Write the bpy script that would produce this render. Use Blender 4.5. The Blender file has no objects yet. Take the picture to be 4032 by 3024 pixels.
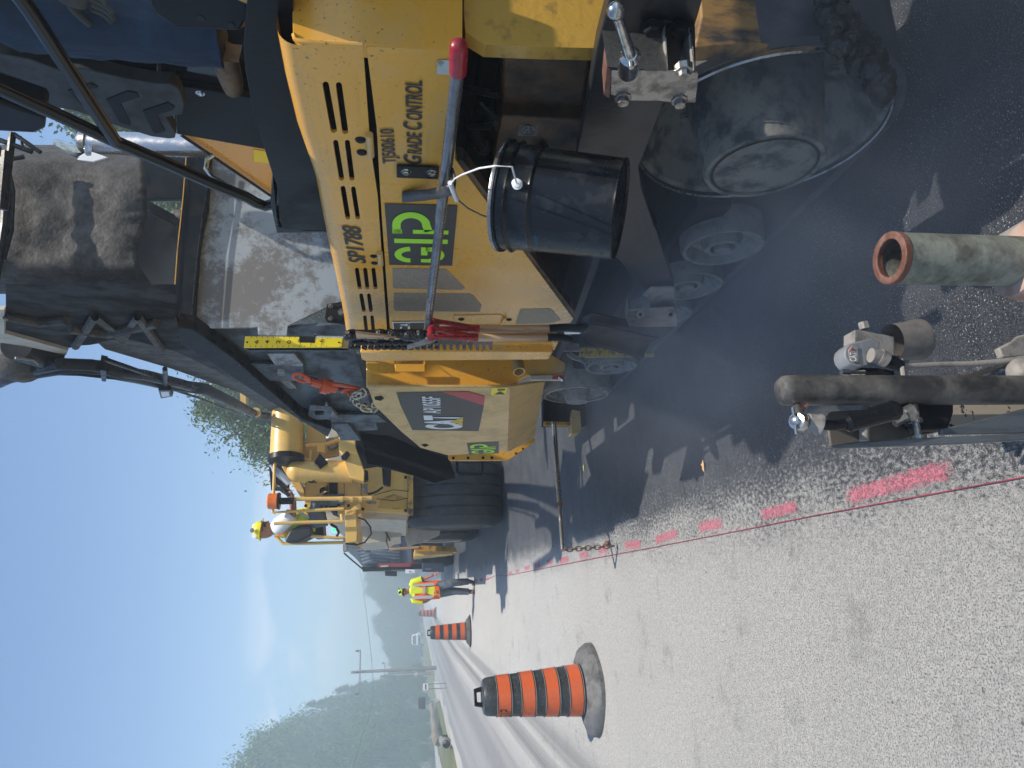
import bpy, bmesh, math, random
from mathutils import Vector, Matrix, noise
from mathutils.geometry import tessellate_polygon
R_ = math.radians
random.seed(7)
C = bpy.context.scene.collection
sc = bpy.context.scene

# ---------------------------------------------------------------- camera
CAM = Vector((0, 0, 1.62)); F_PX = 2912.0
PITCH = math.atan(424 / F_PX); YAW = R_(15.24)
fwd = Vector((math.sin(YAW) * math.cos(PITCH), math.cos(YAW) * math.cos(PITCH), -math.sin(PITCH)))
rgt = Vector((math.cos(YAW), -math.sin(YAW), 0))
upv = rgt.cross(fwd)
cd = bpy.data.cameras.new('camera'); cam = bpy.data.objects.new('camera', cd); C.objects.link(cam)
cd.sensor_fit = 'HORIZONTAL'; cd.sensor_width = 36; cd.lens = 26.0
cd.clip_start = 0.05; cd.clip_end = 5000
M = Matrix((-upv, rgt, -fwd)).transposed().to_4x4(); M.translation = CAM   # phone held upright, picture stored on its side
cam.matrix_world = M
sc.camera = cam

# ---------------------------------------------------------------- world, sun, exposure
SUN = Vector((0.33, -0.30, 1.0)).normalized()
EL = math.asin(SUN.z); AZ = math.atan2(SUN.x, SUN.y)
w = bpy.data.worlds.new("World"); sc.world = w; w.use_nodes = True
nt = w.node_tree; nt.nodes.clear()
wo = nt.nodes.new('ShaderNodeOutputWorld'); bg = nt.nodes.new('ShaderNodeBackground')
sky = nt.nodes.new('ShaderNodeTexSky'); sky.sky_type = 'NISHITA'; sky.sun_disc = False
sky.sun_elevation = EL; sky.sun_rotation = AZ; sky.air_density = 1.0; sky.dust_density = 0.7; sky.ozone_density = 1.6
bg.inputs['Strength'].default_value = 0.14
tc = nt.nodes.new('ShaderNodeTexCoord')
mp = nt.nodes.new('ShaderNodeMapping'); mp.inputs['Scale'].default_value = (5, 5, 11)
nz = nt.nodes.new('ShaderNodeTexNoise'); nz.inputs['Scale'].default_value = 1.3; nz.inputs['Detail'].default_value = 7
sx = nt.nodes.new('ShaderNodeSeparateXYZ')
b1 = nt.nodes.new('ShaderNodeMapRange'); b1.inputs[1].default_value = 0.07; b1.inputs[2].default_value = 0.11
b2 = nt.nodes.new('ShaderNodeMapRange'); b2.inputs[1].default_value = 0.20; b2.inputs[2].default_value = 0.15
th = nt.nodes.new('ShaderNodeMapRange'); th.inputs[1].default_value = 0.46; th.inputs[2].default_value = 0.56
m1 = nt.nodes.new('ShaderNodeMath'); m1.operation = 'MULTIPLY'; m2 = nt.nodes.new('ShaderNodeMath'); m2.operation = 'MULTIPLY'
m3 = nt.nodes.new('ShaderNodeMath'); m3.operation = 'MULTIPLY'; m3.inputs[1].default_value = 0.6
mix = nt.nodes.new('ShaderNodeMix'); mix.data_type = 'RGBA'; mix.inputs[7].default_value = (6.0, 6.1, 6.9, 1)
L = nt.links.new
L(tc.outputs['Generated'], mp.inputs[0]); L(mp.outputs[0], nz.inputs[0]); L(tc.outputs['Generated'], sx.inputs[0])
L(sx.outputs[2], b1.inputs[0]); L(sx.outputs[2], b2.inputs[0]); L(nz.outputs[0], th.inputs[0])
L(b1.outputs[0], m1.inputs[0]); L(b2.outputs[0], m1.inputs[1]); L(m1.outputs[0], m2.inputs[0]); L(th.outputs[0], m2.inputs[1])
L(m2.outputs[0], m3.inputs[0]); L(m3.outputs[0], mix.inputs[0]); tint = nt.nodes.new('ShaderNodeMix'); tint.data_type = 'RGBA'; tint.blend_type = 'MULTIPLY'; tint.inputs[0].default_value = 1; tint.inputs[7].default_value = (.80, .91, .98, 1); L(sky.outputs[0], tint.inputs[6]); L(tint.outputs[2], mix.inputs[6]); L(mix.outputs[2], bg.inputs[0]); L(bg.outputs[0], wo.inputs[0])
sd = bpy.data.lights.new('sun', 'SUN'); sun = bpy.data.objects.new('sun', sd); C.objects.link(sun)
sd.energy = 4.2; sd.angle = R_(0.6); sd.color = (1.0, 0.93, 0.82)
sun.rotation_euler = SUN.to_track_quat('Z', 'Y').to_euler()
sun.location = (20, -12, 60)
sc.view_settings.view_transform = 'Standard'; sc.view_settings.look = 'None'
sc.view_settings.exposure = 0.50; sc.view_settings.gamma = 1
sc.cycles.volume_bounces = 1; sc.cycles.max_bounces = 6; sc.cycles.transparent_max_bounces = 12
sc.cycles.volume_step_rate = 1.0; sc.cycles.volume_max_steps = 128

# ---------------------------------------------------------------- reading places off the photograph
REG = {'A': (1500, 2300, 2.0109), 'B': (900, 1800, 2.0109), 'C': (900, 1500, 1.8433), 'E': (1300, 1100, 2.0109),
       'F': (1300, 500, 1.8433), 'G': (1100, 0, 2.37), 'H': (1800, 0, 2.0109), 'I': (0, 0, 2.0109), 'J': (0, 500, 1.58),
       'K': (2300, 0, 1.8433), 'L': (2000, 900, 1.8433), 'M': (800, 1100, 2.765), 'N': (1300, 2600, 3.16),
       'O': (1350, 2000, 2.7657), 'Q': (2000, 1500, 2.074), 'Z': (0, 0, 0.5486), 'R': (3000, 0, 1.3827),
       'S': (0, 1200, 1.8433), 'T': (0, 1900, 1.4757), 'U': (3200, 1400, 2.0733), 'V': (1400, 1400, 5.53),
       'W': (2200, 0, 3.16), 'D': (3000, 1000, 1.843)}
def gz(y):                     # the road falls away gently in the distance
    if y < 25: return 0.0
    return -1.75 * min((y - 25) / 115.0, 1.8) ** 1.2
def ray(reg, x, y):
    x0, y0, s = REG[reg]; X = x0 + x / s; Y = y0 + y / s
    return (rgt * (3024 - Y - 1512) + upv * (2016 - X) + fwd * F_PX) / F_PX
def P(reg, x, y, pl):
    d = ray(reg, x, y)
    k, v = pl
    if k == 'X': t = (v - CAM.x) / d.x
    elif k == 'Y': t = (v - CAM.y) / d.y
    elif k == 'Z': t = (v - CAM.z) / d.z
    elif k == 'T': t = v                      # depth along the camera axis
    elif k == 'G':
        f = lambda s: CAM.z + d.z * s - gz(d.y * s) - v
        a = .5
        while f(a * 1.03) > 0 and a < 900: a *= 1.03
        b = a * 1.03
        for _ in range(40):
            t = (a + b) / 2
            if f(t) > 0: a = t
            else: b = t
    else: t = (k - CAM).dot(v) / d.dot(v)     # plane by point and normal
    return CAM + d * t
def PP(reg, pts, pl): return [P(reg, x, y, pl) for x, y in pts]
def vplane(a, b):
    a = Vector((a[0], a[1], 0)); b = Vector((b[0], b[1], 0)); d = b - a
    return (a, Vector((-d.y, d.x, 0)).normalized())

# ---------------------------------------------------------------- materials
MATS = {}
def mat(name, col, rough=0.6, metal=0.0, col2=None, scale=8.0, thr=(0.45, 0.7), bump=0.0, bscale=60.0, spec=0.5, rvar=0.15, stretch=(1, 1, 1), emit=None, alpha=None, trans=0, coat=0, detail=6, nrough=.65):
    m = bpy.data.materials.new(name); m.use_nodes = True; MATS[name] = m
    n = m.node_tree.nodes; l = m.node_tree.links.new; p = n['Principled BSDF']
    p.inputs['Base Color'].default_value = (*col, 1); p.inputs['Roughness'].default_value = rough
    p.inputs['Metallic'].default_value = metal; p.inputs['Specular IOR Level'].default_value = spec
    p.inputs['Coat Weight'].default_value = coat
    if trans: p.inputs['Transmission Weight'].default_value = trans
    if emit: p.inputs['Emission Color'].default_value = (*emit[0], 1); p.inputs['Emission Strength'].default_value = emit[1]
    t = n.new('ShaderNodeTexCoord'); mpp = n.new('ShaderNodeMapping'); mpp.inputs['Scale'].default_value = stretch
    l(t.outputs['Object'], mpp.inputs[0])
    if col2 is not None:
        z = n.new('ShaderNodeTexNoise'); z.inputs['Scale'].default_value = scale; z.inputs['Detail'].default_value = detail; z.inputs['Roughness'].default_value = nrough
        r = n.new('ShaderNodeMapRange'); r.inputs[1].default_value = thr[0]; r.inputs[2].default_value = thr[1]
        x = n.new('ShaderNodeMix'); x.data_type = 'RGBA'; x.inputs[6].default_value = (*col, 1); x.inputs[7].default_value = (*col2, 1)
        l(mpp.outputs[0], z.inputs[0]); l(z.outputs[0], r.inputs[0]); l(r.outputs[0], x.inputs[0]); l(x.outputs[2], p.inputs['Base Color'])
        q = n.new('ShaderNodeMapRange'); q.inputs[3].default_value = max(0.03, rough - rvar); q.inputs[4].default_value = min(1, rough + rvar)
        l(r.outputs[0], q.inputs[0]); l(q.outputs[0], p.inputs['Roughness'])
    if bump:
        z = n.new('ShaderNodeTexNoise'); z.inputs['Scale'].default_value = bscale; z.inputs['Detail'].default_value = 5
        b = n.new('ShaderNodeBump'); b.inputs['Strength'].default_value = bump; b.inputs['Distance'].default_value = 0.01
        l(mpp.outputs[0], z.inputs[0]); l(z.outputs[0], b.inputs['Height']); l(b.outputs[0], p.inputs['Normal'])
    return m
YEL = mat('yellow_paint', (0.76, 0.375, 0.045), 0.4, col2=(0.58, 0.37, 0.13), scale=3.5, thr=(0.5, 0.78), bump=0.04, bscale=30, coat=0.15)
RAIL = mat('glossy_black_rail', (0.004, 0.0045, 0.005), 0.22, spec=0.45)
YELD = mat('dusty_yellow_paint', (0.62, 0.40, 0.14), 0.5, col2=(0.42, 0.29, 0.13), scale=5, thr=(0.45, 0.75), bump=0.05, bscale=40)
YELG = mat('grimy_yellow_paint', (0.55, 0.31, 0.05), 0.55, col2=(0.04, 0.032, 0.025), scale=4.5, thr=(0.52, 0.66), bump=0.15, bscale=50)
BRN = mat('tar_stained_steel', (0.10, 0.052, 0.022), 0.65, col2=(0.02, 0.018, 0.018), scale=5, thr=(0.42, 0.62), bump=0.2)
BLK = mat('black_paint', (0.009, 0.010, 0.012), 0.4, col2=(0.02, 0.02, 0.022), scale=9, bump=0.05, spec=0.2)
BLK2 = mat('satin_black_steel', (0.0065, 0.008, 0.011), 0.5, col2=(0.018, 0.018, 0.020), scale=6, bump=0.08, spec=0.15)
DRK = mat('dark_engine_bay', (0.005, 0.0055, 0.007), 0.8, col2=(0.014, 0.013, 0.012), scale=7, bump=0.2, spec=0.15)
ARM = mat('tar_black_beam', (0.020, 0.020, 0.021), 0.5, col2=(0.055, 0.045, 0.035), scale=9, thr=(0.5, 0.75), bump=0.15)
STL = mat('worn_steel', (0.32, 0.31, 0.29), 0.38, metal=0.85, col2=(0.12, 0.10, 0.085), scale=25, bump=0.1)
CHR = mat('bright_steel', (0.55, 0.55, 0.54), 0.22, metal=0.95, col2=(0.2, 0.18, 0.16), scale=40)
SST = mat('brushed_stainless', (0.62, 0.60, 0.57), 0.3, metal=0.9, col2=(0.5, 0.46, 0.42), scale=6)
GRY = mat('scraped_grey_steel', (0.34, 0.375, 0.40), 0.62, col2=(0.17, 0.165, 0.16), scale=2.2, thr=(0.45, 0.53), bump=0.12, bscale=90, detail=12, nrough=.82)
GRYB = mat('blue_grey_steel', (0.10, 0.125, 0.15), 0.6, col2=(0.045, 0.045, 0.05), scale=5, thr=(0.45, 0.62), bump=0.1)
RST = mat('rusty_steel', (0.12, 0.045, 0.028), 0.75, col2=(0.22, 0.12, 0.085), scale=30, bump=0.3)
PIP = mat('dirty_grey_green_pipe', (0.20, 0.205, 0.165), 0.7, col2=(0.085, 0.08, 0.065), scale=16, thr=(0.42, 0.62), bump=0.15, bscale=90)
DUST = mat('dusty_grey_metal', (0.24, 0.22, 0.20), 0.75, col2=(0.10, 0.095, 0.09), scale=22, thr=(0.5, 0.7), bump=0.15, bscale=120)
DPST = mat('dusty_black_post', (0.028, 0.028, 0.028), 0.5, col2=(0.15, 0.135, 0.12), scale=11, thr=(0.42, 0.72), bump=0.15, bscale=120, detail=9)
RED = mat('red_rubber', (0.30, 0.012, 0.022), 0.35, col2=(0.20, 0.01, 0.015), scale=20, bump=0.03)
WOOD = mat('ash_wood', (0.56, 0.36, 0.20), 0.55, col2=(0.30, 0.16, 0.08), scale=30, thr=(0.45, 0.62), stretch=(1, 1, 0.06), bump=0.1)
RUB = mat('tyre_rubber', (0.016, 0.018, 0.022), 0.75, col2=(0.06, 0.058, 0.055), scale=7, bump=0.2)
BELT = mat('dusty_rubber_belt', (0.045, 0.044, 0.047), 0.8, col2=(0.10, 0.095, 0.095), scale=12, bump=0.3)
WHL = mat('dusty_wheel_steel', (0.19, 0.19, 0.175), 0.7, col2=(0.07, 0.07, 0.066), scale=14, bump=0.2)
HUB = mat('tarred_hub', (0.16, 0.155, 0.13), 0.85, col2=(0.045, 0.047, 0.05), scale=10, thr=(0.45, 0.6), bump=0.1)
CHUTE = mat('sooty_brown_steel', (0.085, 0.072, 0.062), 0.75, col2=(0.04, 0.036, 0.034), scale=5, thr=(0.42, 0.6), bump=0.5, bscale=40, nrough=.8, detail=10)
TAR = mat('clotted_asphalt', (0.008, 0.0085, 0.0095), 0.4, col2=(0.035, 0.033, 0.03), scale=50, thr=(0.6, 0.75), bump=1.0, bscale=90)
YELT = mat('sun_bleached_yellow_paint', (0.74, 0.46, 0.12), 0.45, col2=(0.56, 0.38, 0.16), scale=4, thr=(0.5, 0.75), bump=0.04, bscale=30)
def splashed(m, sc_=95, thr=.70):                            # tar specks thrown on the paint
    n = m.node_tree.nodes; l = m.node_tree.links.new; p = n['Principled BSDF']; src = p.inputs['Base Color'].links[0].from_socket
    t = n.new('ShaderNodeTexCoord'); z = n.new('ShaderNodeTexNoise'); z.inputs['Scale'].default_value = sc_; z.inputs['Detail'].default_value = 2; l(t.outputs['Object'], z.inputs[0])
    k = n.new('ShaderNodeTexNoise'); k.inputs['Scale'].default_value = 2.2; k.inputs['Detail'].default_value = 3; l(t.outputs['Object'], k.inputs[0])
    s_ = n.new('ShaderNodeMath'); s_.operation = 'MULTIPLY_ADD'; s_.inputs[1].default_value = .28; l(k.outputs[0], s_.inputs[0]); l(z.outputs[0], s_.inputs[2])
    r = n.new('ShaderNodeMapRange'); r.inputs[1].default_value = thr + .14; r.inputs[2].default_value = thr + .165; r.inputs[4].default_value = .85; l(s_.outputs[0], r.inputs[0])
    x = n.new('ShaderNodeMix'); x.data_type = 'RGBA'; x.inputs[7].default_value = (.05, .035, .025, 1); l(r.outputs[0], x.inputs[0]); l(src, x.inputs[6])
    mp_ = n.new('ShaderNodeMapping'); mp_.inputs['Scale'].default_value = (9, 1.2, 26); l(t.outputs['Object'], mp_.inputs[0]); w_ = n.new('ShaderNodeTexNoise'); w_.inputs['Scale'].default_value = 2.0; w_.inputs['Detail'].default_value = 5; l(mp_.outputs[0], w_.inputs[0])
    r2 = n.new('ShaderNodeMapRange'); r2.inputs[1].default_value = .60; r2.inputs[2].default_value = .72; r2.inputs[4].default_value = .22; l(w_.outputs[0], r2.inputs[0])
    x2 = n.new('ShaderNodeMix'); x2.data_type = 'RGBA'; x2.inputs[7].default_value = (.30, .20, .09, 1); l(r2.outputs[0], x2.inputs[0]); l(x.outputs[2], x2.inputs[6]); l(x2.outputs[2], p.inputs['Base Color']); return m
for m_ in (YEL, YELD, YELT): splashed(m_)
def dusty(m, ax, a, b, dust=(0.60, 0.47, 0.29), amt=.75):     # road dust caked along one side of a panel
    n = m.node_tree.nodes; l = m.node_tree.links.new; p = n['Principled BSDF']; src = p.inputs['Base Color'].links[0].from_socket
    t = n.new('ShaderNodeTexCoord'); d = n.new('ShaderNodeVectorMath'); d.operation = 'DOT_PRODUCT'; d.inputs[1].default_value = ax; l(t.outputs['Object'], d.inputs[0])
    z = n.new('ShaderNodeTexNoise'); z.inputs['Scale'].default_value = 3.0; z.inputs['Detail'].default_value = 8; l(t.outputs['Object'], z.inputs[0])
    ad = n.new('ShaderNodeMath'); ad.operation = 'MULTIPLY_ADD'; ad.inputs[1].default_value = 1.2; l(z.outputs[0], ad.inputs[0]); l(d.outputs['Value'], ad.inputs[2])
    r = n.new('ShaderNodeMapRange'); r.inputs[1].default_value = a + .6; r.inputs[2].default_value = b + .6; r.inputs[4].default_value = amt; l(ad.outputs[0], r.inputs[0])
    x = n.new('ShaderNodeMix'); x.data_type = 'RGBA'; x.inputs[7].default_value = (*dust, 1); l(r.outputs[0], x.inputs[0]); l(src, x.inputs[6]); l(x.outputs[2], p.inputs['Base Color']); return m
YELDR = dusty(mat('road_dusted_yellow_paint', (0.74, 0.37, 0.045), 0.42, col2=(0.60, 0.38, 0.13), scale=3.5, thr=(0.5, 0.78), bump=0.04, bscale=30), (0, .55, -1.0), 0.2, 1.5); splashed(YELDR)
GRN = mat('lime_green_vinyl', (0.42, 0.85, 0.015), 0.45)
DECK = mat('charcoal_vinyl', (0.028, 0.030, 0.032), 0.45)
REDV = mat('red_vinyl', (0.42, 0.035, 0.05), 0.45)
WHT = mat('white_vinyl', (0.72, 0.75, 0.76), 0.45)
LET = mat('black_lettering', (0.012, 0.011, 0.012), 0.45)
YRUL = mat('bright_yellow_scale', (0.85, 0.68, 0.02), 0.42)
YRULD = mat('dirty_yellow_scale', (0.62, 0.42, 0.03), 0.55, col2=(0.12, 0.085, 0.03), scale=28, thr=(0.5, 0.62))
MESHG = mat('grey_mesh', (0.20, 0.165, 0.12), 0.7, col2=(0.36, 0.30, 0.215), scale=260, thr=(0.4, 0.6), detail=0)
ORG = mat('orange_red_paint', (0.62, 0.095, 0.03), 0.45, col2=(0.16, 0.07, 0.05), scale=40, thr=(0.6, 0.7))
DORG = mat('drum_orange_sheeting', (0.66, 0.115, 0.03), 0.45, col2=(0.48, 0.12, 0.05), scale=30)
DBLK = mat('drum_black_sheeting', (0.03, 0.033, 0.035), 0.5, col2=(0.10, 0.11, 0.11), scale=60, thr=(0.5, 0.75))
DGRY = mat('grey_rubber_base', (0.13, 0.13, 0.13), 0.8, col2=(0.06, 0.06, 0.063), scale=9, bump=0.1)
CHN = mat('plated_chain', (0.55, 0.50, 0.36), 0.35, metal=0.8, col2=(0.25, 0.2, 0.14), scale=60)
CHNR = mat('rusty_chain', (0.16, 0.09, 0.06), 0.6, metal=0.4, col2=(0.3, 0.25, 0.2), scale=60)
PLAS = mat('grey_moulded_plastic', (0.024, 0.028, 0.032), 0.65, col2=(0.017, 0.019, 0.021), scale=8, bump=0.1, bscale=300)
JEAN = mat('blue_denim', (0.008, 0.024, 0.055), 0.9, col2=(0.03, 0.07, 0.13), scale=6, thr=(0.45, 0.75), bump=0.4, bscale=25)
JEANG = mat('faded_grey_denim', (0.10, 0.125, 0.15), 0.9, col2=(0.05, 0.065, 0.085), scale=9, bump=0.4, bscale=25)
BOOT = mat('tan_leather', (0.26, 0.16, 0.09), 0.8, col2=(0.12, 0.07, 0.04), scale=14, bump=0.2)
BOOTD = mat('brown_leather', (0.10, 0.06, 0.04), 0.8)
SKIN = mat('sunburnt_skin', (0.40, 0.17, 0.10), 0.5, col2=(0.34, 0.13, 0.08), scale=12)
HIV = mat('lime_yellow_cloth', (0.72, 0.78, 0.02), 0.7, col2=(0.5, 0.7, 0.03), scale=8, bump=0.3, bscale=20)
HIO = mat('fluorescent_orange_cloth', (0.92, 0.13, 0.02), 0.7, bump=0.3, bscale=20)
SILV = mat('silver_reflective_tape', (0.42, 0.44, 0.45), 0.4)
WCLO = mat('white_cotton', (0.68, 0.70, 0.72), 0.9, bump=0.3, bscale=15)
HAT = mat('yellow_hard_hat', (0.75, 0.66, 0.0), 0.3, coat=0.3)
HATL = mat('lime_hard_hat', (0.66, 0.80, 0.06), 0.3, coat=0.3)
GLOVE = mat('grey_knit_glove', (0.07, 0.07, 0.065), 0.95, bump=0.3, bscale=200)
GLS = mat('smoky_glass', (0.02, 0.02, 0.025), 0.1)
AMB = mat('amber_lens', (0.75, 0.16, 0.01), 0.25, coat=0.4)
TARP = mat('grey_blue_tarpaulin', (0.11, 0.14, 0.18), 0.7, col2=(0.07, 0.09, 0.12), scale=2, stretch=(1, 1, 4), bump=0.6, bscale=5)
TRED = mat('dull_red_paint', (0.25, 0.03, 0.035), 0.5)
WPNT = mat('white_paint', (0.75, 0.76, 0.77), 0.4)
GALV = mat('weathered_timber_pole', (0.22, 0.19, 0.17), 0.85, col2=(0.15, 0.13, 0.11), scale=9, stretch=(1, 1, .1))
PINK = mat('pink_string', (0.36, 0.04, 0.07), 0.8, col2=(0.12, 0.03, 0.04), scale=3)
BLU = mat('dark_blue_metal', (0.02, 0.03, 0.06), 0.5)
LEDG = mat('green_lamp', (0.0, 0.6, 0.15), 0.3, emit=((0.05, 0.9, 0.25), 2.0))
STK = mat('faded_sticker', (0.50, 0.54, 0.52), 0.6, col2=(0.28, 0.26, 0.2), scale=60, thr=(0.5, 0.6))
WGRY = mat('sun_faded_tan_paint', (0.50, 0.44, 0.35), 0.6, col2=(0.38, 0.33, 0.26), scale=6)
SOIL = mat('dry_soil', (0.20, 0.15, 0.11), 0.95, col2=(0.28, 0.23, 0.18), scale=4, bump=0.5, bscale=9)

# ---------------------------------------------------------------- mesh kit
class MB:
    def __init__(s): s.v = []; s.f = []
    def add(s, vs, fs):
        o = len(s.v); s.v += [Vector(q) for q in vs]; s.f += [[i + o for i in f] for f in fs]; return s
    def box(s, a, b):
        x0, y0, z0 = a; x1, y1, z1 = b
        return s.add([(x0, y0, z0), (x1, y0, z0), (x1, y1, z0), (x0, y1, z0), (x0, y0, z1), (x1, y0, z1), (x1, y1, z1), (x0, y1, z1)],
                     [(0, 3, 2, 1), (4, 5, 6, 7), (0, 1, 5, 4), (1, 2, 6, 5), (2, 3, 7, 6), (3, 0, 4, 7)])
    def obox(s, a, b, wv, hv):           # beam from a to b with half width / half height vectors
        a = Vector(a); b = Vector(b); wv = Vector(wv); hv = Vector(hv)
        vs = [q + i * wv + j * hv for q in (a, b) for i, j in ((-1, -1), (1, -1), (1, 1), (-1, 1))]
        return s.add(vs, [(0, 3, 2, 1), (4, 5, 6, 7), (0, 1, 5, 4), (1, 2, 6, 5), (2, 3, 7, 6), (3, 0, 4, 7)])
    def plate(s, pts, t, holes=()):
        t = Vector(t); loops = [list(map(Vector, pts))] + [list(map(Vector, h)) for h in holes]
        allp = [q for lp in loops for q in lp]; n = len(allp)
        tris = tessellate_polygon(loops)
        fs = [list(x) for x in tris] + [[i + n for i in reversed(x)] for x in tris]
        o = 0
        for lp in loops:
            m = len(lp)
            for i in range(m): fs.append([o + i, o + (i + 1) % m, o + (i + 1) % m + n, o + i + n])
            o += m
        return s.add(allp + [q + t for q in allp], fs)
    def quad(s, *p): return s.add(p, [tuple(range(len(p)))])
    def ring(s, c, ax, r, n, up=None):
        ax = Vector(ax).normalized(); u = Vector(up) if up else (Vector((0, 0, 1)) if abs(ax.z) < .9 else Vector((1, 0, 0)))
        u = (u - ax * u.dot(ax)).normalized(); v = ax.cross(u)
        return [Vector(c) + (u * math.cos(2 * math.pi * i / n) + v * math.sin(2 * math.pi * i / n)) * r for i in range(n)]
    def lathe(s, c, ax, prof, n=32, caps=True):   # prof: (distance along axis, radius)
        ax = Vector(ax).normalized(); c = Vector(c); vs = []; fs = []
        for d, r in prof: vs += s.ring(c + ax * d, ax, max(r, 1e-4), n)
        for k in range(len(prof) - 1):
            for i in range(n): fs.append((k * n + i, k * n + (i + 1) % n, (k + 1) * n + (i + 1) % n, (k + 1) * n + i))
        if caps: fs += [tuple(range(n - 1, -1, -1)), tuple((len(prof) - 1) * n + i for i in range(n))]
        return s.add(vs, fs)
    def cyl(s, a, b, r, r2=None, n=20):
        a = Vector(a); b = Vector(b); return s.lathe(a, b - a, [(0, r), ((b - a).length, r if r2 is None else r2)], n)
    def pipe(s, a, b, r, ri, n=32):
        a = Vector(a); b = Vector(b); h = (b - a).length
        return s.lathe(a, b - a, [(0, ri), (0, r), (h, r), (h, ri), (0.0, ri)], n, caps=False)
    def tube(s, path, r, n=10, closed=False):
        path = [Vector(q) for q in path]; m = len(path); vs = []; fs = []; u = None
        rr = r if isinstance(r, (list, tuple)) else [r] * m
        for i, q in enumerate(path):
            if closed: d = path[(i + 1) % m] - path[i - 1]
            else: d = path[min(i + 1, m - 1)] - path[max(i - 1, 0)]
            d.normalize()
            if u is None: u = Vector((0, 0, 1)) if abs(d.z) < .9 else Vector((1, 0, 0))
            u = (u - d * u.dot(d)).normalized(); v = d.cross(u)
            vs += [q + (u * math.cos(2 * math.pi * j / n) + v * math.sin(2 * math.pi * j / n)) * rr[i] for j in range(n)]
        for i in range(m if closed else m - 1):
            for j in range(n): fs.append((i * n + j, i * n + (j + 1) % n, ((i + 1) % m) * n + (j + 1) % n, ((i + 1) % m) * n + j))
        if not closed: fs += [tuple(range(n - 1, -1, -1)), tuple((m - 1) * n + j for j in range(n))]
        return s.add(vs, fs)
    def ball(s, c, r, n=16, m=10, sc_=(1, 1, 1)):
        c = Vector(c); vs = []; fs = []
        for i in range(m + 1):
            a = math.pi * i / m
            for j in range(n):
                b = 2 * math.pi * j / n; vs.append(c + Vector((math.sin(a) * math.cos(b) * r * sc_[0], math.sin(a) * math.sin(b) * r * sc_[1], math.cos(a) * r * sc_[2])))
        for i in range(m):
            for j in range(n): fs.append((i * n + j, (i + 1) * n + j, (i + 1) * n + (j + 1) % n, i * n + (j + 1) % n))
        return s.add(vs, fs)
    def bolt(s, c, nrm, r, h=None):
        h = h or r * .7; nrm = Vector(nrm).normalized(); c = Vector(c)
        s.lathe(c, nrm, [(0, r * 1.35), (h * .2, r * 1.35)], 16); s.lathe(c, nrm, [(0, r), (h * .85, r), (h, r * .8)], 6); return s
    def build(s, name, m, parent=None, bevel=0, smooth=True, label=None, seg=2, noisy=None, weld=True):
        me = bpy.data.meshes.new(name); me.from_pydata([tuple(q) for q in s.v], [], s.f); 
        bm = bmesh.new(); bm.from_mesh(me)
        if weld: bmesh.ops.remove_doubles(bm, verts=bm.verts, dist=1e-5)
        bmesh.ops.recalc_face_normals(bm, faces=bm.faces)
        bm.to_mesh(me); bm.free()
        o = bpy.data.objects.new(name, me); C.objects.link(o)
        me.materials.append(m if not isinstance(m, str) else MATS[m])
        if bevel:
            b = o.modifiers.new('bevel', 'BEVEL'); b.width = bevel; b.segments = seg; b.limit_method = 'ANGLE'; b.angle_limit = R_(35); b.use_clamp_overlap = True
        if noisy:
            su = o.modifiers.new('subdiv', 'SUBSURF'); su.subdivision_type = 'SIMPLE'; su.levels = su.render_levels = noisy[2] if len(noisy) > 2 else 3
            tx = bpy.data.textures.new(name, 'CLOUDS'); tx.noise_scale = noisy[1]; tx.noise_depth = 3
            dm = o.modifiers.new('lumps', 'DISPLACE'); dm.texture = tx; dm.strength = noisy[0]; dm.texture_coords = 'GLOBAL'
        if smooth:
            for p in me.polygons: p.use_smooth = True
            bm = bmesh.new(); bm.from_mesh(me)
            for e in bm.edges:
                if len(e.link_faces) == 2 and e.calc_face_angle(0) > R_(35): e.smooth = False
            bm.to_mesh(me); bm.free()
        if parent is not None: par(o, parent)
        if label: o['label'] = label
        return o
def par(o, p):
    o.parent = p
    if p.type == 'EMPTY': o.matrix_parent_inverse = Matrix.Translation(-Vector(p.location))
def thing(name, label, cat, loc=(0, 0, 0), group=None):
    o = bpy.data.objects.new(name, None); C.objects.link(o); o.location = loc; o.empty_display_size = .2
    return tag(o, label, cat, group)
def tag(o, label, cat, group=None):
    o['label'] = label; o['category'] = cat
    if group: o['group'] = group
    return o
def struct(o, kind='structure'): o['kind'] = kind; return o
def text_on(s, bl, br, tl, m, name, parent, lift=0.002, bold=0.0, shear=0.0, nrm=None, tall=True):
    cu = bpy.data.curves.new('t', 'FONT'); cu.body = s; cu.offset = bold; cu.shear = shear; cu.resolution_u = 4
    to = bpy.data.objects.new('t', cu); C.objects.link(to)
    dg = bpy.context.evaluated_depsgraph_get(); dg.update()
    me = bpy.data.meshes.new_from_object(to.evaluated_get(dg)); bpy.data.objects.remove(to); bpy.data.curves.remove(cu)
    xs = [v.co.x for v in me.vertices]; ys = [v.co.y for v in me.vertices]
    x0, x1, y0, y1 = min(xs), max(xs), min(ys), max(ys)
    ex = (br - bl); ey = (tl - bl); n = ex.cross(ey).normalized()
    if n.dot(CAM - bl) < 0: n = -n
    for v in me.vertices: v.co = bl + ex * ((v.co.x - x0) / (x1 - x0)) + ey * ((v.co.y - y0) / (y1 - y0)) + n * lift
    me.name = name; o = bpy.data.objects.new(name, me); C.objects.link(o); me.materials.clear(); me.materials.append(m)
    if parent is not None: par(o, parent)
    return o
def decal(pts, m, name, parent, lift=0.0015):
    n = (pts[1] - pts[0]).cross(pts[-1] - pts[0]).normalized()
    if n.dot(CAM - pts[0]) < 0: n = -n
    return MB().add([q + n * lift for q in pts], [tuple(range(len(pts)))]).build(name, m, parent, smooth=False)

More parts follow.
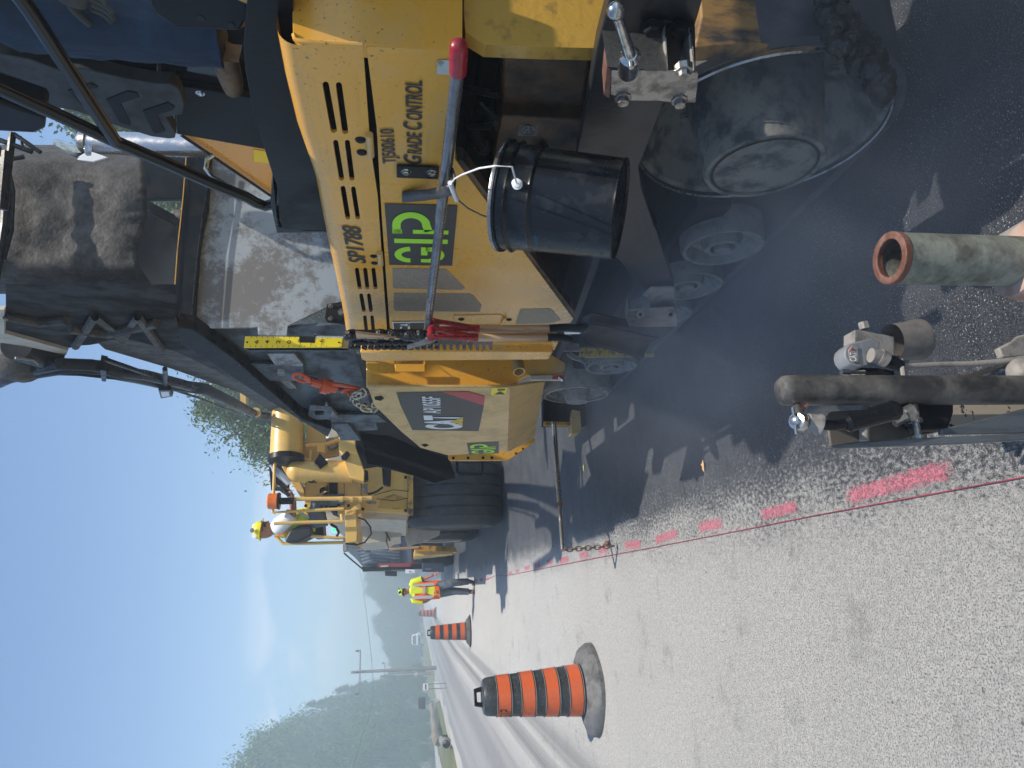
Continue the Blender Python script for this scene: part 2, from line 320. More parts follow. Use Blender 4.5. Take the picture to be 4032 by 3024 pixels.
# ================================================================ SETTING
def strip(name, xa, xb, y0, y1, m, lift, fa=None, fb=None, n=90):
    vs = []; fs = []
    for i in range(n + 1):
        t = i / n; y = y0 + (y1 - y0) * (t ** 1.6 if y1 - y0 > 60 else t)
        z = gz(y) + lift
        a = xa + (fa(y) if fa else 0); b = xb + (fb(y) if fb else 0)
        vs += [(a, y, z), (b, y, z)]
    for i in range(n): fs.append((2 * i, 2 * i + 1, 2 * i + 3, 2 * i + 2))
    return struct(MB().add(vs, fs).build(name, m))
def wob(a, f, ph=0): return lambda y: a * (noise.noise(Vector((y * f, ph, 0)))) + a * .5 * noise.noise(Vector((y * f * 4, ph, 3)))

# grass
def ground_mat(name, c1, c2, c3, s1=3, s2=40):
    m = bpy.data.materials.new(name); m.use_nodes = True; n = m.node_tree.nodes; l = m.node_tree.links.new; p = n['Principled BSDF']
    p.inputs['Roughness'].default_value = .95
    t = n.new('ShaderNodeTexCoord')
    a = n.new('ShaderNodeTexNoise'); a.inputs['Scale'].default_value = s1 * .1; a.inputs['Detail'].default_value = 6
    b = n.new('ShaderNodeTexNoise'); b.inputs['Scale'].default_value = s2 * .1; b.inputs['Detail'].default_value = 6
    x = n.new('ShaderNodeMix'); x.data_type = 'RGBA'; x.inputs[6].default_value = (*c1, 1); x.inputs[7].default_value = (*c2, 1)
    y = n.new('ShaderNodeMix'); y.data_type = 'RGBA'; y.inputs[7].default_value = (*c3, 1)
    r = n.new('ShaderNodeMapRange'); r.inputs[1].default_value = .42; r.inputs[2].default_value = .6
    q = n.new('ShaderNodeMapRange'); q.inputs[1].default_value = .5; q.inputs[2].default_value = .62
    l(t.outputs['Object'], a.inputs[0]); l(t.outputs['Object'], b.inputs[0]); l(a.outputs[0], r.inputs[0]); l(b.outputs[0], q.inputs[0])
    l(r.outputs[0], x.inputs[0]); l(q.outputs[0], y.inputs[0]); l(x.outputs[2], y.inputs[6]); l(y.outputs[2], p.inputs['Base Color'])
    return m
GRASS = ground_mat('rough_grass', (0.10, 0.11, 0.035), (0.16, 0.14, 0.07), (0.07, 0.09, 0.025), 4, 90)
GRAV = ground_mat('pale_gravel', (0.36, 0.34, 0.31), (0.27, 0.255, 0.24), (0.42, 0.40, 0.37), 5, 200)
n = 60
vs = []; fs = []
ys = [-40 + 60 * i / 8 for i in range(8)] + [20 + 900 * (i / 50) ** 1.5 for i in range(51)]
for y in ys: vs += [(-600, y, gz(y) - .05), (600, y, gz(y) - .05)]
for i in range(len(ys) - 1): fs.append((2 * i, 2 * i + 1, 2 * i + 3, 2 * i + 2))
struct(MB().add(vs, fs).build('ground', GRASS))

# the milled carriageway: pale cut aggregate, black tack coat sprayed on the lane being paved
rm = bpy.data.materials.new('milled_asphalt'); rm.use_nodes = True
n = rm.node_tree.nodes; l = rm.node_tree.links.new; p = n['Principled BSDF']
def N(t, **k):
    o = n.new(t)
    for a, b in k.items():
        if a.startswith('i_'):
            key = a[2:]; o.inputs[int(key) if key.isdigit() else key].default_value = b
        else: setattr(o, a, b)
    return o
t = N('ShaderNodeTexCoord'); sxyz = N('ShaderNodeSeparateXYZ'); l(t.outputs['Object'], sxyz.inputs[0])
def noi(s, d=3, r=.5, st=None):
    o = N('ShaderNodeTexNoise', i_Scale=s, i_Detail=d, i_Roughness=r)
    if st:
        mq = N('ShaderNodeMapping'); mq.inputs['Scale'].default_value = st; l(t.outputs['Object'], mq.inputs[0]); l(mq.outputs[0], o.inputs[0])
    else: l(t.outputs['Object'], o.inputs[0])
    return o
def mr(src, a, b, c=0., d=1.):
    o = N('ShaderNodeMapRange'); o.inputs[1].default_value = a; o.inputs[2].default_value = b; o.inputs[3].default_value = c; o.inputs[4].default_value = d
    l(src, o.inputs[0]); return o.outputs[0]
def mth(op, a, b=None):
    o = N('ShaderNodeMath', operation=op)
    for i, q in enumerate((a, b)):
        if q is None: continue
        if isinstance(q, (int, float)): o.inputs[i].default_value = q
        else: l(q, o.inputs[i])
    return o.outputs[0]
def mixc(f, a, b):
    o = N('ShaderNodeMix', data_type='RGBA')
    for i, q in ((6, a), (7, b)):
        if isinstance(q, tuple): o.inputs[i].default_value = (*q, 1)
        else: l(q, o.inputs[i])
    if isinstance(f, (int, float)): o.inputs[0].default_value = f
    else: l(f, o.inputs[0])
    return o.outputs[2]
fine = noi(150, 4, .8).outputs[0]; med = noi(9, 4, .6).outputs[0]; big = noi(.7, 4, .6).outputs[0]; speck = noi(170, 1).outputs[0]
grit = noi(38, 3, .6).outputs[0]
lt = mixc(mr(fine, .40, .51), (0.045, 0.047, 0.053), (0.62, 0.60, 0.56))
lt = mixc(mr(grit, .40, .58, .30, 0), lt, (0.16, 0.16, 0.165))
lt = mixc(mr(big, .35, .7, 0, .35), lt, (0.36, 0.35, 0.335))
# long wheel-worn streaks in the open lane
stk = noi(1.0, 4, .6, (2.3, .008, 1)).outputs[0]
lane = mth('MULTIPLY', mr(sxyz.outputs[0], -1.3, -1.7), mr(sxyz.outputs[0], -3.6, -3.2))
lt = mixc(mth('MULTIPLY', mr(stk, .42, .60), mth('MULTIPLY', lane, .8)), lt, (0.12, 0.12, 0.125))
stk2 = noi(1.0, 3, .6, (1.6, .010, 1)).outputs[0]
lane2 = mr(sxyz.outputs[0], -2.2, -3.0)
lt = mixc(mth('MULTIPLY', lane2, .75), lt, (0.24, 0.24, 0.245))
lt = mixc(mth('MULTIPLY', mr(stk2, .45, .62), mth('MULTIPLY', lane2, .75)), lt, (0.20, 0.20, 0.205))
lt = mixc(mr(noi(2.6, 6, .75).outputs[0], .56, .70, 0, .45), lt, (0.13, 0.125, 0.12))
lt = mixc(mr(noi(33, 2).outputs[0], .715, .745, 0, .7), lt, (0.05, 0.05, 0.055))
tk = mixc(mr(med, .35, .7), (0.020, 0.023, 0.029), (0.06, 0.064, 0.073))
tk = mixc(mr(grit, .42, .62, 0, .55), tk, (0.008, 0.010, 0.014))
tk = mixc(mr(fine, .49, .60, 0, .75), tk, (0.15, 0.155, 0.17))
edge = mth('ADD', sxyz.outputs[0], mth('MULTIPLY', mth('SUBTRACT', noi(5, 3, .6, (1, .35, 1)).outputs[0], .5), .45))
edge = mth('ADD', edge, mth('MULTIPLY', mth('SUBTRACT', fine, .5), 2.2))
edge = mth('ADD', edge, mth('MULTIPLY', mth('SUBTRACT', noi(62, 3, .7, (1, .6, 1)).outputs[0], .5), 1.1))
tmask = mr(edge, .30, .37)
sp = mth('MULTIPLY', mr(speck, .66, .71), mr(noi(3, 3).outputs[0], .42, .56))
tk = mixc(sp, tk, (0.75, 0.72, 0.66))  # white specks paint the sparkle into the tack coat colour
l(mixc(tmask, lt, tk), p.inputs['Base Color'])
l(mr(tmask, 0, 1, .9, .42), p.inputs['Roughness'])
bp = N('ShaderNodeBump', i_Strength=1.0, i_Distance=.012); l(mth('ADD', fine, mth('MULTIPLY', noi(1.0, 3, .6, (14, 30, 1)).outputs[0], .6)), bp.inputs['Height']); l(bp.outputs[0], p.inputs['Normal'])
strip('road', -4.9, 5.6, -6, 420, rm, 0.0, fa=wob(.35, .35), n=200)
strip('shoulder', -5.6, -4.7, -6, 420, GRAV, -.012, fa=wob(.5, .2, 9), n=200)
strip('driveway', -10.6, -8.6, -6, 62, GRAV, -.02, fa=wob(.5, .1, 4), fb=wob(.5, .12, 7))
vsx = [P('N', 1285, 250, ('G', -.012)), P('N', 1400, 330, ('G', -.012)), P('N', 1440, 470, ('G', -.012)), P('N', 1325, 520, ('G', -.012))]
struct(MB().add(vsx, [(0, 1, 2, 3)]).build('driveway_apron', GRAV))

# sprayed pink dashes on the road
pm = bpy.data.materials.new('sprayed_pink_paint'); pm.blend_method = 'HASHED'; pm.use_nodes = True
n = pm.node_tree.nodes; l = pm.node_tree.links.new; p = n['Principled BSDF']; p.inputs['Roughness'].default_value = .8
t = N('ShaderNodeTexCoord'); fn = noi(150, 4, .8).outputs[0]
l(mixc(mr(fn, .42, .56), (0.20, 0.06, 0.08), (0.85, 0.21, 0.30)), p.inputs['Base Color'])
uv = N('ShaderNodeAttribute', attribute_name='soft'); 
al = mr(mth('ADD', uv.outputs['Fac'], mth('MULTIPLY', mth('SUBTRACT', noi(45, 4, .8).outputs[0], .5), 2.6)), .25, 1.15, 0, .6)
l(al, p.inputs['Alpha'])
def dash(a, b, wd):
    a = Vector(a); b = Vector(b); d = (b - a); L_ = d.length; d.normalize(); s = Vector((d.y, -d.x, 0))
    nx, ny = 16, 7; vs = []; fs = []; at = []
    for i in range(nx + 1):
        for j in range(ny + 1):
            u = i / nx; v = j / ny * 2 - 1
            q = a + d * (u * 1.16 - .08) * L_ + s * v * wd * 1.15; vs.append((q.x, q.y, gz(q.y) + .004))
            at.append(min(1, 1.25 * (1 - abs(v) ** 1.6)) * min(1, min(u, 1 - u) * 9))
    for i in range(nx):
        for j in range(ny): k = i * (ny + 1) + j; fs.append((k, k + 1, k + ny + 2, k + ny + 1))
    me = bpy.data.meshes.new('paint_dash'); me.from_pydata(vs, [], fs); me.materials.append(pm)
    A = me.attributes.new('soft', 'FLOAT', 'POINT'); A.data.foreach_set('value', at)
    o = bpy.data.objects.new('paint_dash', me); C.objects.link(o); return struct(o)
G0 = ('G', 0.0)
for r, x0, y0, x1, y1, wd in [('U', 300, 1150, 1100, 930, .035), ('Z', 1648, 1112, 1722, 1093, .03), ('Q', 1570, 1195, 1750, 1165, .034), ('Q', 1210, 1300, 1385, 1240, .032),
        ('Q', 960, 1345, 1085, 1330, .034), ('Q', 740, 1385, 815, 1372, .03), ('Q', 585, 1430, 655, 1412, .034), ('Q', 428, 1470, 498, 1450, .036),
        ('Q', 320, 1482, 368, 1470, .032), ('Q', 220, 1512, 262, 1495, .035), ('Q', 138, 1532, 180, 1518, .035), ('Q', 65, 1555, 95, 1545, .03), ('Q', 5, 1575, 30, 1562, .035),
        ('O', 1590, 765, 1560, 775, .04), ('O', 1530, 780, 1490, 785, .04), ('O', 1470, 792, 1430, 800, .05)]:
    dash(P(r, x0, y0, G0), P(r, x1, y1, G0), wd)
# stretched string line
pts = [P('Z', 2300, 1016, G0)] + [P(r, x, y, G0) for r, x, y in (('Z', 2212, 1031), ('U', 0, 1310), ('Q', 2070, 1188), ('Q', 1200, 1357), ('Q', 700, 1450), ('Q', 0, 1588), ('O', 1660, 740), ('O', 1540, 790))]
tag(MB().tube([q + Vector((0, 0, .006)) for q in pts], [.0019] * 5 + [.0035] * 4, 6).build('string_line', PINK), 'thin dark pink string stretched along the pale edge of the milled road', 'string')

# fallen leaves
def leaf(r, x, y, m, label, s=.03):
    c = P(r, x, y, ('G', .006)); pr = [(-1, 0), (-.5, .35), (0, .3), (.25, .6), (.5, .25), (1, .05), (.4, -.3), (.1, -.55), (-.4, -.3)]
    b = MB(); b.plate([c + Vector((u * s, v * s * 1.1, .004 * abs(v) * 3)) for u, v in pr], (0, 0, .001)); return tag(b.build('leaf', m), label, 'leaf')
LF1 = mat('dry_tan_leaf', (0.62, 0.36, 0.16), .7); LF2 = mat('yellow_green_leaf', (0.42, 0.42, 0.10), .7)
leaf('Q', 1598, 693, LF1, 'dry tan fallen leaf lying on the black sprayed road', .035)
leaf('Q', 621, 708, LF2, 'narrow yellow green leaf lying in the shade beside the guide bar', .035)

# ---------------------------------------------------------------- trees
LEAF = mat('foliage', (0.085, 0.15, 0.030), .6, col2=(0.035, 0.07, 0.016), scale=1.1, thr=(.4, .65)); LEAF.node_tree.nodes['Principled BSDF'].inputs['Subsurface Weight'].default_value = 0
LEAF2 = mat('dark_foliage', (0.045, 0.085, 0.022), .6, col2=(0.022, 0.05, 0.014), scale=.8, thr=(.4, .65))
BARK = mat('grey_bark', (0.16, 0.14, 0.12), .95, col2=(0.08, 0.07, 0.06), scale=8, bump=.4)
def crown_mesh(seed, rx, ry, h0, h1, nclump, per, ls, cone=False):
    rnd = random.Random(seed); vs = []; fs = []
    for k in range(nclump):
        while True:
            u = Vector((rnd.uniform(-1, 1), rnd.uniform(-1, 1), rnd.uniform(-1, 1)))
            if u.length <= 1 and (u.length > .45 or rnd.random() < .25): break
        zt = (u.z + 1) / 2
        wz = (1 - zt * .93) if cone else 1.0
        wz *= (1 if cone else (1.08 - .78 * zt ** 2.2)) * (1 + .45 * noise.noise(Vector((u.x * 2.2 + seed, u.y * 2.2, zt * 5))))
        c = Vector((u.x * rx * wz, u.y * ry * wz, h0 + (h1 - h0) * zt)); cr = rnd.uniform(.35, 1.0) * min(rx, 2.6) * .34 * (.5 if cone else 1)
        for j in range(per):
            d = Vector((rnd.gauss(0, 1), rnd.gauss(0, 1), rnd.gauss(0, .8))) * cr * .6
            q = c + d; nrm = Vector((rnd.uniform(-1, 1), rnd.uniform(-1, 1), rnd.uniform(-.2, 1))).normalized()
            a = nrm.orthogonal().normalized(); a.rotate(Matrix.Rotation(rnd.uniform(0, 6.28), 3, nrm)); b = nrm.cross(a)
            s = ls * rnd.uniform(.6, 1.3); o = len(vs)
            vs += [q - a * s, q - b * s * .45, q + a * s, q + b * s * .45]; fs.append((o, o + 1, o + 2, o + 3))
    me = bpy.data.meshes.new('crown'); me.from_pydata([tuple(v) for v in vs], [], fs); return me
def trunk_mesh(seed, h, r, limbs=7, rx=2):
    rnd = random.Random(seed); b = MB(); x = y = 0; path = []
    for i in range(7): path.append((x, y, h * i / 6)); x += rnd.uniform(-.1, .1); y += rnd.uniform(-.1, .1)
    b.tube(path, [r * (1 - .8 * i / 6) for i in range(7)], 8)
    for i in range(limbs):
        z = h * rnd.uniform(.3, .85); a = rnd.uniform(0, 6.28); L_ = rx * rnd.uniform(.5, .9)
        b.tube([(0, 0, z), (math.cos(a) * L_ * .5, math.sin(a) * L_ * .5, z + L_ * .35), (math.cos(a) * L_, math.sin(a) * L_, z + L_ * .8)], [r * .35, r * .22, r * .06], 6)
    o = b.build('trunk', BARK); me = o.data; bpy.data.objects.remove(o); return me
protos = {}
for i in range(4): protos['b%d' % i] = (crown_mesh(10 + i, 2.6, 2.6, .9, 8, 170, 250, .085), trunk_mesh(i, 6.5, .18, 8, 2), LEAF)
for i in range(2): protos['c%d' % i] = (crown_mesh(30 + i, 1.9, 1.9, .8, 8, 150, 100, .075, cone=True), trunk_mesh(9 + i, 7.4, .12, 3, .6), LEAF2)
protos['near'] = (crown_mesh(77, 2.6, 2.6, 1.6, 8, 210, 420, .062), trunk_mesh(21, 6.5, .18, 9, 2), LEAF)
ntree = 0
def tree(kind, x, y, h, wscale, label, group, rot=None):
    cm, tm, lm = protos[kind]
    t = thing('conifer' if kind[0] == 'c' else 'tree', label, 'tree', (x, y, gz(y) - .1), group)
    s = h / 8.0; r = random.uniform(0, 6.28) if rot is None else rot
    for nm, me, mm in (('crown', cm, lm), ('trunk', tm, BARK)):
        o = bpy.data.objects.new(nm, me); C.objects.link(o); o.parent = t
        if not me.materials: me.materials.append(mm)
    t.rotation_euler = (0, 0, r); t.scale = (s * wscale, s * wscale, s)
    return t
def tree_at(kind, r, x, y, base_y, dist, wscale, label, group):      # top seen at (x,y) of the photograph, standing at depth dist
    q = P(r, x, y, ('T', dist)); return tree(kind, q.x, q.y, q.z - gz(q.y) + .1, wscale, label, group)
gl = 'broadleaf trees along the left roadside'
for i, (x, y, d, ws, kd) in enumerate([(1335, 1650, 40, 1.25, 'b0'), (1440, 1520, 44, 1.1, 'b1'), (1560, 1560, 39, 1.0, 'b2'), (1640, 1470, 50, .9, 'c0'), (1740, 1440, 55, .8, 'b3'),
        (1850, 1290, 56, .8, 'c1'), (1880, 1420, 46, 1.2, 'b2'), (1960, 1260, 58, 1.0, 'b0'), (1700, 1640, 36, 1.2, 'b3'), (1990, 1380, 60, 1.2, 'b1'), (2010, 1210, 64, .9, 'c0')]):
    d = d * 1.25 + 4; tree_at(kd, 'T', x + (25 if kd[0] == 'b' else -85), y, 0, d, ws * (.52 if kd[0] == 'b' else .8), ('tall hazy conifer rising from the dense left roadside trees' if kd[0] == 'c' else 'tall hazy broadleaf tree in the dense roadside wood at far left'), gl)
for i, (x, y, d, ws, kd) in enumerate([(960, 130, 66, 1.5, 'b1'), (850, 240, 60, 1.5, 'b2'), (640, 330, 70, 1.3, 'b3'), (545, 320, 78, 1.2, 'b0'), (690, 200, 84, .9, 'c1'), (900, 330, 55, 1.5, 'b0'), (1000, 500, 48, 1.6, 'b3'), (1010, 700, 42, 1.6, 'b1'), (990, 900, 39, 1.5, 'b2'), (1000, 1150, 35, 1.6, 'b0')]):
    d = d * 1.15 + 8; tree_at(kd, 'N', x, y, 0, d, ws * .62, ('tall hazy conifer rising from the dense left roadside trees' if kd[0] == 'c' else 'tall hazy broadleaf tree in the dense roadside wood at far left'), gl)
gf = 'hazy trees beyond the end of the road'
for i, (x, y, d, ws, kd) in enumerate([(235, 780, 175, 1.3, 'b0'), (250, 900, 180, 1.1, 'b1'), (330, 960, 168, 1.3, 'b2'), (400, 1060, 160, 1.3, 'b3'), (330, 1230, 172, 1.3, 'b1'), (350, 1330, 165, 1.2, 'b0'), (420, 1430, 160, 1.3, 'b2'), (430, 1530, 150, 1.2, 'b3'), (520, 1630, 140, 1.4, 'b0'),
        (270, 700, 170, 1.2, 'b3'), (300, 640, 165, 1.1, 'b2'), (480, 1150, 150, 1.6, 'b0'), (500, 1380, 145, 1.6, 'b1'), (560, 1000, 150, 1.7, 'b2'), (480, 800, 160, 1.8, 'b1'), (470, 1590, 138, 1.3, 'b2'), (500, 1700, 130, 1.3, 'b3'), (530, 1790, 122, 1.3, 'b1'), (600, 1860, 115, 1.4, 'b0'), (600, 1500, 140, 1.8, 'b0'), (380, 1000, 150, 1.3, 'b0'), (560, 1250, 150, 1.8, 'b1'), (600, 700, 150, 2, 'b2')]):
    tree_at(kd, 'O', x, y, 0, d + 4, ws * .75, 'pale blue green tree far beyond the end of the road', gf)
for x, y, d, h in ((600, 750, 120, 9), (650, 600, 118, 8)): pass
# the big near tree behind the transfer vehicle
q = P('Z', 480, 930, ('T', 27)); tree('near', q.x + 1.0, q.y, q.z + 1.0, .95, 'large bright leafy tree behind the yellow transfer vehicle', None, .4)
q = P('Z', 560, 800, ('T', 30)); tree('near', q.x + 1.5, q.y, q.z + 3.0, 1.3, 'leafy tree seen past the hoses above the grey hopper wing', None, 2.4)
q = P('Z', 120, 268, ('T', 24)); tree('near', q.x + 1.5, q.y, q.z + 1, .8, 'leafy tree glimpsed above the flap of the paver exhaust', None, 1.4)
q = P('J', 1040, 480, ('T', 34)); tree('b1', q.x, q.y, q.z + 1.8, 1.5, 'leafy tree seen in the gap under the feed chute', None)
q = P('J', 1120, 230, ('T', 34)); tree('b2', q.x + 1.5, q.y, q.z + 2.2, 1.5, 'leafy tree seen beside the exhaust above the grey hopper wall', None)
# shrubs under the roadside wood
gs = 'hazy shrubs at the foot of the left roadside trees'
for i in range(13):
    y = 27 + i * 5.5; x = -15.5 - .05 * y + random.uniform(-.6, .6)
    tree('b%d' % (i % 4), x, y, random.uniform(3, 4.6), 1.5, 'low hazy shrub at the foot of the left roadside trees', gs)

# ---------------------------------------------------------------- roadside things on the left
def sign(r, xa, ya, xb, yb, d, rows, label, fm=WPNT):
    a = P(r, xa, ya, ('T', d)); b = P(r, xb, yb, ('T', d)); t = thing('small_sign', label, 'sign', (a.x, a.y, gz(a.y)))
    x0, x1 = min(a.x, b.x), max(a.x, b.x); z0, z1 = min(a.z, b.z), max(a.z, b.z); y = a.y
    MB().box((x0, y, z0), (x1, y + .02, z1)).build('panel', fm, t, bevel=.004)
    for u0, u1, v0, v1, m in rows:
        MB().box((x0 + (x1 - x0) * u0, y - .006, z0 + (z1 - z0) * v0), (x0 + (x1 - x0) * u1, y - .001, z0 + (z1 - z0) * v1)).build('stripe', m, t)
    b = MB()
    for u in (.15, .85): b.box((x0 + (x1 - x0) * u - .012, y + .022, gz(y) - .05), (x0 + (x1 - x0) * u + .012, y + .045, z1 - .02))
    b.build('stake', GALV, t); return t
sign('A', 333, 842, 375, 788, 30, [(.1, .9, .36, .62, TRED)], 'low white sign with a red band on the grass verge')
sign('A', 252, 690, 272, 660, 48, [(.1, .9, .3, .65, TRED)], 'distant white sign with a red band below the utility pole')
sign('A', 268, 728, 287, 702, 44, [(.25, .45, .15, .85, BLU), (.6, .7, .15, .85, BLU)], 'small white sign with dark figures beside the utility pole')
# mailbox
a = P('A', 455, 915, ('G', 0)); t = thing('mailbox', 'grey mailbox on a speckled post at the driveway mouth', 'mailbox', tuple(a))
top = P('A', 348, 925, ('T', (a - CAM).dot(fwd))); MB().obox(a, (a.x - .12, a.y, top.z), (.05, 0, 0), (0, .05, 0)).build('post', STK, t)
w_ = .55; c = Vector((a.x - .12, a.y, top.z))
MB().lathe(c + Vector((-w_ / 2, 0, .16)), (1, 0, 0), [(0, .17), (.05, .19), (w_, .19)], 16).box((c.x - w_ / 2, c.y - .19, c.z - .02), (c.x + w_ / 2, c.y + .19, c.z + .14)).build('box', BLK2, t)
# culvert
a = P('A', 525, 1268, ('G', .1)); t = thing('culvert_pipe', 'round grey culvert pipe opening in the grassy ditch', 'culvert', (a.x, a.y, a.z))
MB().pipe(a + Vector((.1, -.5, .05)), a + Vector((-.25, 2.2, .05)), .17, .14).build('pipe', DUST, t)
MB().box((a.x - .1, a.y + 1.2, a.z - .08), (a.x + .1, a.y + 1.25, a.z + .12)).build('dark_plug', DRK, t)  # near-black upright plate set inside the pipe
# log
a = P('A', 400, 950, ('T', 46)); b_ = P('A', 402, 1250, ('T', 34))
t = thing('fallen_log', 'pale barkless log lying along the edge of the left wood', 'log', (a.x, a.y, gz(a.y)))
mid = [a.lerp(b_, i / 8) for i in range(9)]
MB().tube([Vector((q.x, q.y, gz(q.y) + .22 + .04 * math.sin(i * 2))) for i, q in enumerate(mid)], [.12, .15, .16, .17, .18, .19, .2, .24, .2], 10).build('log_stem', SOIL, t)
MB().ball((mid[8].x, mid[8].y, gz(mid[8].y) + .24), .22, sc_=(.9, .7, 1)).build('root_ball', SOIL, t, noisy=(.25, .2, 2))
# utility poles and wires
def upole(r, xb, yb, xt, yt, d, label, arms):
    tp = P(r, xt, yt, ('T', d)); t = thing('utility_pole', label, 'utility pole', (tp.x, tp.y, gz(tp.y)))
    MB().tube([(tp.x, tp.y, gz(tp.y) - .1), (tp.x, tp.y, tp.z)], [.11, .075], 10).build('pole', GALV, t)
    for dz, wd in arms:
        MB().box((tp.x - wd, tp.y - .16, tp.z - dz - .035), (tp.x + wd, tp.y - .076, tp.z - dz + .035)).build('crossarm', GALV, t)
        for s in (-.95, 0, .95): MB().lathe((tp.x + s * wd, tp.y - .14, tp.z - dz + .062), (0, 0, 1), [(0, .04), (.06, .07), (.1, .04), (.16, .06), (.2, .02)], 8).build('insulator', BLK2, t)
    return tp
p1 = upole('N', 1110, 110, 262, 150, 42, 'tall timber utility pole with one long crossarm at the left roadside', [(.5, 1.2)])
p2 = upole('N', 1050, 150, 620, 200, 62, 'smaller distant utility pole rising from the left trees', [(.4, 1.1)])
MB().tube([p1 + Vector((0, -.14, -2.6)), p1 + Vector((-.5, -1, -3)), p1 + Vector((-1.9, -2.2, -3.0))], .035, 6)
def wire(pts, label, r=.018):
    path = [P(*q) for q in pts]; out = []
    for a, b in zip(path, path[1:]):
        for i in range(8): out.append(a.lerp(b, i / 8))
    tag(MB().tube(out + [path[-1]], r, 5).build('overhead_wire', BLK2), label, 'wire', None)
wire([('N', 515, -20, ('T', 52)), ('N', 530, 200, ('T', 48)), ('N', 540, 420, ('T', 44)), ('N', 480, 740, ('T', 40)), ('N', 390, 960, ('T', 37)), ('N', 280, 1340, ('T', 34))], 'long sagging overhead wire crossing in front of the left trees')
wire([('O', 170, 620, ('T', 140)), ('O', 215, 850, ('T', 110)), ('O', 265, 1200, ('T', 85)), ('O', 315, 1659, ('T', 60))], 'overhead wire against the sky above the far trees', .03)
wire([('N', 700, 115, ('T', 57)), ('N', 800, 215, ('T', 52)), ('N', 880, 380, ('T', 48)), ('N', 885, 600, ('T', 43)), ('N', 820, 790, ('T', 40))], 'curved low wire hanging from the tall utility pole', .022)

# white pickup coming along the far lane
c = P('O', 857, 1440, ('T', 126)); c.z = gz(c.y); d = (c - CAM).dot(fwd)
t = thing('white_truck', 'white pickup truck facing us far along the road', 'truck', tuple(c)); X, Y, Zb = c
t2 = 2.0
MB().plate([(X - 1, Y, Zb + .45), (X + 1, Y, Zb + .45), (X + 1, Y, Zb + 1.15), (X - 1, Y, Zb + 1.15)], (0, 4.6, 0)).build('body', WPNT, t, bevel=.12)
MB().plate([(X - .92, Y + 1.3, Zb + 1.16), (X + .92, Y + 1.3, Zb + 1.16), (X + .72, Y + 1.5, Zb + 1.95), (X - .72, Y + 1.5, Zb + 1.95)], (0, 1.7, 0)).build('cab', WPNT, t, bevel=.06)
MB().plate([(X - .8, Y + 1.27, Zb + 1.22), (X + .8, Y + 1.27, Zb + 1.22), (X + .66, Y + 1.43, Zb + 1.85), (X - .66, Y + 1.43, Zb + 1.85)], (0, .02, 0)).build('windscreen', GLS, t)
MB().box((X - .7, Y - .03, Zb + .6), (X + .7, Y - .001, Zb + .95)).build('grille', BLK2, t)
for s in (-1, 1):
    MB().box((X + s * .85 - .13, Y - .04, Zb + .72), (X + s * .85 + .13, Y - .002, Zb + .95)).build('headlight', CHR, t)
    MB().lathe((X + s * .8 - .13, Y + .8, Zb + .38), (1, 0, 0), [(0, .38), (.26, .38)], 18).build('wheel', RUB, t)
    MB().box((X + s * 1.12 - .12, Y + 1.2, Zb + 1.15), (X + s * 1.12 + .12, Y + 1.28, Zb + 1.4)).build('wing_mirror', BLK2, t)
MB().box((X - .55, Y + 1.9, Zb + 1.97), (X + .55, Y + 2.1, Zb + 2.1)).build('light_bar', AMB, t)
c = P('O', 850, 1555, ('T', 120)); t = thing('dark_car', 'dark car parked off the road beyond the grass verge', 'car', (c.x, c.y, gz(c.y))); X, Y, Zb = c.x, c.y, gz(c.y)
MB().box((X - .9, Y, Zb + .3), (X + .9, Y + 4.2, Zb + .85)).build('body', BLU, t, bevel=.15)
MB().plate([(X - .8, Y + 1.0, Zb + .86), (X + .8, Y + 1.0, Zb + .86), (X + .6, Y + 1.4, Zb + 1.4), (X - .6, Y + 1.4, Zb + 1.4)], (0, 1.9, 0)).build('cabin', GLS, t, bevel=.05)
for s in (-1, 1): MB().lathe((X + s * .75 - .1, Y + .7, Zb + .32), (1, 0, 0), [(0, .32), (.2, .32)], 16).build('wheel', RUB, t)

# ---------------------------------------------------------------- traffic drums
def drum_proto():
    t = thing('traffic_drum', 'x', 'traffic drum', (0, 0, 0)); H0 = .10; Hb = .90; r0, r1 = .215, .155
    rad = lambda z: r0 + (r1 - r0) * (z - H0) / (Hb)
    prof = [(0, r0)]
    for i in range(9):
        z = .045 + i * .095
    MB().lathe((0, 0, H0), (0, 0, 1), [(0, r0), (.80, rad(H0 + .80) - .002), (.86, rad(H0 + .86) - .004), (.885, rad(H0 + .86) - .02), (.895, .1)], 40).build('barrel', DBLK, t)
    z = H0 + .05
    for k in range(4):
        MB().lathe((0, 0, 0), (0, 0, 1), [(z, rad(z) - .003), (z, rad(z) + .003), (z + .105, rad(z + .105) + .003), (z + .105, rad(z + .105) - .003)], 40, caps=False).build('orange_band', DORG, t)
        for zz in (z - .012, z + .112):
            MB().lathe((0, 0, 0), (0, 0, 1), [(zz - .004, rad(zz)), (zz, rad(zz) + .007), (zz + .004, rad(zz))], 40, caps=False).build('ridge', DGRY, t)
        z += .205
    pts = []
    for a, q in ((-.075, 0), (-.06, .055), (.06, .055), (.075, 0)): pts.append((a, 0, .99 + q))
    hb = MB(); hb.plate([(-.085, -.016, .985), (.085, -.016, .985), (.068, -.016, 1.062), (-.068, -.016, 1.062)], (0, .032, 0), holes=[[(-.045, -.016, 1.0), (.045, -.016, 1.0), (.04, -.016, 1.038), (-.04, -.016, 1.038)]]); hb.build('handle', BLK, t, bevel=.004)
    return t
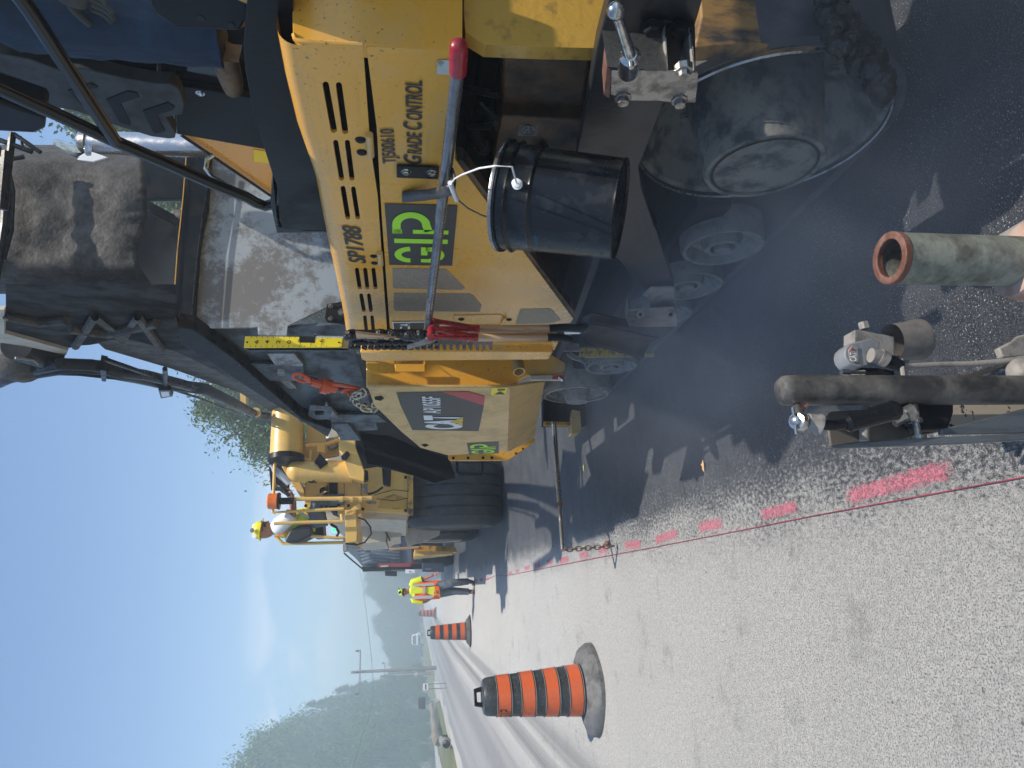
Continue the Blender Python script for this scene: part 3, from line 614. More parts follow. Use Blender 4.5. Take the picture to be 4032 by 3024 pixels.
def drum_base(kind):
    b = MB(); n_ = 40; vs = []; fs = []
    prof = [(.205, .12), (.23, .125), (.27, .105), (.345, .075), (.372, .04), (.375, .0), (.2, .0)] if kind else [(.235, .12), (.25, .13), (.27, .11), (.29, .115), (.31, .085), (.40, .05), (.47, .022), (.475, .0), (.2, 0)]
    for k, (r, z) in enumerate(prof):
        for i in range(n_):
            a = 2 * math.pi * i / n_; rr = r
            if k >= 3: rr = r * (1 + (.035 if kind else .03) * math.cos(4 * a + .6))
            vs.append((rr * math.cos(a), rr * math.sin(a), z * (1 + (.22 * math.sin(2 * a + 1) + .12 * math.sin(7 * a) if kind and 1 < k < 5 else 0))))
    for k in range(len(prof) - 1):
        for i in range(n_): fs.append((k * n_ + i, k * n_ + (i + 1) % n_, (k + 1) * n_ + (i + 1) % n_, (k + 1) * n_ + i))
    return b.add(vs, fs)
def copy_tree(o, parent=None):
    c = o.copy(); C.objects.link(c)
    if parent: c.parent = parent
    for ch in list(o.children): copy_tree(ch, c)
    return c
dp = drum_proto(); drum_base(1).build('rubber_base', DGRY, dp)
dq = copy_tree(dp); bpy.data.objects.remove([c for c in dq.children if c.name.startswith('rubber_base')][0])
for z, r in ((.001, .385), (.028, .35), (.056, .32), (.084, .285)): MB().lathe((0, 0, z), (0, 0, 1), [(0, r), (.018, r - .004), (.024, r - .03), (.026, .1)], 40).build('base_ring', DGRY if z > .01 else BLK2, dq)
spots = [(dp, ('A', 1690, 830), 'nearest black and orange striped drum, on a buckled grey base', 1.0, (0.0, .03), .5),
         (dq, ('A', 708, 370), 'second striped drum, on stacked rings, ahead of the walking worker', 1.0, (0, 0), 0)]
gd = 'striped drums along the lane edge'
def place(t, spot, label, s, tilt, rz):
    q = P(spot[0], spot[1], spot[2], G0); t.location = q; t['label'] = label; t['group'] = gd; t.rotation_euler = (tilt[0], tilt[1], rz); t.scale = (s,) * 3
for s in spots[1:]: place(*s)
for (x, y), lb in (((438, 228), 'third striped drum, just left of the worker and much smaller'), ((340, 200), 'fourth striped drum, partly behind the third one'), ((338, 172), 'farthest visible striped drum, tucked beside the worker'), ):
    place(copy_tree(dq), ('A', x, y), lb, .98, (0, 0), random.random())
place(dp, ('A', 1690, 828), spots[0][2], .98, (0.0, -.012), .35); MB().lathe((0, 0, .0005), (0, 0, 1), [(0, .385), (.012, .39), (.022, .375), (.024, .1)], 40).build('base_ring', BLK2, dp)
# company letters on the nearest drum, wrapped round its top band
ca = math.atan2(CAM.y - dp.location.y, CAM.x - dp.location.x) - .35
for ch, off in (('G', -1.22), ('I', -1.0), ('P', -.78)):
    z0, z1 = .765, .855; aw = {'G': .095, 'I': .02, 'P': .095}[ch]
    cells = {'G': [(0, 1, .85, 1), (0, .18, 0, 1), (0, 1, 0, .15), (.82, 1, 0, .45), (.5, 1, .38, .5)], 'I': [(0, 1, 0, 1)], 'P': [(0, 1, .85, 1), (.82, 1, .4, 1), (0, 1, .4, .55), (0, .18, 0, .55)]}[ch]
    b = MB()
    for u0, u1, v0, v1 in cells:
        for k in range(4):
            ua = off - aw + 2 * aw * (u0 + (u1 - u0) * k / 4); ub = off - aw + 2 * aw * (u0 + (u1 - u0) * (k + 1) / 4)
            za = z0 + (z1 - z0) * v0; zb = z0 + (z1 - z0) * v1
            rr = lambda z: .215 - .06 * (z - .1) / .9 + .0045
            b.quad(*[(rr(z) * math.cos(ca + u), rr(z) * math.sin(ca + u), z) for u, z in ((ua, za), (ub, za), (ub, zb), (ua, zb))])
    o = b.build('lettering', LET); o.parent = [c for c in dp.children if c.name.startswith('orange_band')][-1]

# ================================================================ ASPHALT PAVER
XS = 1.35
pv = thing('asphalt_paver', 'large yellow tracked asphalt paver with its hood lettered SP1788', 'paver', (2.8, 3.5, 0))
PX = ('X', XS); IN = (.012, 0, 0)
def slot(reg, a, b, hw, pl):
    a = Vector((*a, 0)); b = Vector((*b, 0)); d = (b - a).normalized(); s = Vector((-d.y, d.x, 0)); out = []
    for c, sg in ((a, -1), (b, 1)):
        for k in range(6):
            an = math.pi * k / 5; q = c - sg * s * math.cos(an) * hw + sg * d * math.sin(an) * hw; out.append(P(reg, q.x, q.y, pl))
    return out
holes = [slot('G', (432, 790), (508, 1212), 30, PX), slot('G', (555, 795), (614, 1225), 29, PX), slot('F', (40, 112), (83, 372), 19, PX), slot('F', (125, 112), (158, 372), 19, PX),
         slot('F', (93, 445), (128, 655), 18, PX), slot('F', (168, 448), (200, 655), 17, PX), slot('F', (194, 1036), (214, 1165), 15, PX), slot('F', (254, 1036), (270, 1165), 15, PX),
         slot('F', (314, 1036), (329, 1165), 15, PX), slot('F', (225, 1222), (244, 1330), 14, PX), slot('F', (281, 1222), (296, 1330), 14, PX), slot('F', (252, 1380), (264, 1490), 13, PX), slot('F', (304, 1380), (315, 1490), 13, PX)]
hood = PP('G', [(175, 420), (778, 420), (800, 700), (840, 1250), (862, 1460)], PX) + PP('F', [(345, 500), (372, 900), (412, 1470), (425, 1560), (190, 1560), (172, 1400), (140, 1200), (95, 960), (50, 700), (5, 420)], PX) + PP('G', [(330, 1250), (235, 800)], PX)
hp = MB().plate(hood, IN, holes).build('hood_panel', YEL, pv, bevel=.003)
# rolled upper edge of the hood
edge_pts = [P('G', 175, 420, PX), P('G', 235, 800, PX), P('G', 330, 1250, PX), P('F', 5, 420, PX), P('F', 50, 700, PX), P('F', 95, 960, PX), P('F', 140, 1200, PX), P('F', 172, 1400, PX), P('F', 190, 1560, PX)]
vs = []; fs = []; nr = 7
for q in edge_pts:
    for k in range(nr):
        a = math.pi / 2 * k / (nr - 1); vs.append(q + Vector((.055 * (1 - math.cos(a)), 0, .055 * math.sin(a))))
    vs.append(q + Vector((1.3, 0, .06)))
nn = nr + 1
for i in range(len(edge_pts) - 1):
    for k in range(nn - 1): fs.append((i * nn + k, i * nn + k + 1, (i + 1) * nn + k + 1, (i + 1) * nn + k))
MB().add(vs, fs).build('rolled_edge', YEL, hp)
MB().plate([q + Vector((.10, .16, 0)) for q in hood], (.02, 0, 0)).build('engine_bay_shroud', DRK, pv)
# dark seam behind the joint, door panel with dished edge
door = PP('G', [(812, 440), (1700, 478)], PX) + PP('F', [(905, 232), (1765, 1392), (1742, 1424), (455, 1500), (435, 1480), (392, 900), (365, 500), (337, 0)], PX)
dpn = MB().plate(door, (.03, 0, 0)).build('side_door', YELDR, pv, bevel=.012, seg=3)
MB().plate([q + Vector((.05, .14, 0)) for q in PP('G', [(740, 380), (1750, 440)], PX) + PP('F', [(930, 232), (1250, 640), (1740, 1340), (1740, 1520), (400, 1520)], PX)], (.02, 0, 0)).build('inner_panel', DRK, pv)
MB().plate(PP('F', [(907, 236), (965, 245), (1235, 615), (1500, 985), (1772, 1345), (1765, 1400)], ('X', XS + .006)), (.05, 0, 0)).build('lower_rail', BRN, pv)
# louvre mesh insets
PL = ('X', XS - .002)
for nm, reg, pts in (('mesh_inset', 'F', [(452, 1025), (825, 1030), (850, 1042), (978, 1168), (955, 1183), (465, 1172), (455, 1155)]), ('mesh_inset', 'F', [(462, 1205), (1015, 1212), (1040, 1225), (1100, 1295), (1085, 1342), (475, 1335), (462, 1320)]),
                     ('mesh_inset', 'F', [(1385, 1322), (1590, 1318), (1618, 1332), (1672, 1400), (1600, 1425), (1345, 1432), (1375, 1335)])):
    MB().plate(PP(reg, pts, PL), (.003, 0, 0)).build(nm, MESHG, dpn)
# small hatch with rim
h = PP('F', [(898, 1368), (1235, 1360), (1252, 1372), (1230, 1435), (905, 1435), (890, 1425)], PL)
MB().tube([q for q in h], .0035, 6, closed=True).build('hatch_rim', YEL, dpn)
for x, y in ((952, 1396), (1298, 1398)): MB().bolt(P('F', x, y, PL), (-1, 0, 0), .012, .006).build('hatch_screw', BLK2, dpn)
MB().cyl(P('F', 1272, 1384, ('X', XS - .01)), P('F', 1250, 1428, ('X', XS - .01)), .009).build('hatch_hinge', YEL, dpn)
# hinges with paired bolts
for reg, hb, b1, b2, r in (('F', ((283, 55), (295, 208)), (220, 92), (230, 182), .016), ('F', ((360, 912), (368, 1000)), (315, 936), (321, 986), .014)):
    g = MB(); g.cyl(P(reg, *hb[0], ('X', XS - .008)), P(reg, *hb[1], ('X', XS - .008)), .012)
    o = g.build('hinge', YELD, hp)
    for bb in (b1, b2): MB().ball(P(reg, *bb, PX), r * 1.05, sc_=(.55, 1, 1)).build('bolt', BLK2, hp)
# ---- lettering on hood and door
def tq(s, reg, bl, br, tl, m, nm, par_, bold=.0, shear=0., x=XS, lift=.002):
    pl = x if isinstance(x, tuple) else ('X', x)
    return text_on(s, P(reg, *bl, pl), P(reg, *br, pl), P(reg, *tl, pl), m, nm, par_, lift, bold, shear)
tq('SP1788', 'F', (265, 985), (222, 712), (138, 985), LET, 'number_lettering', hp, .02, .25, lift=.004)
tq('TJ500610', 'G', (1128, 1513), (1112, 1192), (962, 1517), LET, 'number_lettering', dpn, .02, lift=.004)
tq('G', 'G', (1332, 1525), (1330, 1440), (1160, 1520), LET, 'caption_lettering', dpn, .028, .25, lift=.004)
tq('RADE', 'G', (1330, 1432), (1330, 1225), (1192, 1432), LET, 'caption_lettering', dpn, .028, .25, lift=.004)
tq('C', 'G', (1333, 1203), (1333, 1125), (1155, 1203), LET, 'caption_lettering', dpn, .028, .25, lift=.004)
tq('ONTROL', 'G', (1336, 1110), (1338, 745), (1180, 1112), LET, 'caption_lettering', dpn, .028, .25, lift=.004)
# company badge: dark board, lime letters built from bars and bows
bd = decal(PP('F', [(395, 550), (925, 565), (885, 1002), (430, 995)], PX), DECK, 'company_badge', dpn, .004)
def badge(corner, m, parent, lift, plane, reg):
    tl, tr, br, bl = corner      # upright corners
    A_, B_, C_, D_ = (P(reg, *q, plane) for q in (tl, tr, br, bl))
    n_ = (B_ - A_).cross(D_ - A_).normalized(); n_ = n_ if n_.dot(CAM - A_) > 0 else -n_
    def q(u, v): return (A_.lerp(B_, u)).lerp(D_.lerp(C_, u), v) + n_ * lift
    def strip_(path, wd):    # path of (u,v), thick line in unit space
        L_, R2 = [], []
        for i, pt in enumerate(path):
            a = Vector(path[max(i - 1, 0)]); b = Vector(path[min(i + 1, len(path) - 1)]); d = (b - a).normalized(); s = Vector((-d.y * .72, d.x)) * wd
            L_.append(q(pt[0] + s.x, pt[1] + s.y)); R2.append(q(pt[0] - s.x, pt[1] - s.y))
        b = MB(); vs = L_ + R2; k = len(L_)
        return b.add(vs, [(i, i + 1, k + i + 1, k + i) for i in range(k - 1)])
    def arc(cx, cy, rx, ry, a0, a1, n=14): return [(cx + rx * math.cos(R_(a0 + (a1 - a0) * i / n)), cy + ry * math.sin(R_(a0 + (a1 - a0) * i / n))) for i in range(n + 1)]
    strip_(arc(.205, .335, .105, .19, 0, -180), .055).build('lettering', m, parent, smooth=False)
    g2 = strip_(arc(.205, .62, .105, .19, 0, 180), .055)
    for u0, u1, v0, v1 in ((.20, .345, .50, .60), (.068, .132, .50, .62), (.278, .345, .58, .63)): g2.quad(q(u0, v0), q(u1, v0), q(u1, v1), q(u0, v1))
    g2.build('lettering', m, parent, smooth=False)
    b = MB(); b.quad(q(.41, .10), q(.485, .10), q(.485, .90), q(.41, .90)); b.build('lettering', m, parent, smooth=False)
    b = strip_([(.575, .145), (.70, .145)] + arc(.70, .36, .155, .215, -90, 70, 14)[1:] + [(.70, .575), (.61, .61)], .06)
    for u0, u1, v0, v1 in ((.57, .635, .38, .90), (.57, .635, .08, .22)): b.quad(q(u0, v0), q(u1, v0), q(u1, v1), q(u0, v1))
    b.build('lettering', m, parent, smooth=False)
badge(((430, 995), (395, 550), (925, 565), (885, 1002)), GRN, bd, .006, PX, 'F')
# CAT plate half hidden by the tools
cp = decal(PP('F', [(450, 1410), (800, 1405), (800, 1480), (458, 1476)], PX), WHT, 'data_plate', dpn, .004)
decal(PP('F', [(458, 1418), (795, 1412), (795, 1470), (466, 1468)], PX), LET, 'plate_face', cp, .0055)
tq('C', 'F', (580, 1466), (580, 1440), (506, 1466), WHT, 'plate_lettering', cp, .02, lift=.0075); tq('A', 'F', (580, 1438), (580, 1415), (506, 1438), WHT, 'plate_lettering', cp, .02, lift=.0075)
# clear sticker remains beside the handle end, pale sticker low
decal(PP('G', [(1470, 555), (1590, 548), (1590, 690), (1466, 682)], PX), STK, 'sticker', dpn, .003)

# ---- rear bulkhead facing the camera
YBv = P('G', 800, 440, PX).y - .004; YB = ('Y', YBv)
FRM = mat('tar_smeared_frame', (.30, .17, .06), .6, col2=(.03, .028, .028), scale=6, thr=(.42, .62), bump=.15, stretch=(3, 1, 1))
rb = MB().plate(PP('G', [(118, -420), (122, 150), (128, 330), (165, 372), (240, 392), (775, 415), (1706, 470), (1712, -420)], YB), (0, .05, 0)).build('rear_bulkhead', YEL, pv, bevel=.008, seg=3)
wd = [P('G', 150 + i * 8.8, 395 - 8 * math.sin(min(i, 6) / 6 * 1.57) + i * .7 + 8, ('Y', 1.695)) for i in range(0, 70, 2)]
MB().tube([P('G', x, y, YB) for x, y in ((135, 320), (150, 365), (200, 388), (400, 400), (600, 408), (780, 418))], .007, 8).build('weld_bead', YEL, rb, noisy=(.004, .01, 1))
MB().plate(PP('G', [(1722, -420), (1722, 140), (1738, 300), (1922, 415)], ('Y', YBv + .03)) + PP('H', [(225, 352), (700, 372), (1110, 382), (1190, 120), (1290, -350)], ('Y', YBv + .03)), (0, .05, 0)).build('rear_post', YELG, pv, bevel=.008)
MB().plate(PP('K', [(820, -300), (850, 100), (800, 345), (1000, 335), (1400, 312), (1750, 262), (1800, 100), (1800, -300)], ('Y', YBv - .03)), (0, .06, 0)).build('lower_frame', FRM, pv, bevel=.006)
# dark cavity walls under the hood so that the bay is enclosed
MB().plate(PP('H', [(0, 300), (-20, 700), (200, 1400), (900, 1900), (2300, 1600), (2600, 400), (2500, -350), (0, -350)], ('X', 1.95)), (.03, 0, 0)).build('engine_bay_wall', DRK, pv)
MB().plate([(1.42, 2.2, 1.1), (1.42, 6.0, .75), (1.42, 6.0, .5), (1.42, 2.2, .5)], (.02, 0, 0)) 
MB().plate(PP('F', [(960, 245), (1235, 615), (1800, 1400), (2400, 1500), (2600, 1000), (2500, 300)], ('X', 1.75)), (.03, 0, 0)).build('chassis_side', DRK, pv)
# fuel tank (brown box)
YT = 1.62
tk_ = MB().plate(PP('H', [(350, 380), (350, 905), (990, 940), (1070, 380)], ('X', YT)), (.3, 0, 0)).build('tank_housing', BRN, pv, bevel=.015, seg=3)
MB().plate(PP('H', [(362, 915), (986, 946), (945, 1225), (400, 1420), (268, 1405), (300, 1180), (345, 930)], ('X', YT - .05)), (.3, 0, 0)).build('tank_lower_box', BRN, pv, bevel=.015, seg=3)
sk = decal(PP('H', [(495, 985), (643, 990), (632, 1075), (477, 1072)], ('X', YT - .05)), DGRY, 'socket_sticker', pv, .002)
decal(PP('H', [(500, 990), (638, 995), (627, 1070), (483, 1067)], ('X', YT - .05)), BLK2, 'sticker_face', sk, .001)
cc = P('H', 560, 1032, ('X', YT - .054)); MB().tube([cc + Vector((0, .028 * math.cos(a * .35), .028 * math.sin(a * .35))) for a in range(18)], .0018, 5, closed=True).build('socket_ring', DGRY, sk)
for a in range(5): MB().ball(cc + Vector((0, .014 * math.cos(a * 1.257), .014 * math.sin(a * 1.257))), .0035, 8, 6).build('pin_mark', DGRY, sk)
# hydraulic fittings in the dark bay
for (x0, y0, x1, y1, r) in ((120, 1060, 200, 1180, .03), (90, 1000, 300, 1000, .012), (180, 850, 330, 1000, .02), (60, 700, 330, 760, .012), (560, 1160, 700, 1200, .035)):
    MB().tube([P('H', x0, y0, ('X', 1.6)), P('H', (x0 + x1) / 2 + 20, (y0 + y1) / 2, ('X', 1.55)), P('H', x1, y1, ('X', 1.6))], r, 10).build('hydraulic_hose', BLK, pv)
# ---- drive track
def track():
    XO, XI = 1.42, 1.74
    Yd, Zd, Rd = 2.01, .455, .44; Yi, Zi, Ri = 5.42, .30, .30
    path = []
    for i in range(22): a = math.pi * (.5 + i / 21 * 1.0); path.append((Yd + Rd * math.cos(a), Zd + Rd * math.sin(a)))
    for i in range(1, 12): path.append((Yd + (Yi - Yd) * i / 12, .012))
    for i in range(18): a = -math.pi / 2 + i / 17 * math.pi; path.append((Yi + Ri * math.cos(a), Zi + Ri * math.sin(a)))
    for i in range(1, 8): t_ = i / 8; path.append((Yi + (Yd - Yi) * t_, (Zi + Ri) * (1 - t_) + (Zd + Rd) * t_ - .05 * math.sin(math.pi * t_)))
    m = len(path); vs = []; fs = []; th_ = .035
    cy = sum(p[0] for p in path) / m; cz = sum(p[1] for p in path) / m
    for i, (y, z) in enumerate(path):
        y1, z1 = path[(i + 1) % m]; y0, z0 = path[i - 1]; d = Vector((y1 - y0, z1 - z0)).normalized(); nn_ = Vector((d.y, -d.x))
        if nn_.dot(Vector((y - cy, z - cz))) < 0: nn_ = -nn_
        yi, zi = y - nn_.x * th_, z - nn_.y * th_
        vs += [(XO, y, max(z, .004)), (XI, y, max(z, .004)), (XI, yi, zi), (XO, yi, zi)]
    for i in range(m):
        j = (i + 1) % m
        for k in range(4): fs.append((i * 4 + k, i * 4 + (k + 1) % 4, j * 4 + (k + 1) % 4, j * 4 + k))
    tb = MB().add(vs, fs).build('track_belt', BELT, pv)
    # drive wheel: dish, bright worn rim, protruding final drive hub
    dw = MB().lathe((XO + .02, Yd, Zd), (1, 0, 0), [(.20, .05), (.20, .22), (.15, .31), (.04, .37), (-.01, .385), (-.02, .40), (.0, .41), (.3, .41)], 56).build('drive_wheel', HUB, pv)
    MB().lathe((XO + .012, Yd, Zd), (1, 0, 0), [(-.030, .396), (-.035, .400), (-.030, .405)], 56, caps=False).build('worn_rim', STL, dw)
    hx = 1.28
    hb = MB().lathe((hx, Yd, Zd), (1, 0, 0), [(.004, .165), (.006, .172), (0, .175), (.0, .188), (.012, .194), (.10, .196), (.22, .215), (.34, .23)], 56)
    hbo = hb.build('final_drive_hub', HUB, dw)
    MB().lathe((hx - .002, Yd, Zd), (1, 0, 0), [(0, .163), (.002, .170)], 56, caps=False).build('hub_groove', BLK2, hbo)
    for k in range(10):
        a = k * math.pi / 5; MB().bolt((XO + .19, Yd + .265 * math.cos(a), Zd + .265 * math.sin(a)), (-1, 0, 0), .017).build('wheel_bolt', HUB, dw)
    def wheel(y, z, r, x=XO - .015):
        o = MB().lathe((x, y, z), (1, 0, 0), [(.05, .02), (.05, r * .28), (.0, r * .3), (0, r * .42), (.045, r * .5), (.05, r * .72), (.012, r * .82), (.0, r * .86), (-.002, r * .95), (.02, r), (.12, r)], 44).build('road_wheel', WHL, pv)
        MB().lathe((x - .012, y, z), (1, 0, 0), [(0, r * .12), (0, r * .2), (.06, r * .24)], 20).build('wheel_cap', WHL, o)
        for k in range(6):
            a = k * math.pi / 3 + .3; MB().bolt((x + .045, y + r * .6 * math.cos(a), z + r * .6 * math.sin(a)), (-1, 0, 0), .011).build('wheel_bolt', WHL, o)
        return o
    for y in (2.86, 3.30, 3.72, 4.72): wheel(y, .215, .185)
    fi = MB().lathe((XO - .03, Yi, Zi), (1, 0, 0), [(.06, .03), (.06, .19), (.02, .21), (.01, .25), (0, .262), (.015, .272), (.3, .272)], 48).build('idler_wheel', WHL, pv)
    MB().lathe((XO - .09, Yi, Zi), (1, 0, 0), [(0, .05), (.0, .085), (.02, .095), (.1, .11)], 9).build('idler_hub', DUST, fi)
    MB().lathe((XO - .034, Yi, Zi), (1, 0, 0), [(0, .23), (-.004, .245), (0, .255)], 48, caps=False).build('dust_ring', STL, fi)
    MB().box((1.47, 2.6, .27), (1.7, 5.0, .42)).build('track_frame', DRK, pv, bevel=.02)
track()
MB().box((1.80, 1.95, .30), (3.9, 5.9, 1.35)).build('chassis', DRK, pv)
# ---- long tow arm beside the track
TA = ('X', 1.30)
ta_o = [P('H', 1330, -360, TA), P('H', 1205, 0, TA), P('H', 1110, 370, TA), P('H', 1050, 720, TA), P('H', 950, 1222, TA), P('F', 1810, 900, TA)] + PP('L', [(790, 210), (1000, 452), (1000, 470), (1210, 432), (1080, 0)], TA) + PP('K', [(510, 1640), (428, 1390), (400, 1200), (480, 1000), (580, 742), (800, 200), (870, -40), (1000, -420)], TA)
tow = MB().plate(ta_o, (.05, 0, 0)).build('tow_arm', ARM, pv, bevel=.004)
# bracket and crank on the tow arm (sunlit steel)
TB = ('X', 1.295)
bp_ = MB().plate(PP('W', [(1105, 225), (1330, 222), (1590, 240), (1690, 285), (1700, 880), (1150, 880), (900, 700), (940, 630)], TB), (-.012, 0, 0)).build('bolted_plate', BLK2, tow, bevel=.003)
for x, y in ((1160, 330), (1503, 345), (1035, 670)): MB().bolt(P('W', x, y, ('X', 1.283)), (-1, 0, 0), .022, .022).build('plate_bolt', BLK2, tow)
YK = ('Y', 1.60)
brk = thing('depth_crank_bracket', 'worn steel crank bracket with a ball ended lever bolted to the black beam', 'bracket', tuple(P('W', 1200, 1000, ('X', 1.22))))
FC = ('X', 1.17)
f1 = PP('W', [(655, 880), (1320, 885), (1470, 890), (1530, 860), (1610, 880), (1640, 900), (1735, 905), (1735, 1040), (1705, 1280), (1600, 1280), (1500, 1315), (1420, 1280), (1250, 1260), (850, 1255), (700, 1200), (640, 1180)], FC)
MB().plate(f1, (.006, 0, 0)).build('face_plate', STL, brk, bevel=.002)
MB().plate([P('W', 600, 825, FC), P('W', 655, 880, FC), P('W', 630, 1235, FC), P('W', 560, 1180, FC)], (.07, 0, 0)).build('side_plate', RST, brk, bevel=.002)
MB().plate([P('W', 605, 830, FC), P('W', 1330, 885, FC), P('W', 1330, 878, FC) + Vector((.10, 0, .006)), P('W', 605, 822, FC) + Vector((.10, 0, .006))], (0, 0, -.006)).build('top_plate', STL, brk, bevel=.001)
for a, b_, c_ in (((1325, 300), (1360, 880), (1140, 720)), ((1640, 300), (1700, 890), (1540, 620))):
    p0 = P('W', a[0], a[1], ('X', 1.28)); p1_ = P('W', b_[0], b_[1], FC); p2_ = P('W', b_[0], b_[1] - 20, ('X', 1.28))
    MB().plate([p0, p1_, p2_ + Vector((0, 0, -.0))], (0, .008, 0)).build('gusset', STL, brk, bevel=.001)
    MB().plate([P('W', c_[0], c_[1], ('X', 1.285)), P('W', a[0], a[1], ('X', 1.285)), P('W', b_[0] - 20, b_[1] - 10, ('X', 1.18)), P('W', b_[0] - 170, b_[1] - 10, ('X', 1.2))], (0, .004, .004)).build('gusset', DUST, brk)
for x, y in ((1560, 905), (800, 1240), (1505, 1270)):
    c0 = P('W', x, y, ('X', 1.165)); MB().lathe(c0 + Vector((-.012, 0, 0)), (1, 0, 0), [(0, .008), (0, .014), (.012, .0155), (.014, .022), (.03, .024)], 8).build('bushing', STL, brk)
pa = P('W', 860, 915, ('X', 1.16)); pb = P('W', 890, 700, ('X', 1.13)); pc = P('W', 730, 200, ('X', 1.13)); pd = P('W', 712, 135, ('X', 1.13))
MB().lathe(pa, pb - pa, [(0, .020), (.012, .020), (.014, .0245), (.05, .0255), ((pb - pa).length, .024), ((pb - pa).length + .012, .014)], 24).build('lever_socket', CHR, brk)
MB().cyl(pb + Vector((-.012, 0, 0)), pb + Vector((-.03, 0, 0)), .008, .006).build('pivot_pin', CHR, brk)
MB().tube([pb, pb.lerp(pc, .4), pc, pd], [.0155, .0135, .011, .010], 16).build('lever_rod', CHR, brk)
MB().ball(pd, .0195, 24, 16).build('lever_knob', CHR, brk)
# second, forward bracket on the tow arm
FB = ('X', 1.22)
b2 = MB().plate(PP('L', [(870, 600), (1210, 580), (1232, 650), (1228, 715), (1150, 712), (930, 715), (895, 705)], FB), (.012, 0, 0)).build('forward_bracket', DUST, pv, bevel=.003)
MB().plate(PP('L', [(860, 640), (878, 590), (905, 700), (880, 715)], FB), (.07, 0, 0)).build('bracket_cheek', DUST, b2)
MB().plate(PP('L', [(975, 490), (1040, 430), (1205, 430), (1225, 590), (1120, 605), (1040, 590), (1020, 500)], ('X', 1.27)), (.01, 0, 0)).build('bracket_web', DUST, b2, bevel=.002)
for x, y in ((962, 624), (1180, 624)): MB().pipe(P('L', x, y, ('X', 1.20)), P('L', x, y, ('X', 1.225)), .018, .010, 20).build('bracket_boss', DUST, b2)

# ---- pillar between door and hopper with gauge plates
MB().plate(PP('E', [(235, 520), (1300, 500), (1810, 500), (1780, 562), (400, 568), (240, 556)], ('X', 1.30)), (.06, 0, 0)).build('corner_pillar', YEL, pv, bevel=.006)
lk = P('E', 1610, 536, ('X', 1.298)); l2 = [P('E', x, y, ('X', 1.297)) for x, y in ((1545, 525), (1600, 515), (1680, 518), (1690, 535), (1670, 556), (1560, 558), (1535, 545))]
MB().tube(l2, .003, 6, closed=True).build('latch_recess', YELD, pv)
MB().plate(PP('E', [(238, 575), (470, 573), (700, 572), (1765, 578), (1735, 636), (700, 645), (280, 650), (250, 635)], ('X', 1.26)), (.09, 0, 0)).build('front_pillar', YEL, pv, bevel=.008)
# rear face of the hopper side (catches the low slanting light)
A0 = (1.17, 4.50); A1 = (1.02, 6.55)
pf = vplane(A0, (A0[0] + .3, A0[1] - .02))
hf = MB().plate(PP('E', [(285, 640), (285, 850), (1000, 858), (1410, 850), (1470, 820), (1560, 762), (1840, 755), (1862, 700), (1860, 660), (1760, 600), (1000, 635)], pf), (0, .04, 0)).build('hopper_side_frame', YEL, pv, bevel=.006)
# D handle and stub tube on it
yk = (pf[0] + Vector((0, -.0, 0)), pf[1])
hq = [P('E', x, y, pf) for x, y in ((520, 625), (520, 690), (740, 690), (745, 620))]
o_ = Vector((-.03, -.06, 0))
MB().plate([P('E', 512, 655, pf) + o_, P('E', 748, 655, pf) + o_, P('E', 748, 715, pf) + o_, P('E', 520, 715, pf) + o_], (0, .008, 0)).build('step_loop', YEL, hf, bevel=.002)
for x in (518, 744): MB().plate([P('E', x - 6, 600, pf), P('E', x + 6, 600, pf), P('E', x + 6, 690, pf) + o_, P('E', x - 6, 690, pf) + o_], (.008, .004, 0)).build('step_arm', YEL, hf)
tb_ = P('E', 1470, 630, pf); td = P('E', 1480, 765, pf) - P('E', 1470, 630, pf); MB().pipe(tb_ + Vector((0, -.02, 0)), tb_ + td + Vector((0, -.09, 0)), .038, .030, 28).build('stub_tube', YELD, hf)
MB().plate(PP('E', [(1350, 590), (1600, 598), (1590, 640), (1345, 642)], pf), (0, -.02, 0)).build('stub_plate', YEL, hf, bevel=.003)
MB().lathe(P('E', 1812, 702, pf), (0, -1, 0), [(0, .034), (.006, .034), (.007, .028)], 24).build('plug', YELD, hf)
MB().plate(PP('E', [(1580, 768), (1845, 765), (1862, 772), (1848, 806), (1590, 806), (1580, 795)], pf), (0, -.03, 0)).build('lug', WGRY, hf, bevel=.004)
MB().plate([q + Vector((0, -.032, 0)) for q in PP('E', [(1755, 770), (1850, 770), (1845, 802), (1750, 802)], pf)], (0, -.002, 0)).build('lug_sticker', REDV, hf)
bl_ = P('E', 1800, 790, pf) + Vector((0, -.04, 0)); MB().cyl(bl_, P('E', 1832, 820, pf) + Vector((-.0, -.06, 0)), .011, n=6).build('lug_bolt', CHR, hf)
# outer hopper apron with decals
pa_ = vplane(A0, A1)
apo = PP('E', [(290, 856), (1410, 856), (1425, 870), (1405, 1360), (935, 1395), (715, 1335), (560, 1205), (350, 1000), (305, 880)], pa_)
apr = MB().plate(apo, (.02, 0, 0)).build('hopper_apron', YELD, pv, bevel=.006)
low = [P('E', 1412, 856, pa_), P('E', 1700, 812, vplane((A0[0] + .15, A0[1]), (A1[0] + .2, A1[1]))), P('E', 1640, 1120, vplane((A0[0] + .15, A0[1]), (A1[0] + .2, A1[1]))), P('E', 1620, 1250, vplane((A0[0] + .15, A0[1]), (A1[0] + .2, A1[1]))), P('E', 1405, 1362, pa_)]
MB().plate(low, (.02, .0, .0)).build('apron_underskirt', YELD, pv, bevel=.004)
fl = MB().plate(PP('E', [(945, 1362), (1405, 1362), (1420, 1362), (1620, 1252), (1625, 1285), (1430, 1420), (1400, 1434), (950, 1436), (935, 1420), (935, 1375)], vplane((A1[0] - .02, A1[1]), (A1[0] + .5, A1[1] - .03))), (0, .03, 0)).build('apron_flange', YEL, pv, bevel=.004)
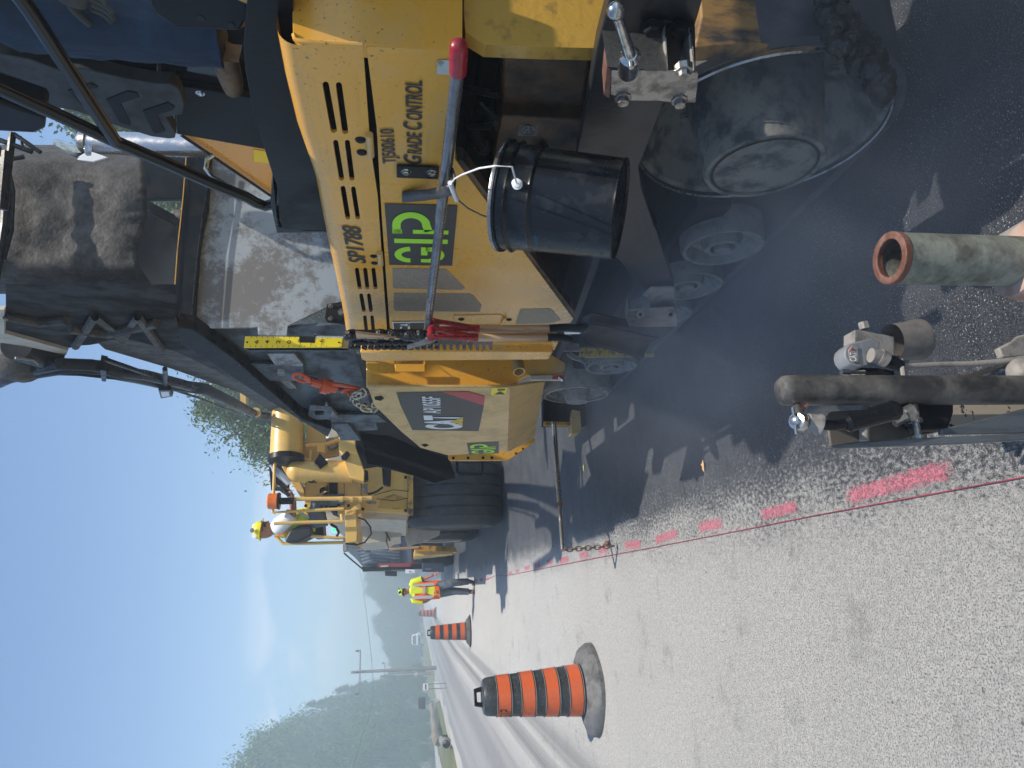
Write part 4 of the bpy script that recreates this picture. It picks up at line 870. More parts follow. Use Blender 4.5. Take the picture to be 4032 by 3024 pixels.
for x, y in ((975, 1415), (1092, 1414), (1210, 1413), (1280, 1413), (1470, 1378), (1525, 1342)): MB().bolt(P('E', x, y, (Vector((A1[0], A1[1] - .005, 0)), Vector((0, 1, 0)))), (0, -1, 0), .010, .008).build('flange_bolt', BLK2, fl)
dk = decal(PP('E', [(523, 893), (885, 886), (1218, 992), (1175, 1200), (650, 1190), (560, 1000)], pa_), DECK, 'model_decal', apr, .003)
decal(PP('E', [(885, 886), (1090, 884), (1225, 922), (1216, 994)], pa_), REDV, 'red_stripe', apr, .0045)
tq('CAT', 'E', (1048, 1180), (1045, 1072), (756, 1180), WHT, 'maker_lettering', dk, .045, x=pa_, lift=.006)
decal(PP('E', [(945, 1122), (1052, 1080), (1048, 1152)], pa_), YRULD, 'maker_triangle', dk, .0085)
tq('AP1055F', 'E', (878, 1055), (875, 922), (738, 1055), WHT, 'model_lettering', dk, .02, x=pa_, lift=.006)
b2d = decal(PP('E', [(1082, 1295), (1335, 1283), (1335, 1375), (1100, 1383)], pa_), DECK, 'company_badge', apr, .003)
badge(((1098, 1382), (1082, 1295), (1335, 1283), (1335, 1375)), GRN, b2d, .005, (pa_[0], pa_[1]), 'E')
wn = decal(PP('E', [(1278, 858), (1402, 852), (1388, 912), (1272, 914)], pa_), YRUL, 'warning_sticker', apr, .003)
MB().add([q + Vector((-.006, 0, 0)) for q in PP('E', [(1300, 905), (1385, 905), (1345, 880)], pa_)], [(0, 1, 2)]).build('warning_triangle', LET, wn)
MB().add([q + Vector((-.006, 0, 0)) for q in PP('E', [(1325, 875), (1385, 872), (1385, 862), (1325, 864)], pa_)], [(0, 1, 2, 3)]).build('warning_mark', LET, wn)
MB().plate(PP('E', [(718, 1308), (755, 1300), (785, 1312), (750, 1326)], (pa_[0], pa_[1])), (-.002, 0, 0)).build('lashing_slot', DRK, apr)
MB().plate(PP('E', [(350, 930), (405, 920), (428, 940), (400, 960), (355, 950)], pa_), (-.002, 0, 0)).build('lashing_slot', DRK, apr)
# rubber flap, black liner between hopper and apron
MB().plate(PP('C', [(960, 370), (1150, 400), (1400, 490), (1600, 560), (1640, 700), (1500, 740), (1200, 640), (1000, 600)], ('Y', 6.9)), (0, .06, 0)).build('front_rubber_skirt', DRK, pv, noisy=(.05, .2, 2))
# front pusher, step and box seen ahead of the track
MB().plate(PP('Q', [(290, 150), (640, 150), (640, 355), (290, 358)], ('Y', 6.35)), (0, .1, 0)).build('push_roller_housing', DRK, pv)
MB().plate(PP('Q', [(295, 330), (510, 335), (510, 362), (295, 362)], ('Y', 6.32)), (0, .05, 0)).build('housing_rim', YELG, pv)
MB().plate(PP('Q', [(525, 232), (590, 245), (600, 405), (575, 432), (515, 435), (512, 300)], ('Y', 6.30)), (0, .12, 0)).build('guide_bar_bracket', YELD, pv, bevel=.006)
MB().tube([P('C', x, y, ('Y', 6.7)) for x, y in ((1658, 560), (1660, 655), (1680, 678), (1830, 678), (1843, 650), (1838, 560))], .012, 8).build('front_step', BLK2, pv)
# guide bar with hanging chain
g0 = P('Q', 375, 340, ('Y', 6.2)); g1 = P('Q', 447, 1380, ('Y', 5.62))
gm = g0.lerp(g1, .68)
gb = MB().cyl(g0, gm, .021, .021, 12).build('guide_bar', SST, pv); MB().cyl(gm, g1, .015, .015, 12).build('guide_bar_inner', SST, gb)
MB().lathe(gm + Vector((.02, .01, 0)), (-1, 0, 0), [(0, .03), (.04, .03)], 8).build('collar', RST, gb)
def link(c, ax, up, ln, r, b=None):
    ax = Vector(ax).normalized(); up = Vector(up); up = (up - ax * up.dot(ax)).normalized(); wd = ln * .32; pts = []
    for i in range(16):
        a = 2 * math.pi * i / 16; ca_, sa_ = math.cos(a), math.sin(a)
        pts.append(Vector(c) + ax * (ca_ * wd + (ln / 2 - wd) * (1 if ca_ > 0 else -1) * min(1, abs(ca_) * 6)) + up * sa_ * wd)
    b = b or MB(); b.tube(pts, r, 8, closed=True); return b
g2 = P('Q', 860, 1348, ('Y', 5.62)); nlk = 11
ch = MB()
for i in range(nlk):
    c = g1.lerp(g2, (i + .5) / nlk); link(c, g2 - g1, (1, .3, 0) if i % 2 else (.2, -1, 0), (g2 - g1).length / nlk * 1.45, .0045, ch)
ch.build('pointer_chain', CHNR, gb)
MB().ball(P('Q', 812, 1328, ('Y', 5.62)), .022).build('pointer_weight', RST, gb)
# ---- yellow depth scales
def scale(face, m, n0, n1, reg, nums, hw, label=None, mm=YRUL):
    pass
def ruler(cs, x, mm, nums, reg, tick, nm='depth_scale'):
    tl, tr, br, bl = [P(reg, *q, ('Y', x)) for q in cs]           # tl..: top-left upright etc.
    r = MB().plate([tl, tr, br, bl], (0, .012, 0)).build(nm, mm, pv, bevel=.002)
    n_ = Vector((0, -.0035, 0)); q = lambda u, v: tl.lerp(tr, u).lerp(bl.lerp(br, u), v) + n_
    b = MB()
    for i in range(tick[2]):
        v = tick[0] + (tick[1] - tick[0]) * i / (tick[2] - 1)
        for u0, u1 in ((.0, .17), (.83, 1.)): b.quad(q(u0, v - .0022), q(u1, v - .0022), q(u1, v + .0022), q(u0, v + .0022))
    b.build('tick_marks', LET, r)
    for s, v in nums:
        w2 = .30 if len(s) > 1 else .16
        o = text_on(s, q(.5 - w2, v + .022), q(.5 + w2, v + .022), q(.5 - w2, v - .018), LET, 'scale_figure', r, .0, .01)
    for v in (.03, .965): MB().lathe(q(.47, v), (0, -1, 0), [(0, .006), (.002, .005)], 10).build('scale_rivet', BLK2, r)
    return r
ruler([(442, 742), (455, 620), (1522, 632), (1510, 738)], 4.42, YRUL, [('6', .12), ('4', .228), ('2', .34), ('0', .45), ('-2', .56), ('-4', .67), ('-6', .78)], 'M', (.065, .84, 15))
MB().plate(PP('M', [(1510, 742), (1522, 632), (1700, 634), (1700, 742)], ('Y', 4.43)), (0, .015, 0)).build('scale_mount', YELD, pv)
MB().plate(PP('M', [(440, 750), (1640, 748), (1640, 772), (500, 772)], ('Y', 4.46)), (0, .02, 0)).build('scale_shadow_strip', BLK, pv)  # black strip stands in for the shadow along the scale
MB().cyl(P('M', 1050, 652, ('Y', 4.36)), P('M', 1218, 655, ('Y', 4.36)), .021, n=18).build('pointer_grip', BLK, pv)
pr = MB().cyl(P('M', 1180, 622, ('Y', 4.36)), P('M', 1700, 630, ('Y', 4.36)), .006, n=8).build('pointer_rod', SST, pv)
MB().lathe(P('M', 1205, 622, ('Y', 4.36)), P('M', 1700, 630, ('Y', 4.36)) - P('M', 1180, 622, ('Y', 4.36)), [(0, .018), (.015, .018)], 6).build('pointer_nut', CHR, pr)
ruler([(512, 932), (530, 865), (1158, 865), (1150, 928)], 4.45, YRULD, [('6', .12), ('4', .228), ('2', .34), ('0', .45)], 'L', (.065, .84, 15))
MB().plate(PP('L', [(405, 830), (515, 835), (520, 860), (900, 855), (900, 870), (520, 885), (410, 885)], ('Y', 4.46)), (0, .03, 0)).build('scale_bracket', DUST, pv)
MB().pipe(P('L', 545, 960, ('Y', 4.40)), P('L', 575, 985, ('Y', 4.32)), .014, .008).build('scale_eye', DUST, pv)
MB().plate(PP('L', [(440, 890), (530, 935), (540, 965), (470, 945), (430, 910)], ('Y', 4.45)), (0, .02, 0)).build('scale_lug', DUST, pv)

# ---- hopper: grey rear wall, flanged wing, outer structure
YH = ('Y', 4.85)
MB().plate(PP('J', [(1310, 60), (1235, 720), (1200, 1215), (1205, 1250), (1600, 1245), (1605, 1290), (1785, 1295), (1790, 1235), (2030, 1120), (2300, 1010), (2300, 100)], YH), (0, .02, 0)).build('hopper_rear_wall', GRY, pv)
wf = MB().plate(PP('J', [(1160, 170), (1310, 170), (1290, 500), (1240, 740), (1205, 1215), (1105, 1245), (1075, 1130), (1110, 700)], ('Y', 4.80)), (0, .05, 0)).build('wing_cap', BLK2, pv, bevel=.004)
MB().tube(PP('J', [(1160, 165), (1140, 430), (1105, 760), (1078, 1130), (1108, 1240)], ('Y', 4.79)), .004, 6).build('cap_lip', YELG, wf)
MB().tube(PP('J', [(1310, 250), (1238, 730), (1200, 1110), (1195, 1250)], ('Y', 4.79)), .006, 6).build('cap_seam', BLK, wf)
wing = vplane((1.62, 4.85), (1.12, 6.7))
W0 = P('J', 1108, 1240, wing)
wg = MB().plate([P('J', 1105, 1242, wing), P('J', 1130, 1350, wing), P('J', 1600, 1660, wing), P('Z', 708, 945, wing), P('Z', 716, 928, wing), P('M', 1080, 1520, wing), P('M', 320, 850, wing), P('M', 0, 620, wing), P('J', 1205, 1262, wing)], (.10, 0, 0)).build('wing_flange', BLK, pv, bevel=.006)
wing2 = vplane((1.74, 4.87), (1.24, 6.72))
MB().plate([P('J', 1200, 1258, wing2), P('M', 1450, 1660, wing2), P('M', 1900, 1640, wing2), P('M', 1720, 1030, wing2), P('M', 1650, 780, wing2), P('M', 1640, 480, wing2), P('M', 915, 530, wing2), P('J', 1600, 1250, wing2)], (.02, 0, 0)).build('wing_wall', GRYB, pv)
o3 = Vector((-.05, -.02, 0))
for pts, mm in (([(320, 900), (560, 1045), (1250, 1045), (1100, 1000), (1100, 880), (700, 860), (330, 850)], GRYB), ([(1000, 1410), (1900, 1415), (2000, 1500), (1060, 1500)], GRYB),
                ([(700, 745), (1000, 745), (1100, 870), (1090, 885), (800, 885)], GRY), ([(810, 905), (905, 912), (905, 990), (1030, 1130), (940, 1130), (810, 1010)], GRY),
                ([(1410, 1510), (1580, 1512), (1720, 1700), (1500, 1700)], GRYB)):
    MB().plate([q + o3 for q in PP('M', pts, wing2)], (.03, .03, 0)).build('wing_rib', mm, pv, bevel=.004)
MB().plate([q + o3 * 1.6 for q in PP('M', [(1170, 1270), (1400, 1290), (1420, 1330), (1380, 1430), (1180, 1440), (1150, 1370)], wing2)], (.03, .03, 0), holes=[[q + o3 * 1.6 for q in PP('M', [(1215, 1335), (1330, 1335), (1325, 1380), (1230, 1385)], wing2)]]).build('lifting_lug', GRYB, pv, bevel=.004)
MB().plate([q + o3 * 1.5 for q in PP('M', [(1340, 1260), (1480, 1415), (1310, 1415)], wing2)], (.03, .03, 0)).build('wing_rib', GRY, pv)
MB().plate(PP('J', [(2035, 1100), (2160, 1080), (2175, 1230), (2035, 1215), (2020, 1190)], ('Y', 4.35)), (0, .012, 0)).build('bolt_plate', BLK, pv, bevel=.004)
for x, y in ((2055, 1115), (2055, 1192), (2128, 1152)): MB().bolt(P('J', x, y, ('Y', 4.35)), (0, -1, 0), .011 if y != 1152 else .018, .02).build('bolt', STL, pv)
MB().plate(PP('J', [(1605, 1245), (1790, 1240), (1785, 1296), (1610, 1296)], ('Y', 4.80)), (0, .03, 0)).build('wing_tab', GRY, pv, bevel=.003)
# body of hopper and engine deck, solid so that no sun leaks into its shadow
MB().box((1.75, 4.55, 1.0), (3.9, 4.83, 1.9)).build('hopper_floor_beam', DRK, pv)
MB().box((1.62, 4.95, .70), (3.9, 6.35, 1.25)).build('hopper_floor', DRK, pv)  # unseen floor, added to block sun that lit the ground shadow
MB().box((3.92, 4.87, .9), (4.0, 6.6, 3.05)).build('hopper_far_side', GRYB, pv)  # unseen far side, added against sun from the right
MB().box((2.95, 1.9, 1.87), (3.9, 3.3, 2.55)).build('far_shade_block', BLK2, pv)  # unseen mass added to fill out the ground shadow
MB().box((1.50, YBv + .12, 1.50), (3.95, 4.40, 1.86)).build('engine_deck', DRK, pv)  # mass enlarged to close sunlit gaps in the shadow

# ---- lashing chain and ratchet binder hooked on the hopper
rb_ = thing('ratchet_binder', 'orange ratchet load binder with plated chain hooked to the grey hopper wing', 'chain binder', tuple(P('M', 1300, 1150, wing)))
w3 = vplane((1.50, 4.80), (1.02, 6.55)); q_ = lambda x, y: P('M', x, y, w3)
MB().tube([q_(1090, 1060), q_(1170, 1110)], .016, 10).build('hook_rod', ORG, rb_); 
link(q_(1065, 1070), q_(1170, 1120) - q_(1030, 1050), (0, 0, 1), .12, .011).build('hook', ORG, rb_)
MB().lathe(q_(1175, 1115), q_(1450, 1185) - q_(1175, 1115), [(0, .026), (.10, .03), (.11, .05), (.145, .05), (.15, .036), ((q_(1450, 1185) - q_(1175, 1115)).length, .034)], 20).build('barrel', ORG, rb_)
MB().lathe(q_(1285, 1150), q_(1450, 1185) - q_(1175, 1115), [(0, .058), (.05, .058)], 12).build('ratchet_gear', ORG, rb_, bevel=.004)
MB().tube([q_(1330, 1135), q_(1520, 1150), q_(1720, 1190)], [.018, .014, .012], 8).build('lever', ORG, rb_)
MB().tube([q_(1455, 1188), q_(1530, 1205)], .014, 10).build('screw_rod', RST, rb_)
cb = MB(); pts = [(1585, 1210), (1650, 1235), (1720, 1250)]
for i, (x, y) in enumerate(pts): link(q_(x, y), (.2, .4, -1), (1, 0, .3) if i % 2 else (0, 1, .3), .10, .011, cb)
cb.build('hook_link', ORG, rb_)
cb = MB(); pts = [(1745, 1200), (1720, 1230), (1680, 1235), (1650, 1265), (1680, 1300), (1730, 1325), (1770, 1345), (1820, 1370), (1865, 1350), (1885, 1310), (1915, 1280), (1940, 1275)]
for i in range(len(pts)):
    a = Vector((*pts[max(i - 1, 0)], 0)); b_ = Vector((*pts[min(i + 1, len(pts) - 1)], 0)); d = q_(b_.x, b_.y) - q_(a.x, a.y)
    link(q_(*pts[i]) + Vector((-.06, -.1, 0)) * (1 if i > 4 else .6), d, (0, 0, 1) if i % 2 else (1, -1, .2), .078, .0085, cb)
cb.build('chain', CHN, rb_)

# ---- paver operator's station
def poly(nm, m, reg, pts, pl, th, parent=None, bevel=.004, off=(0, 0, 0), **k):
    return MB().plate([q + Vector(off) for q in PP(reg, pts, pl)], th).build(nm, m, parent, bevel=bevel, **k)
poly('foot_enclosure', BLK2, 'Z', [(540, -60), (526, 95), (530, 150), (548, 250), (588, 375), (598, 400), (604, 478), (612, 496), (715, 498), (700, 440), (672, 300), (646, 160), (634, 60), (632, -60)], ('X', 1.44), (.6, 0, 0), pv, bevel=.012)
poly('enclosure_rib', BLK, 'Z', [(590, 380), (602, 490), (660, 498), (714, 498), (714, 502), (598, 503), (584, 440)], ('X', 1.47), (.5, 0, 0), pv)
poly('console_skirt', BLK2, 'I', [(1150, -500), (1165, 0), (1240, 125), (1400, 232), (1900, 252), (1945, 170), (2212, 160), (2212, -500)], ('X', 1.52), (.25, 0, 0), pv, bevel=.01)
for x, y in ((1590, 142), (1832, 200)): MB().lathe(P('I', x, y, ('X', 1.52)), (-1, 0, 0), [(0, .012), (.003, .010)], 12).build('skirt_screw', BLK, pv)
poly('console_cover', YEL, 'I', [(1850, 0), (2212, 158), (2340, 190), (2340, -500), (1850, -500)], ('X', 1.50), (.2, 0, 0), pv, bevel=.01)
poly('rear_console_wall', DRK, 'I', [(-60, 380), (560, 392), (1262, 368), (1250, 652), (700, 545), (-60, 430), (-300, 0), (-300, -500), (1200, -500), (1300, 250)], ('X', 2.14), (.05, 0, 0), pv)
gp = poly('glossy_side_panel', mat('glossy_black_panel', (.012, .014, .018), .12, col2=(.02, .02, .025), scale=3), 'I', [(1270, 230), (1690, 240), (1960, 780), (1400, 690), (1262, 655)], ('X', 2.12), (.02, 0, 0), pv)
poly('floor_backing', DRK, 'I', [(1200, -150), (2150, -150), (2160, 1180), (1400, 1050)], ('X', 2.2), (.03, 0, 0), pv)
poly('panel_trim', STL, 'I', [(1245, 372), (1285, 376), (1262, 660), (1240, 652)], ('X', 2.11), (.01, 0, 0), pv)
poly('charcoal_side_panel', BLK2, 'I', [(1380, 672), (1960, 770), (2050, 800), (2160, 1195), (1400, 1062)], ('X', 2.08), (.03, 0, 0), pv)
MB().bolt(P('I', 1585, 737, ('X', 2.08)), (-1, 0, 0), .014, .01).build('panel_bolt', CHR, pv)
st = poly('moulded_step_guard', PLAS, 'I', [(-40, 420), (240, 470), (480, 560), (640, 542), (1000, 622), (1220, 660), (1350, 664), (1400, 690), (1432, 745), (1458, 830), (1445, 905), (1312, 930), (1392, 1060), (1385, 1095), (1340, 1100), (1200, 1082), (930, 1000), (600, 880), (440, 850), (200, 780), (-40, 720)], ('X', 2.0), (.06, 0, 0), pv, bevel=.015, seg=3)
for pts in ([(840, 790), (1010, 722), (1085, 738), (1100, 775), (955, 822), (1035, 975), (1030, 1000), (940, 970)], [(1130, 880), (1330, 812), (1385, 850), (1375, 875), (1240, 912), (1310, 1040), (1240, 1062), (1210, 1050)], [(535, 720), (720, 660), (780, 690), (650, 735), (740, 880), (650, 850)]):
    poly('chevron_recess', BLK2, 'I', pts, ('X', 1.995), (.01, 0, 0), st, bevel=.003)
poly('yellow_gusset', YEL, 'J', [(1130, 45), (1400, 90), (1690, 140), (1712, 300), (1705, 432)], ('X', 2.25), (.05, 0, 0), pv)
poly('gusset_sticker', YRUL, 'J', [(1575, 140), (1685, 158), (1700, 230), (1578, 215)], ('X', 2.245), (.002, 0, 0), pv)
MB().tube(PP('J', [(1125, 48), (1690, 432)], ('X', 2.23)), .008, 6).build('gusset_edge', BLK, pv)
RX = ('X', 1.50)
path = [P('I', x, y, RX) for x, y in ((-300, 560), (0, 700), (450, 905), (900, 1115), (1300, 1285), (1700, 1462), (1950, 1560))] + [P('J', x, y, RX) for x, y in ((1590, 470), (1650, 492), (1700, 478), (1730, 440), (1742, 350), (1738, 250))]
hr = MB().tube(path, .0215, 14).build('handrail', RAIL, pv)
MB().tube([P('I', x, y, ('X', 1.495)) for x, y in ((60, -160), (250, 100), (500, 490), (760, 890), (915, 1120))], .0215, 14).build('handrail_brace', RAIL, pv)
# exhaust stack, clamp, rain cap, grab handle
ex = MB().cyl(P('I', 660, 1125, ('T', 4.75)), P('I', 1760, 1165, ('T', 4.60)), .0715, n=28).build('exhaust_pipe', SST, pv)
MB().pipe(P('I', 690, 1126, ('T', 4.75)), P('I', 735, 1128, ('T', 4.74)), .082, .066).build('clamp_band', STL, ex)
poly('clamp_bracket', CHR, 'I', [(665, 1150), (730, 1155), (725, 1235), (690, 1238), (665, 1215)], ('T', 4.64), (.0, .01, 0), ex, bevel=.002)
c0 = P('I', 575, 1190, ('T', 4.72)); ax = (P('I', 720, 1290, ('T', 4.72)) - P('I', 430, 1090, ('T', 4.72))).cross(fwd).normalized() - fwd * .28
MB().lathe(c0, ax, [(0, .112), (.006, .116), (.012, .08)], 28).build('rain_cap', CHR, ex)
poly('cap_counterweight', WPNT, 'I', [(700, 1190), (858, 1245), (735, 1282), (610, 1262), (620, 1240)], ('T', 4.64), (0, .012, 0), ex)
MB().tube(PP('I', [(1820, 1480), (1680, 1400), (1630, 1340), (1640, 1260), (1690, 1225)], ('T', 3.3)), .010, 10).build('grab_handle', SST, pv)
# hanging black lamp box and frame at the far top
poly('lamp_housing', BLK2, 'I', [(-80, 790), (340, 925), (360, 960), (355, 1020), (280, 1058), (-80, 1040)], ('X', 1.62), (.12, 0, 0), pv, bevel=.01)
for a, b, r in (((100, 1050), (60, 1400), .018), ((60, 1200), (20, 1660), .028), ((110, 1060), (320, 1205), .012), ((0, 1110), (250, 1200), .014), ((160, 1080), (185, 1190), .008)):
    MB().tube([P('I', *a, ('T', 3.9)), P('I', *b, ('T', 3.9))], r, 8).build('canopy_strut', BLK, pv)

# ================================================================ TOOLS hung on the paver
# bolted black rack plate and strap belong to the paver
poly('rack_plate', BLK2, 'F', [(482, 268), (790, 282), (786, 366), (482, 354)], ('X', XS - .006), (-.008, 0, 0), dpn, bevel=.002)
for x, y in ((552, 320), (736, 326)): MB().bolt(P('F', x, y, ('X', XS - .012)), (-1, 0, 0), .013, .012).build('rack_bolt', CHR, dpn)
cs = [P('F', x, y, ('X', xx)) for x, y, xx in ((525, 505, XS - .004), (700, 490, XS - .03), (830, 470, 1.17), (880, 450, 1.15), (900, 430, 1.165), (895, 390, 1.19), (880, 330, 1.22), (870, 320, 1.30))]
vs = []; fs = []
for i, q in enumerate(cs):
    h2 = Vector((0, .036, 0)) if i < 3 else Vector((0, .036, 0)) * (1 - .08 * (i - 2)); vs += [q - h2, q + h2]
for i in range(len(cs) - 1): fs.append((2 * i, 2 * i + 1, 2 * i + 3, 2 * i + 2))
so = MB().add(vs, fs).build('strap_hook', DPST, dpn); sm = so.modifiers.new('s', 'SOLIDIFY'); sm.thickness = .005
# asphalt lute: long steel handle with a red grip, tar clotted rake head
LX = 1.235
lu = thing('asphalt_lute', 'long grey steel pole with red rubber grip and tar clotted toothed rake head', 'lute rake', tuple(P('F', 900, 450, ('X', LX))))
ha = P('G', 1668, 640, ('X', LX)); hb_ = P('F', 705, 1475, ('X', 1.19)); hz_ = P('G', 1675, 385, ('X', LX))
MB().cyl(ha, hb_, .0178, n=20).build('handle', mat('scuffed_grey_steel', (.16, .17, .19), .35, metal=.6, col2=(.09, .09, .1), scale=18, bump=.05), lu)
dv = (hz_ - ha); ln = dv.length
MB().lathe(ha + dv * -.12, dv, [(0, .0225), (ln * .9, .0225), (ln * 1.0, .021), (ln * 1.07, .015), (ln * 1.12, .006)], 28).build('grip', RED, lu)
HP = ('X', 1.17)
teeth = []; top = [(142, 418), (700, 418), (780, 430), (1290, 500)]
bot = []
x = 1285
while x > 160:
    bot += [(x, 515), (x - 2, 558), (x - 22, 562), (x - 30, 545), (x - 32, 520)]; x -= 52
MB().plate(PP('E', [(150, 410), (700, 412), (800, 430), (1290, 494)] + bot + [(145, 520)], HP), (.008, 0, 0)).build('head_blade', BLK, lu)
tb1 = MB()
for i in range(26):
    t_ = i / 25; q = P('E', 150 + 560 * t_, 435 + 3 * math.sin(i), ('X', 1.165)); tb1.ball(q + Vector((random.uniform(-.008, .004), random.uniform(-.01, .01), 0)), random.uniform(.020, .030), 12, 8)
for i in range(14):
    q = P('E', 165 + 52 * i, 540, ('X', 1.165)); tb1.ball(q, random.uniform(.012, .017) * (1 if i < 10 else .7), 10, 8, (.8, 1.3, 1))
for i in range(26):
    q = P('E', 160 + 24 * i, 500, ('X', 1.165)); tb1.ball(q, random.uniform(.009, .014) * (1 if i < 20 else .7), 10, 8)
tb1.tube([P('E', 150, 435, HP), P('E', 720, 435, HP)], .012, 6); tb1.tube([P('E', 150, 500, HP), P('E', 780, 500, HP)], .01, 6); tb1.tube([P('E', 160, 420, HP), P('E', 160, 545, HP)], .012, 6)
for i in range(14): tb1.tube([P('E', 165 + 52 * i, 495, HP), P('E', 165 + 52 * i, 540, HP)], .008, 6)
tb1.build('tar_crust', TAR, lu, noisy=(.014, .012, 1))
MB().plate(PP('E', [(200, 425), (440, 455), (550, 470), (540, 478), (210, 470)], ('X', 1.138)), (.012, 0, 0)).build('wooden_core', WOOD, lu)
ar = MB(); ar.plate(PP('E', [(606, 525), (790, 458), (850, 428), (860, 470), (800, 505), (612, 556)], ('X', 1.135)), (.005, 0, 0)); ar.build('head_brace', DUST, lu)
# shovels
def shovel(nm, label, X_, grip, r1, w0, w1, s1, dy):
    t = thing('shovel', label, 'shovel', tuple(P('E', *w0, ('X', X_))), 'shovels slotted beside the corner pillar')
    q = lambda x, y, dx=0.0: P('E', x, y, ('X', X_ + dx))
    gx, gy = grip
    MB().tube([q(gx, gy - 32, .03), q(gx, gy + 32, -.035)], .0185, 14).build('grip', RED, t)
    for s in (-1, 1):
        MB().tube([q(gx, gy - 30 * s, .03 * s), q(gx + 70, gy - 26 * s, .028 * s), q(gx + 170, gy + dy * .4 - 18 * s, .02 * s), q(gx + 290, gy + dy - 6 * s, .006 * s), q(r1[0], r1[1])], [.016, .012, .013, .016, .019], 10).build('grip_frame', RED, t)
    MB().cyl(q(*r1) + Vector((0, 0, .04)), q(*w0), .0195, n=18).build('ferrule', RED, t)
    MB().cyl(q(*w0), q(*w1), .0185, n=18).build('wooden_shaft', WOOD, t)
    MB().tube([q(*w1)] + [q(*s) for s in s1], [.0195] + [.018] * (len(s1) - 1) + [.016], 14).build('socket', BLK2, t)
    for x, y in ((r1[0] - 50, r1[1]), (w1[0] + 40, w1[1] + 3)): MB().ball(q(x, y) + Vector((-.018, -.006, 0)), .0045, 8, 6).build('rivet', CHR, t)
    return t
sh1 = shovel('a', 'shovel nearer the door panel, its blade hidden behind the front one', 1.18, (820, 365), (1150, 392), (1182, 393), (1738, 388), [(1850, 380), (1960, 385), (2030, 370)], 24)
sh2 = shovel('b', 'front shovel with red grip and its whole black blade visible', 1.12, (800, 430), (1140, 460), (1170, 461), (1722, 460), [(1800, 458), (1870, 470), (1900, 480)], 26)
def blade(t, reg, pts, pl, dish):
    c = P(reg, *pl[1], ('X', pl[0])); vs = []; fs = []; rows = []
    for (x0, y0), (x1, y1) in pts:
        a = P(reg, x0, y0, ('X', pl[0])); b = P(reg, x1, y1, ('X', pl[0])); row = []
        for k in range(9):
            u = k / 8; q = a.lerp(b, u); q = q + Vector((dish * math.sin(math.pi * u), dish * .6 * math.sin(math.pi * u), 0)); row.append(q)
        rows.append(row)
    for row in rows: vs += row
    for i in range(len(rows) - 1):
        for k in range(8): fs.append((i * 9 + k, i * 9 + k + 1, (i + 1) * 9 + k + 1, (i + 1) * 9 + k))
    o = MB().add(vs, fs).build('blade', BLK2, t); s = o.modifiers.new('s', 'SOLIDIFY'); s.thickness = .003; return o
blade(sh2, 'L', [((520, 770), (560, 835)), ((600, 690), (640, 850)), ((700, 700), (740, 880)), ((850, 735), (850, 910)), ((960, 760), (940, 938)), ((1098, 790), (985, 938))], (1.10, (700, 780)), .03)
blade(sh1, 'L', [((540, 650), (560, 720)), ((600, 605), (640, 700)), ((720, 630), (740, 705)), ((860, 665), (880, 720))], (1.24, (700, 660)), .03)
poly('shaft_label', WHT, 'L', [(408, 752), (545, 756), (520, 765), (412, 768)], ('X', 1.125), (.002, 0, 0), sh1, bevel=0)

# ---- black steel pail on the pole
bkc = P('F', 1270, 500, ('X', 1.14)); bkb = P('F', 2110, 600, ('T', (P('F', 1270, 500, ('X', 1.14)) - CAM).dot(fwd) * .965))
bk = thing('steel_pail', 'scuffed black steel pail with wire handle hung over the grey pole', 'pail', tuple(bkb))
axd = (bkb - bkc); Hh = axd.length; axd.normalize(); rt, rb2 = .166, .146
bo = MB().lathe(bkc, axd, [(.012, rt - .010), (.0, rt), (.012, rt + .002), (.016, rt - .006), (.035, rt - .008), (.042, rt), (.05, rt - .009), (.10, rt - .012), (.108, rt - .008), (.116, rt - .014), (Hh - .012, rb2), (Hh - .004, rb2 + .003), (Hh, rb2), (Hh - .008, rb2 - .006), (Hh - .01, 0.001)], 64, caps=False)
bo.build('pail_body', mat('glossy_black_enamel', (.008, .009, .011), .36, col2=(.022, .023, .024), scale=14, thr=(.5, .75), rvar=.12, spec=.3), bk)
MB().lathe(bkc, axd, [(.02, rt - .012), (Hh - .02, rb2 - .006), (Hh - .02, .001)], 48, caps=False).build('pail_lining', DRK, bk)
MB().lathe(bkc, axd, [(.0, rt - .001), (-.005, rt + .001), (.0, rt + .003), (.006, rt + .003)], 64, caps=False).build('worn_rim', STL, bk)
er = P('F', 1452, 320, ('X', 1.14)); side = (P('F', 1452, 320, ('X', 1.0)) - er)
ea = P('F', 1455, 330, ('X', 1.03)); 
out = (ea - (bkc + axd * (ea - bkc).dot(axd))).normalized(); ear = bkc + axd * .075 + out * (rt - .008)
MB().lathe(ear, out, [(0, .015), (.004, .015), (.007, .009), (.012, .009), (.014, .013), (.019, .013), (.022, .006)], 20).build('handle_ear', WPNT, bk)
ear2 = bkc + axd * .075 - out * (rt - .008)
g = P('F', 890, 455, ('X', 1.135))
up1 = ear + out * .012
pts = [up1, P('F', 1320, 290, ('X', 1.0)), P('F', 1200, 282, ('X', 1.03)), P('F', 1080, 300, ('X', 1.06)), P('F', 960, 345, ('X', 1.10)), P('F', 905, 375, ('X', 1.12)), P('F', 885, 400, ('X', 1.13)), P('F', 875, 430, ('X', 1.14))]
MB().tube(pts, .0026, 8).build('wire_handle', WPNT, bk)
MB().tube([P('F', 925, 528, ('X', 1.15)), P('F', 1000, 590, ('X', 1.16)), P('F', 1100, 640, ('X', 1.17)), P('F', 1225, 680, ('X', 1.18)), P('F', 1330, 690, ('X', 1.22))], .0026, 8).build('wire_handle', DGRY, bk)
MB().cyl(P('F', 870, 405, ('X', 1.135)), P('F', 918, 530, ('X', 1.145)), .0075, n=12).build('hand_grip', WPNT, bk)
BLT = mat('faded_blue_print', (.03, .12, .18), .6)
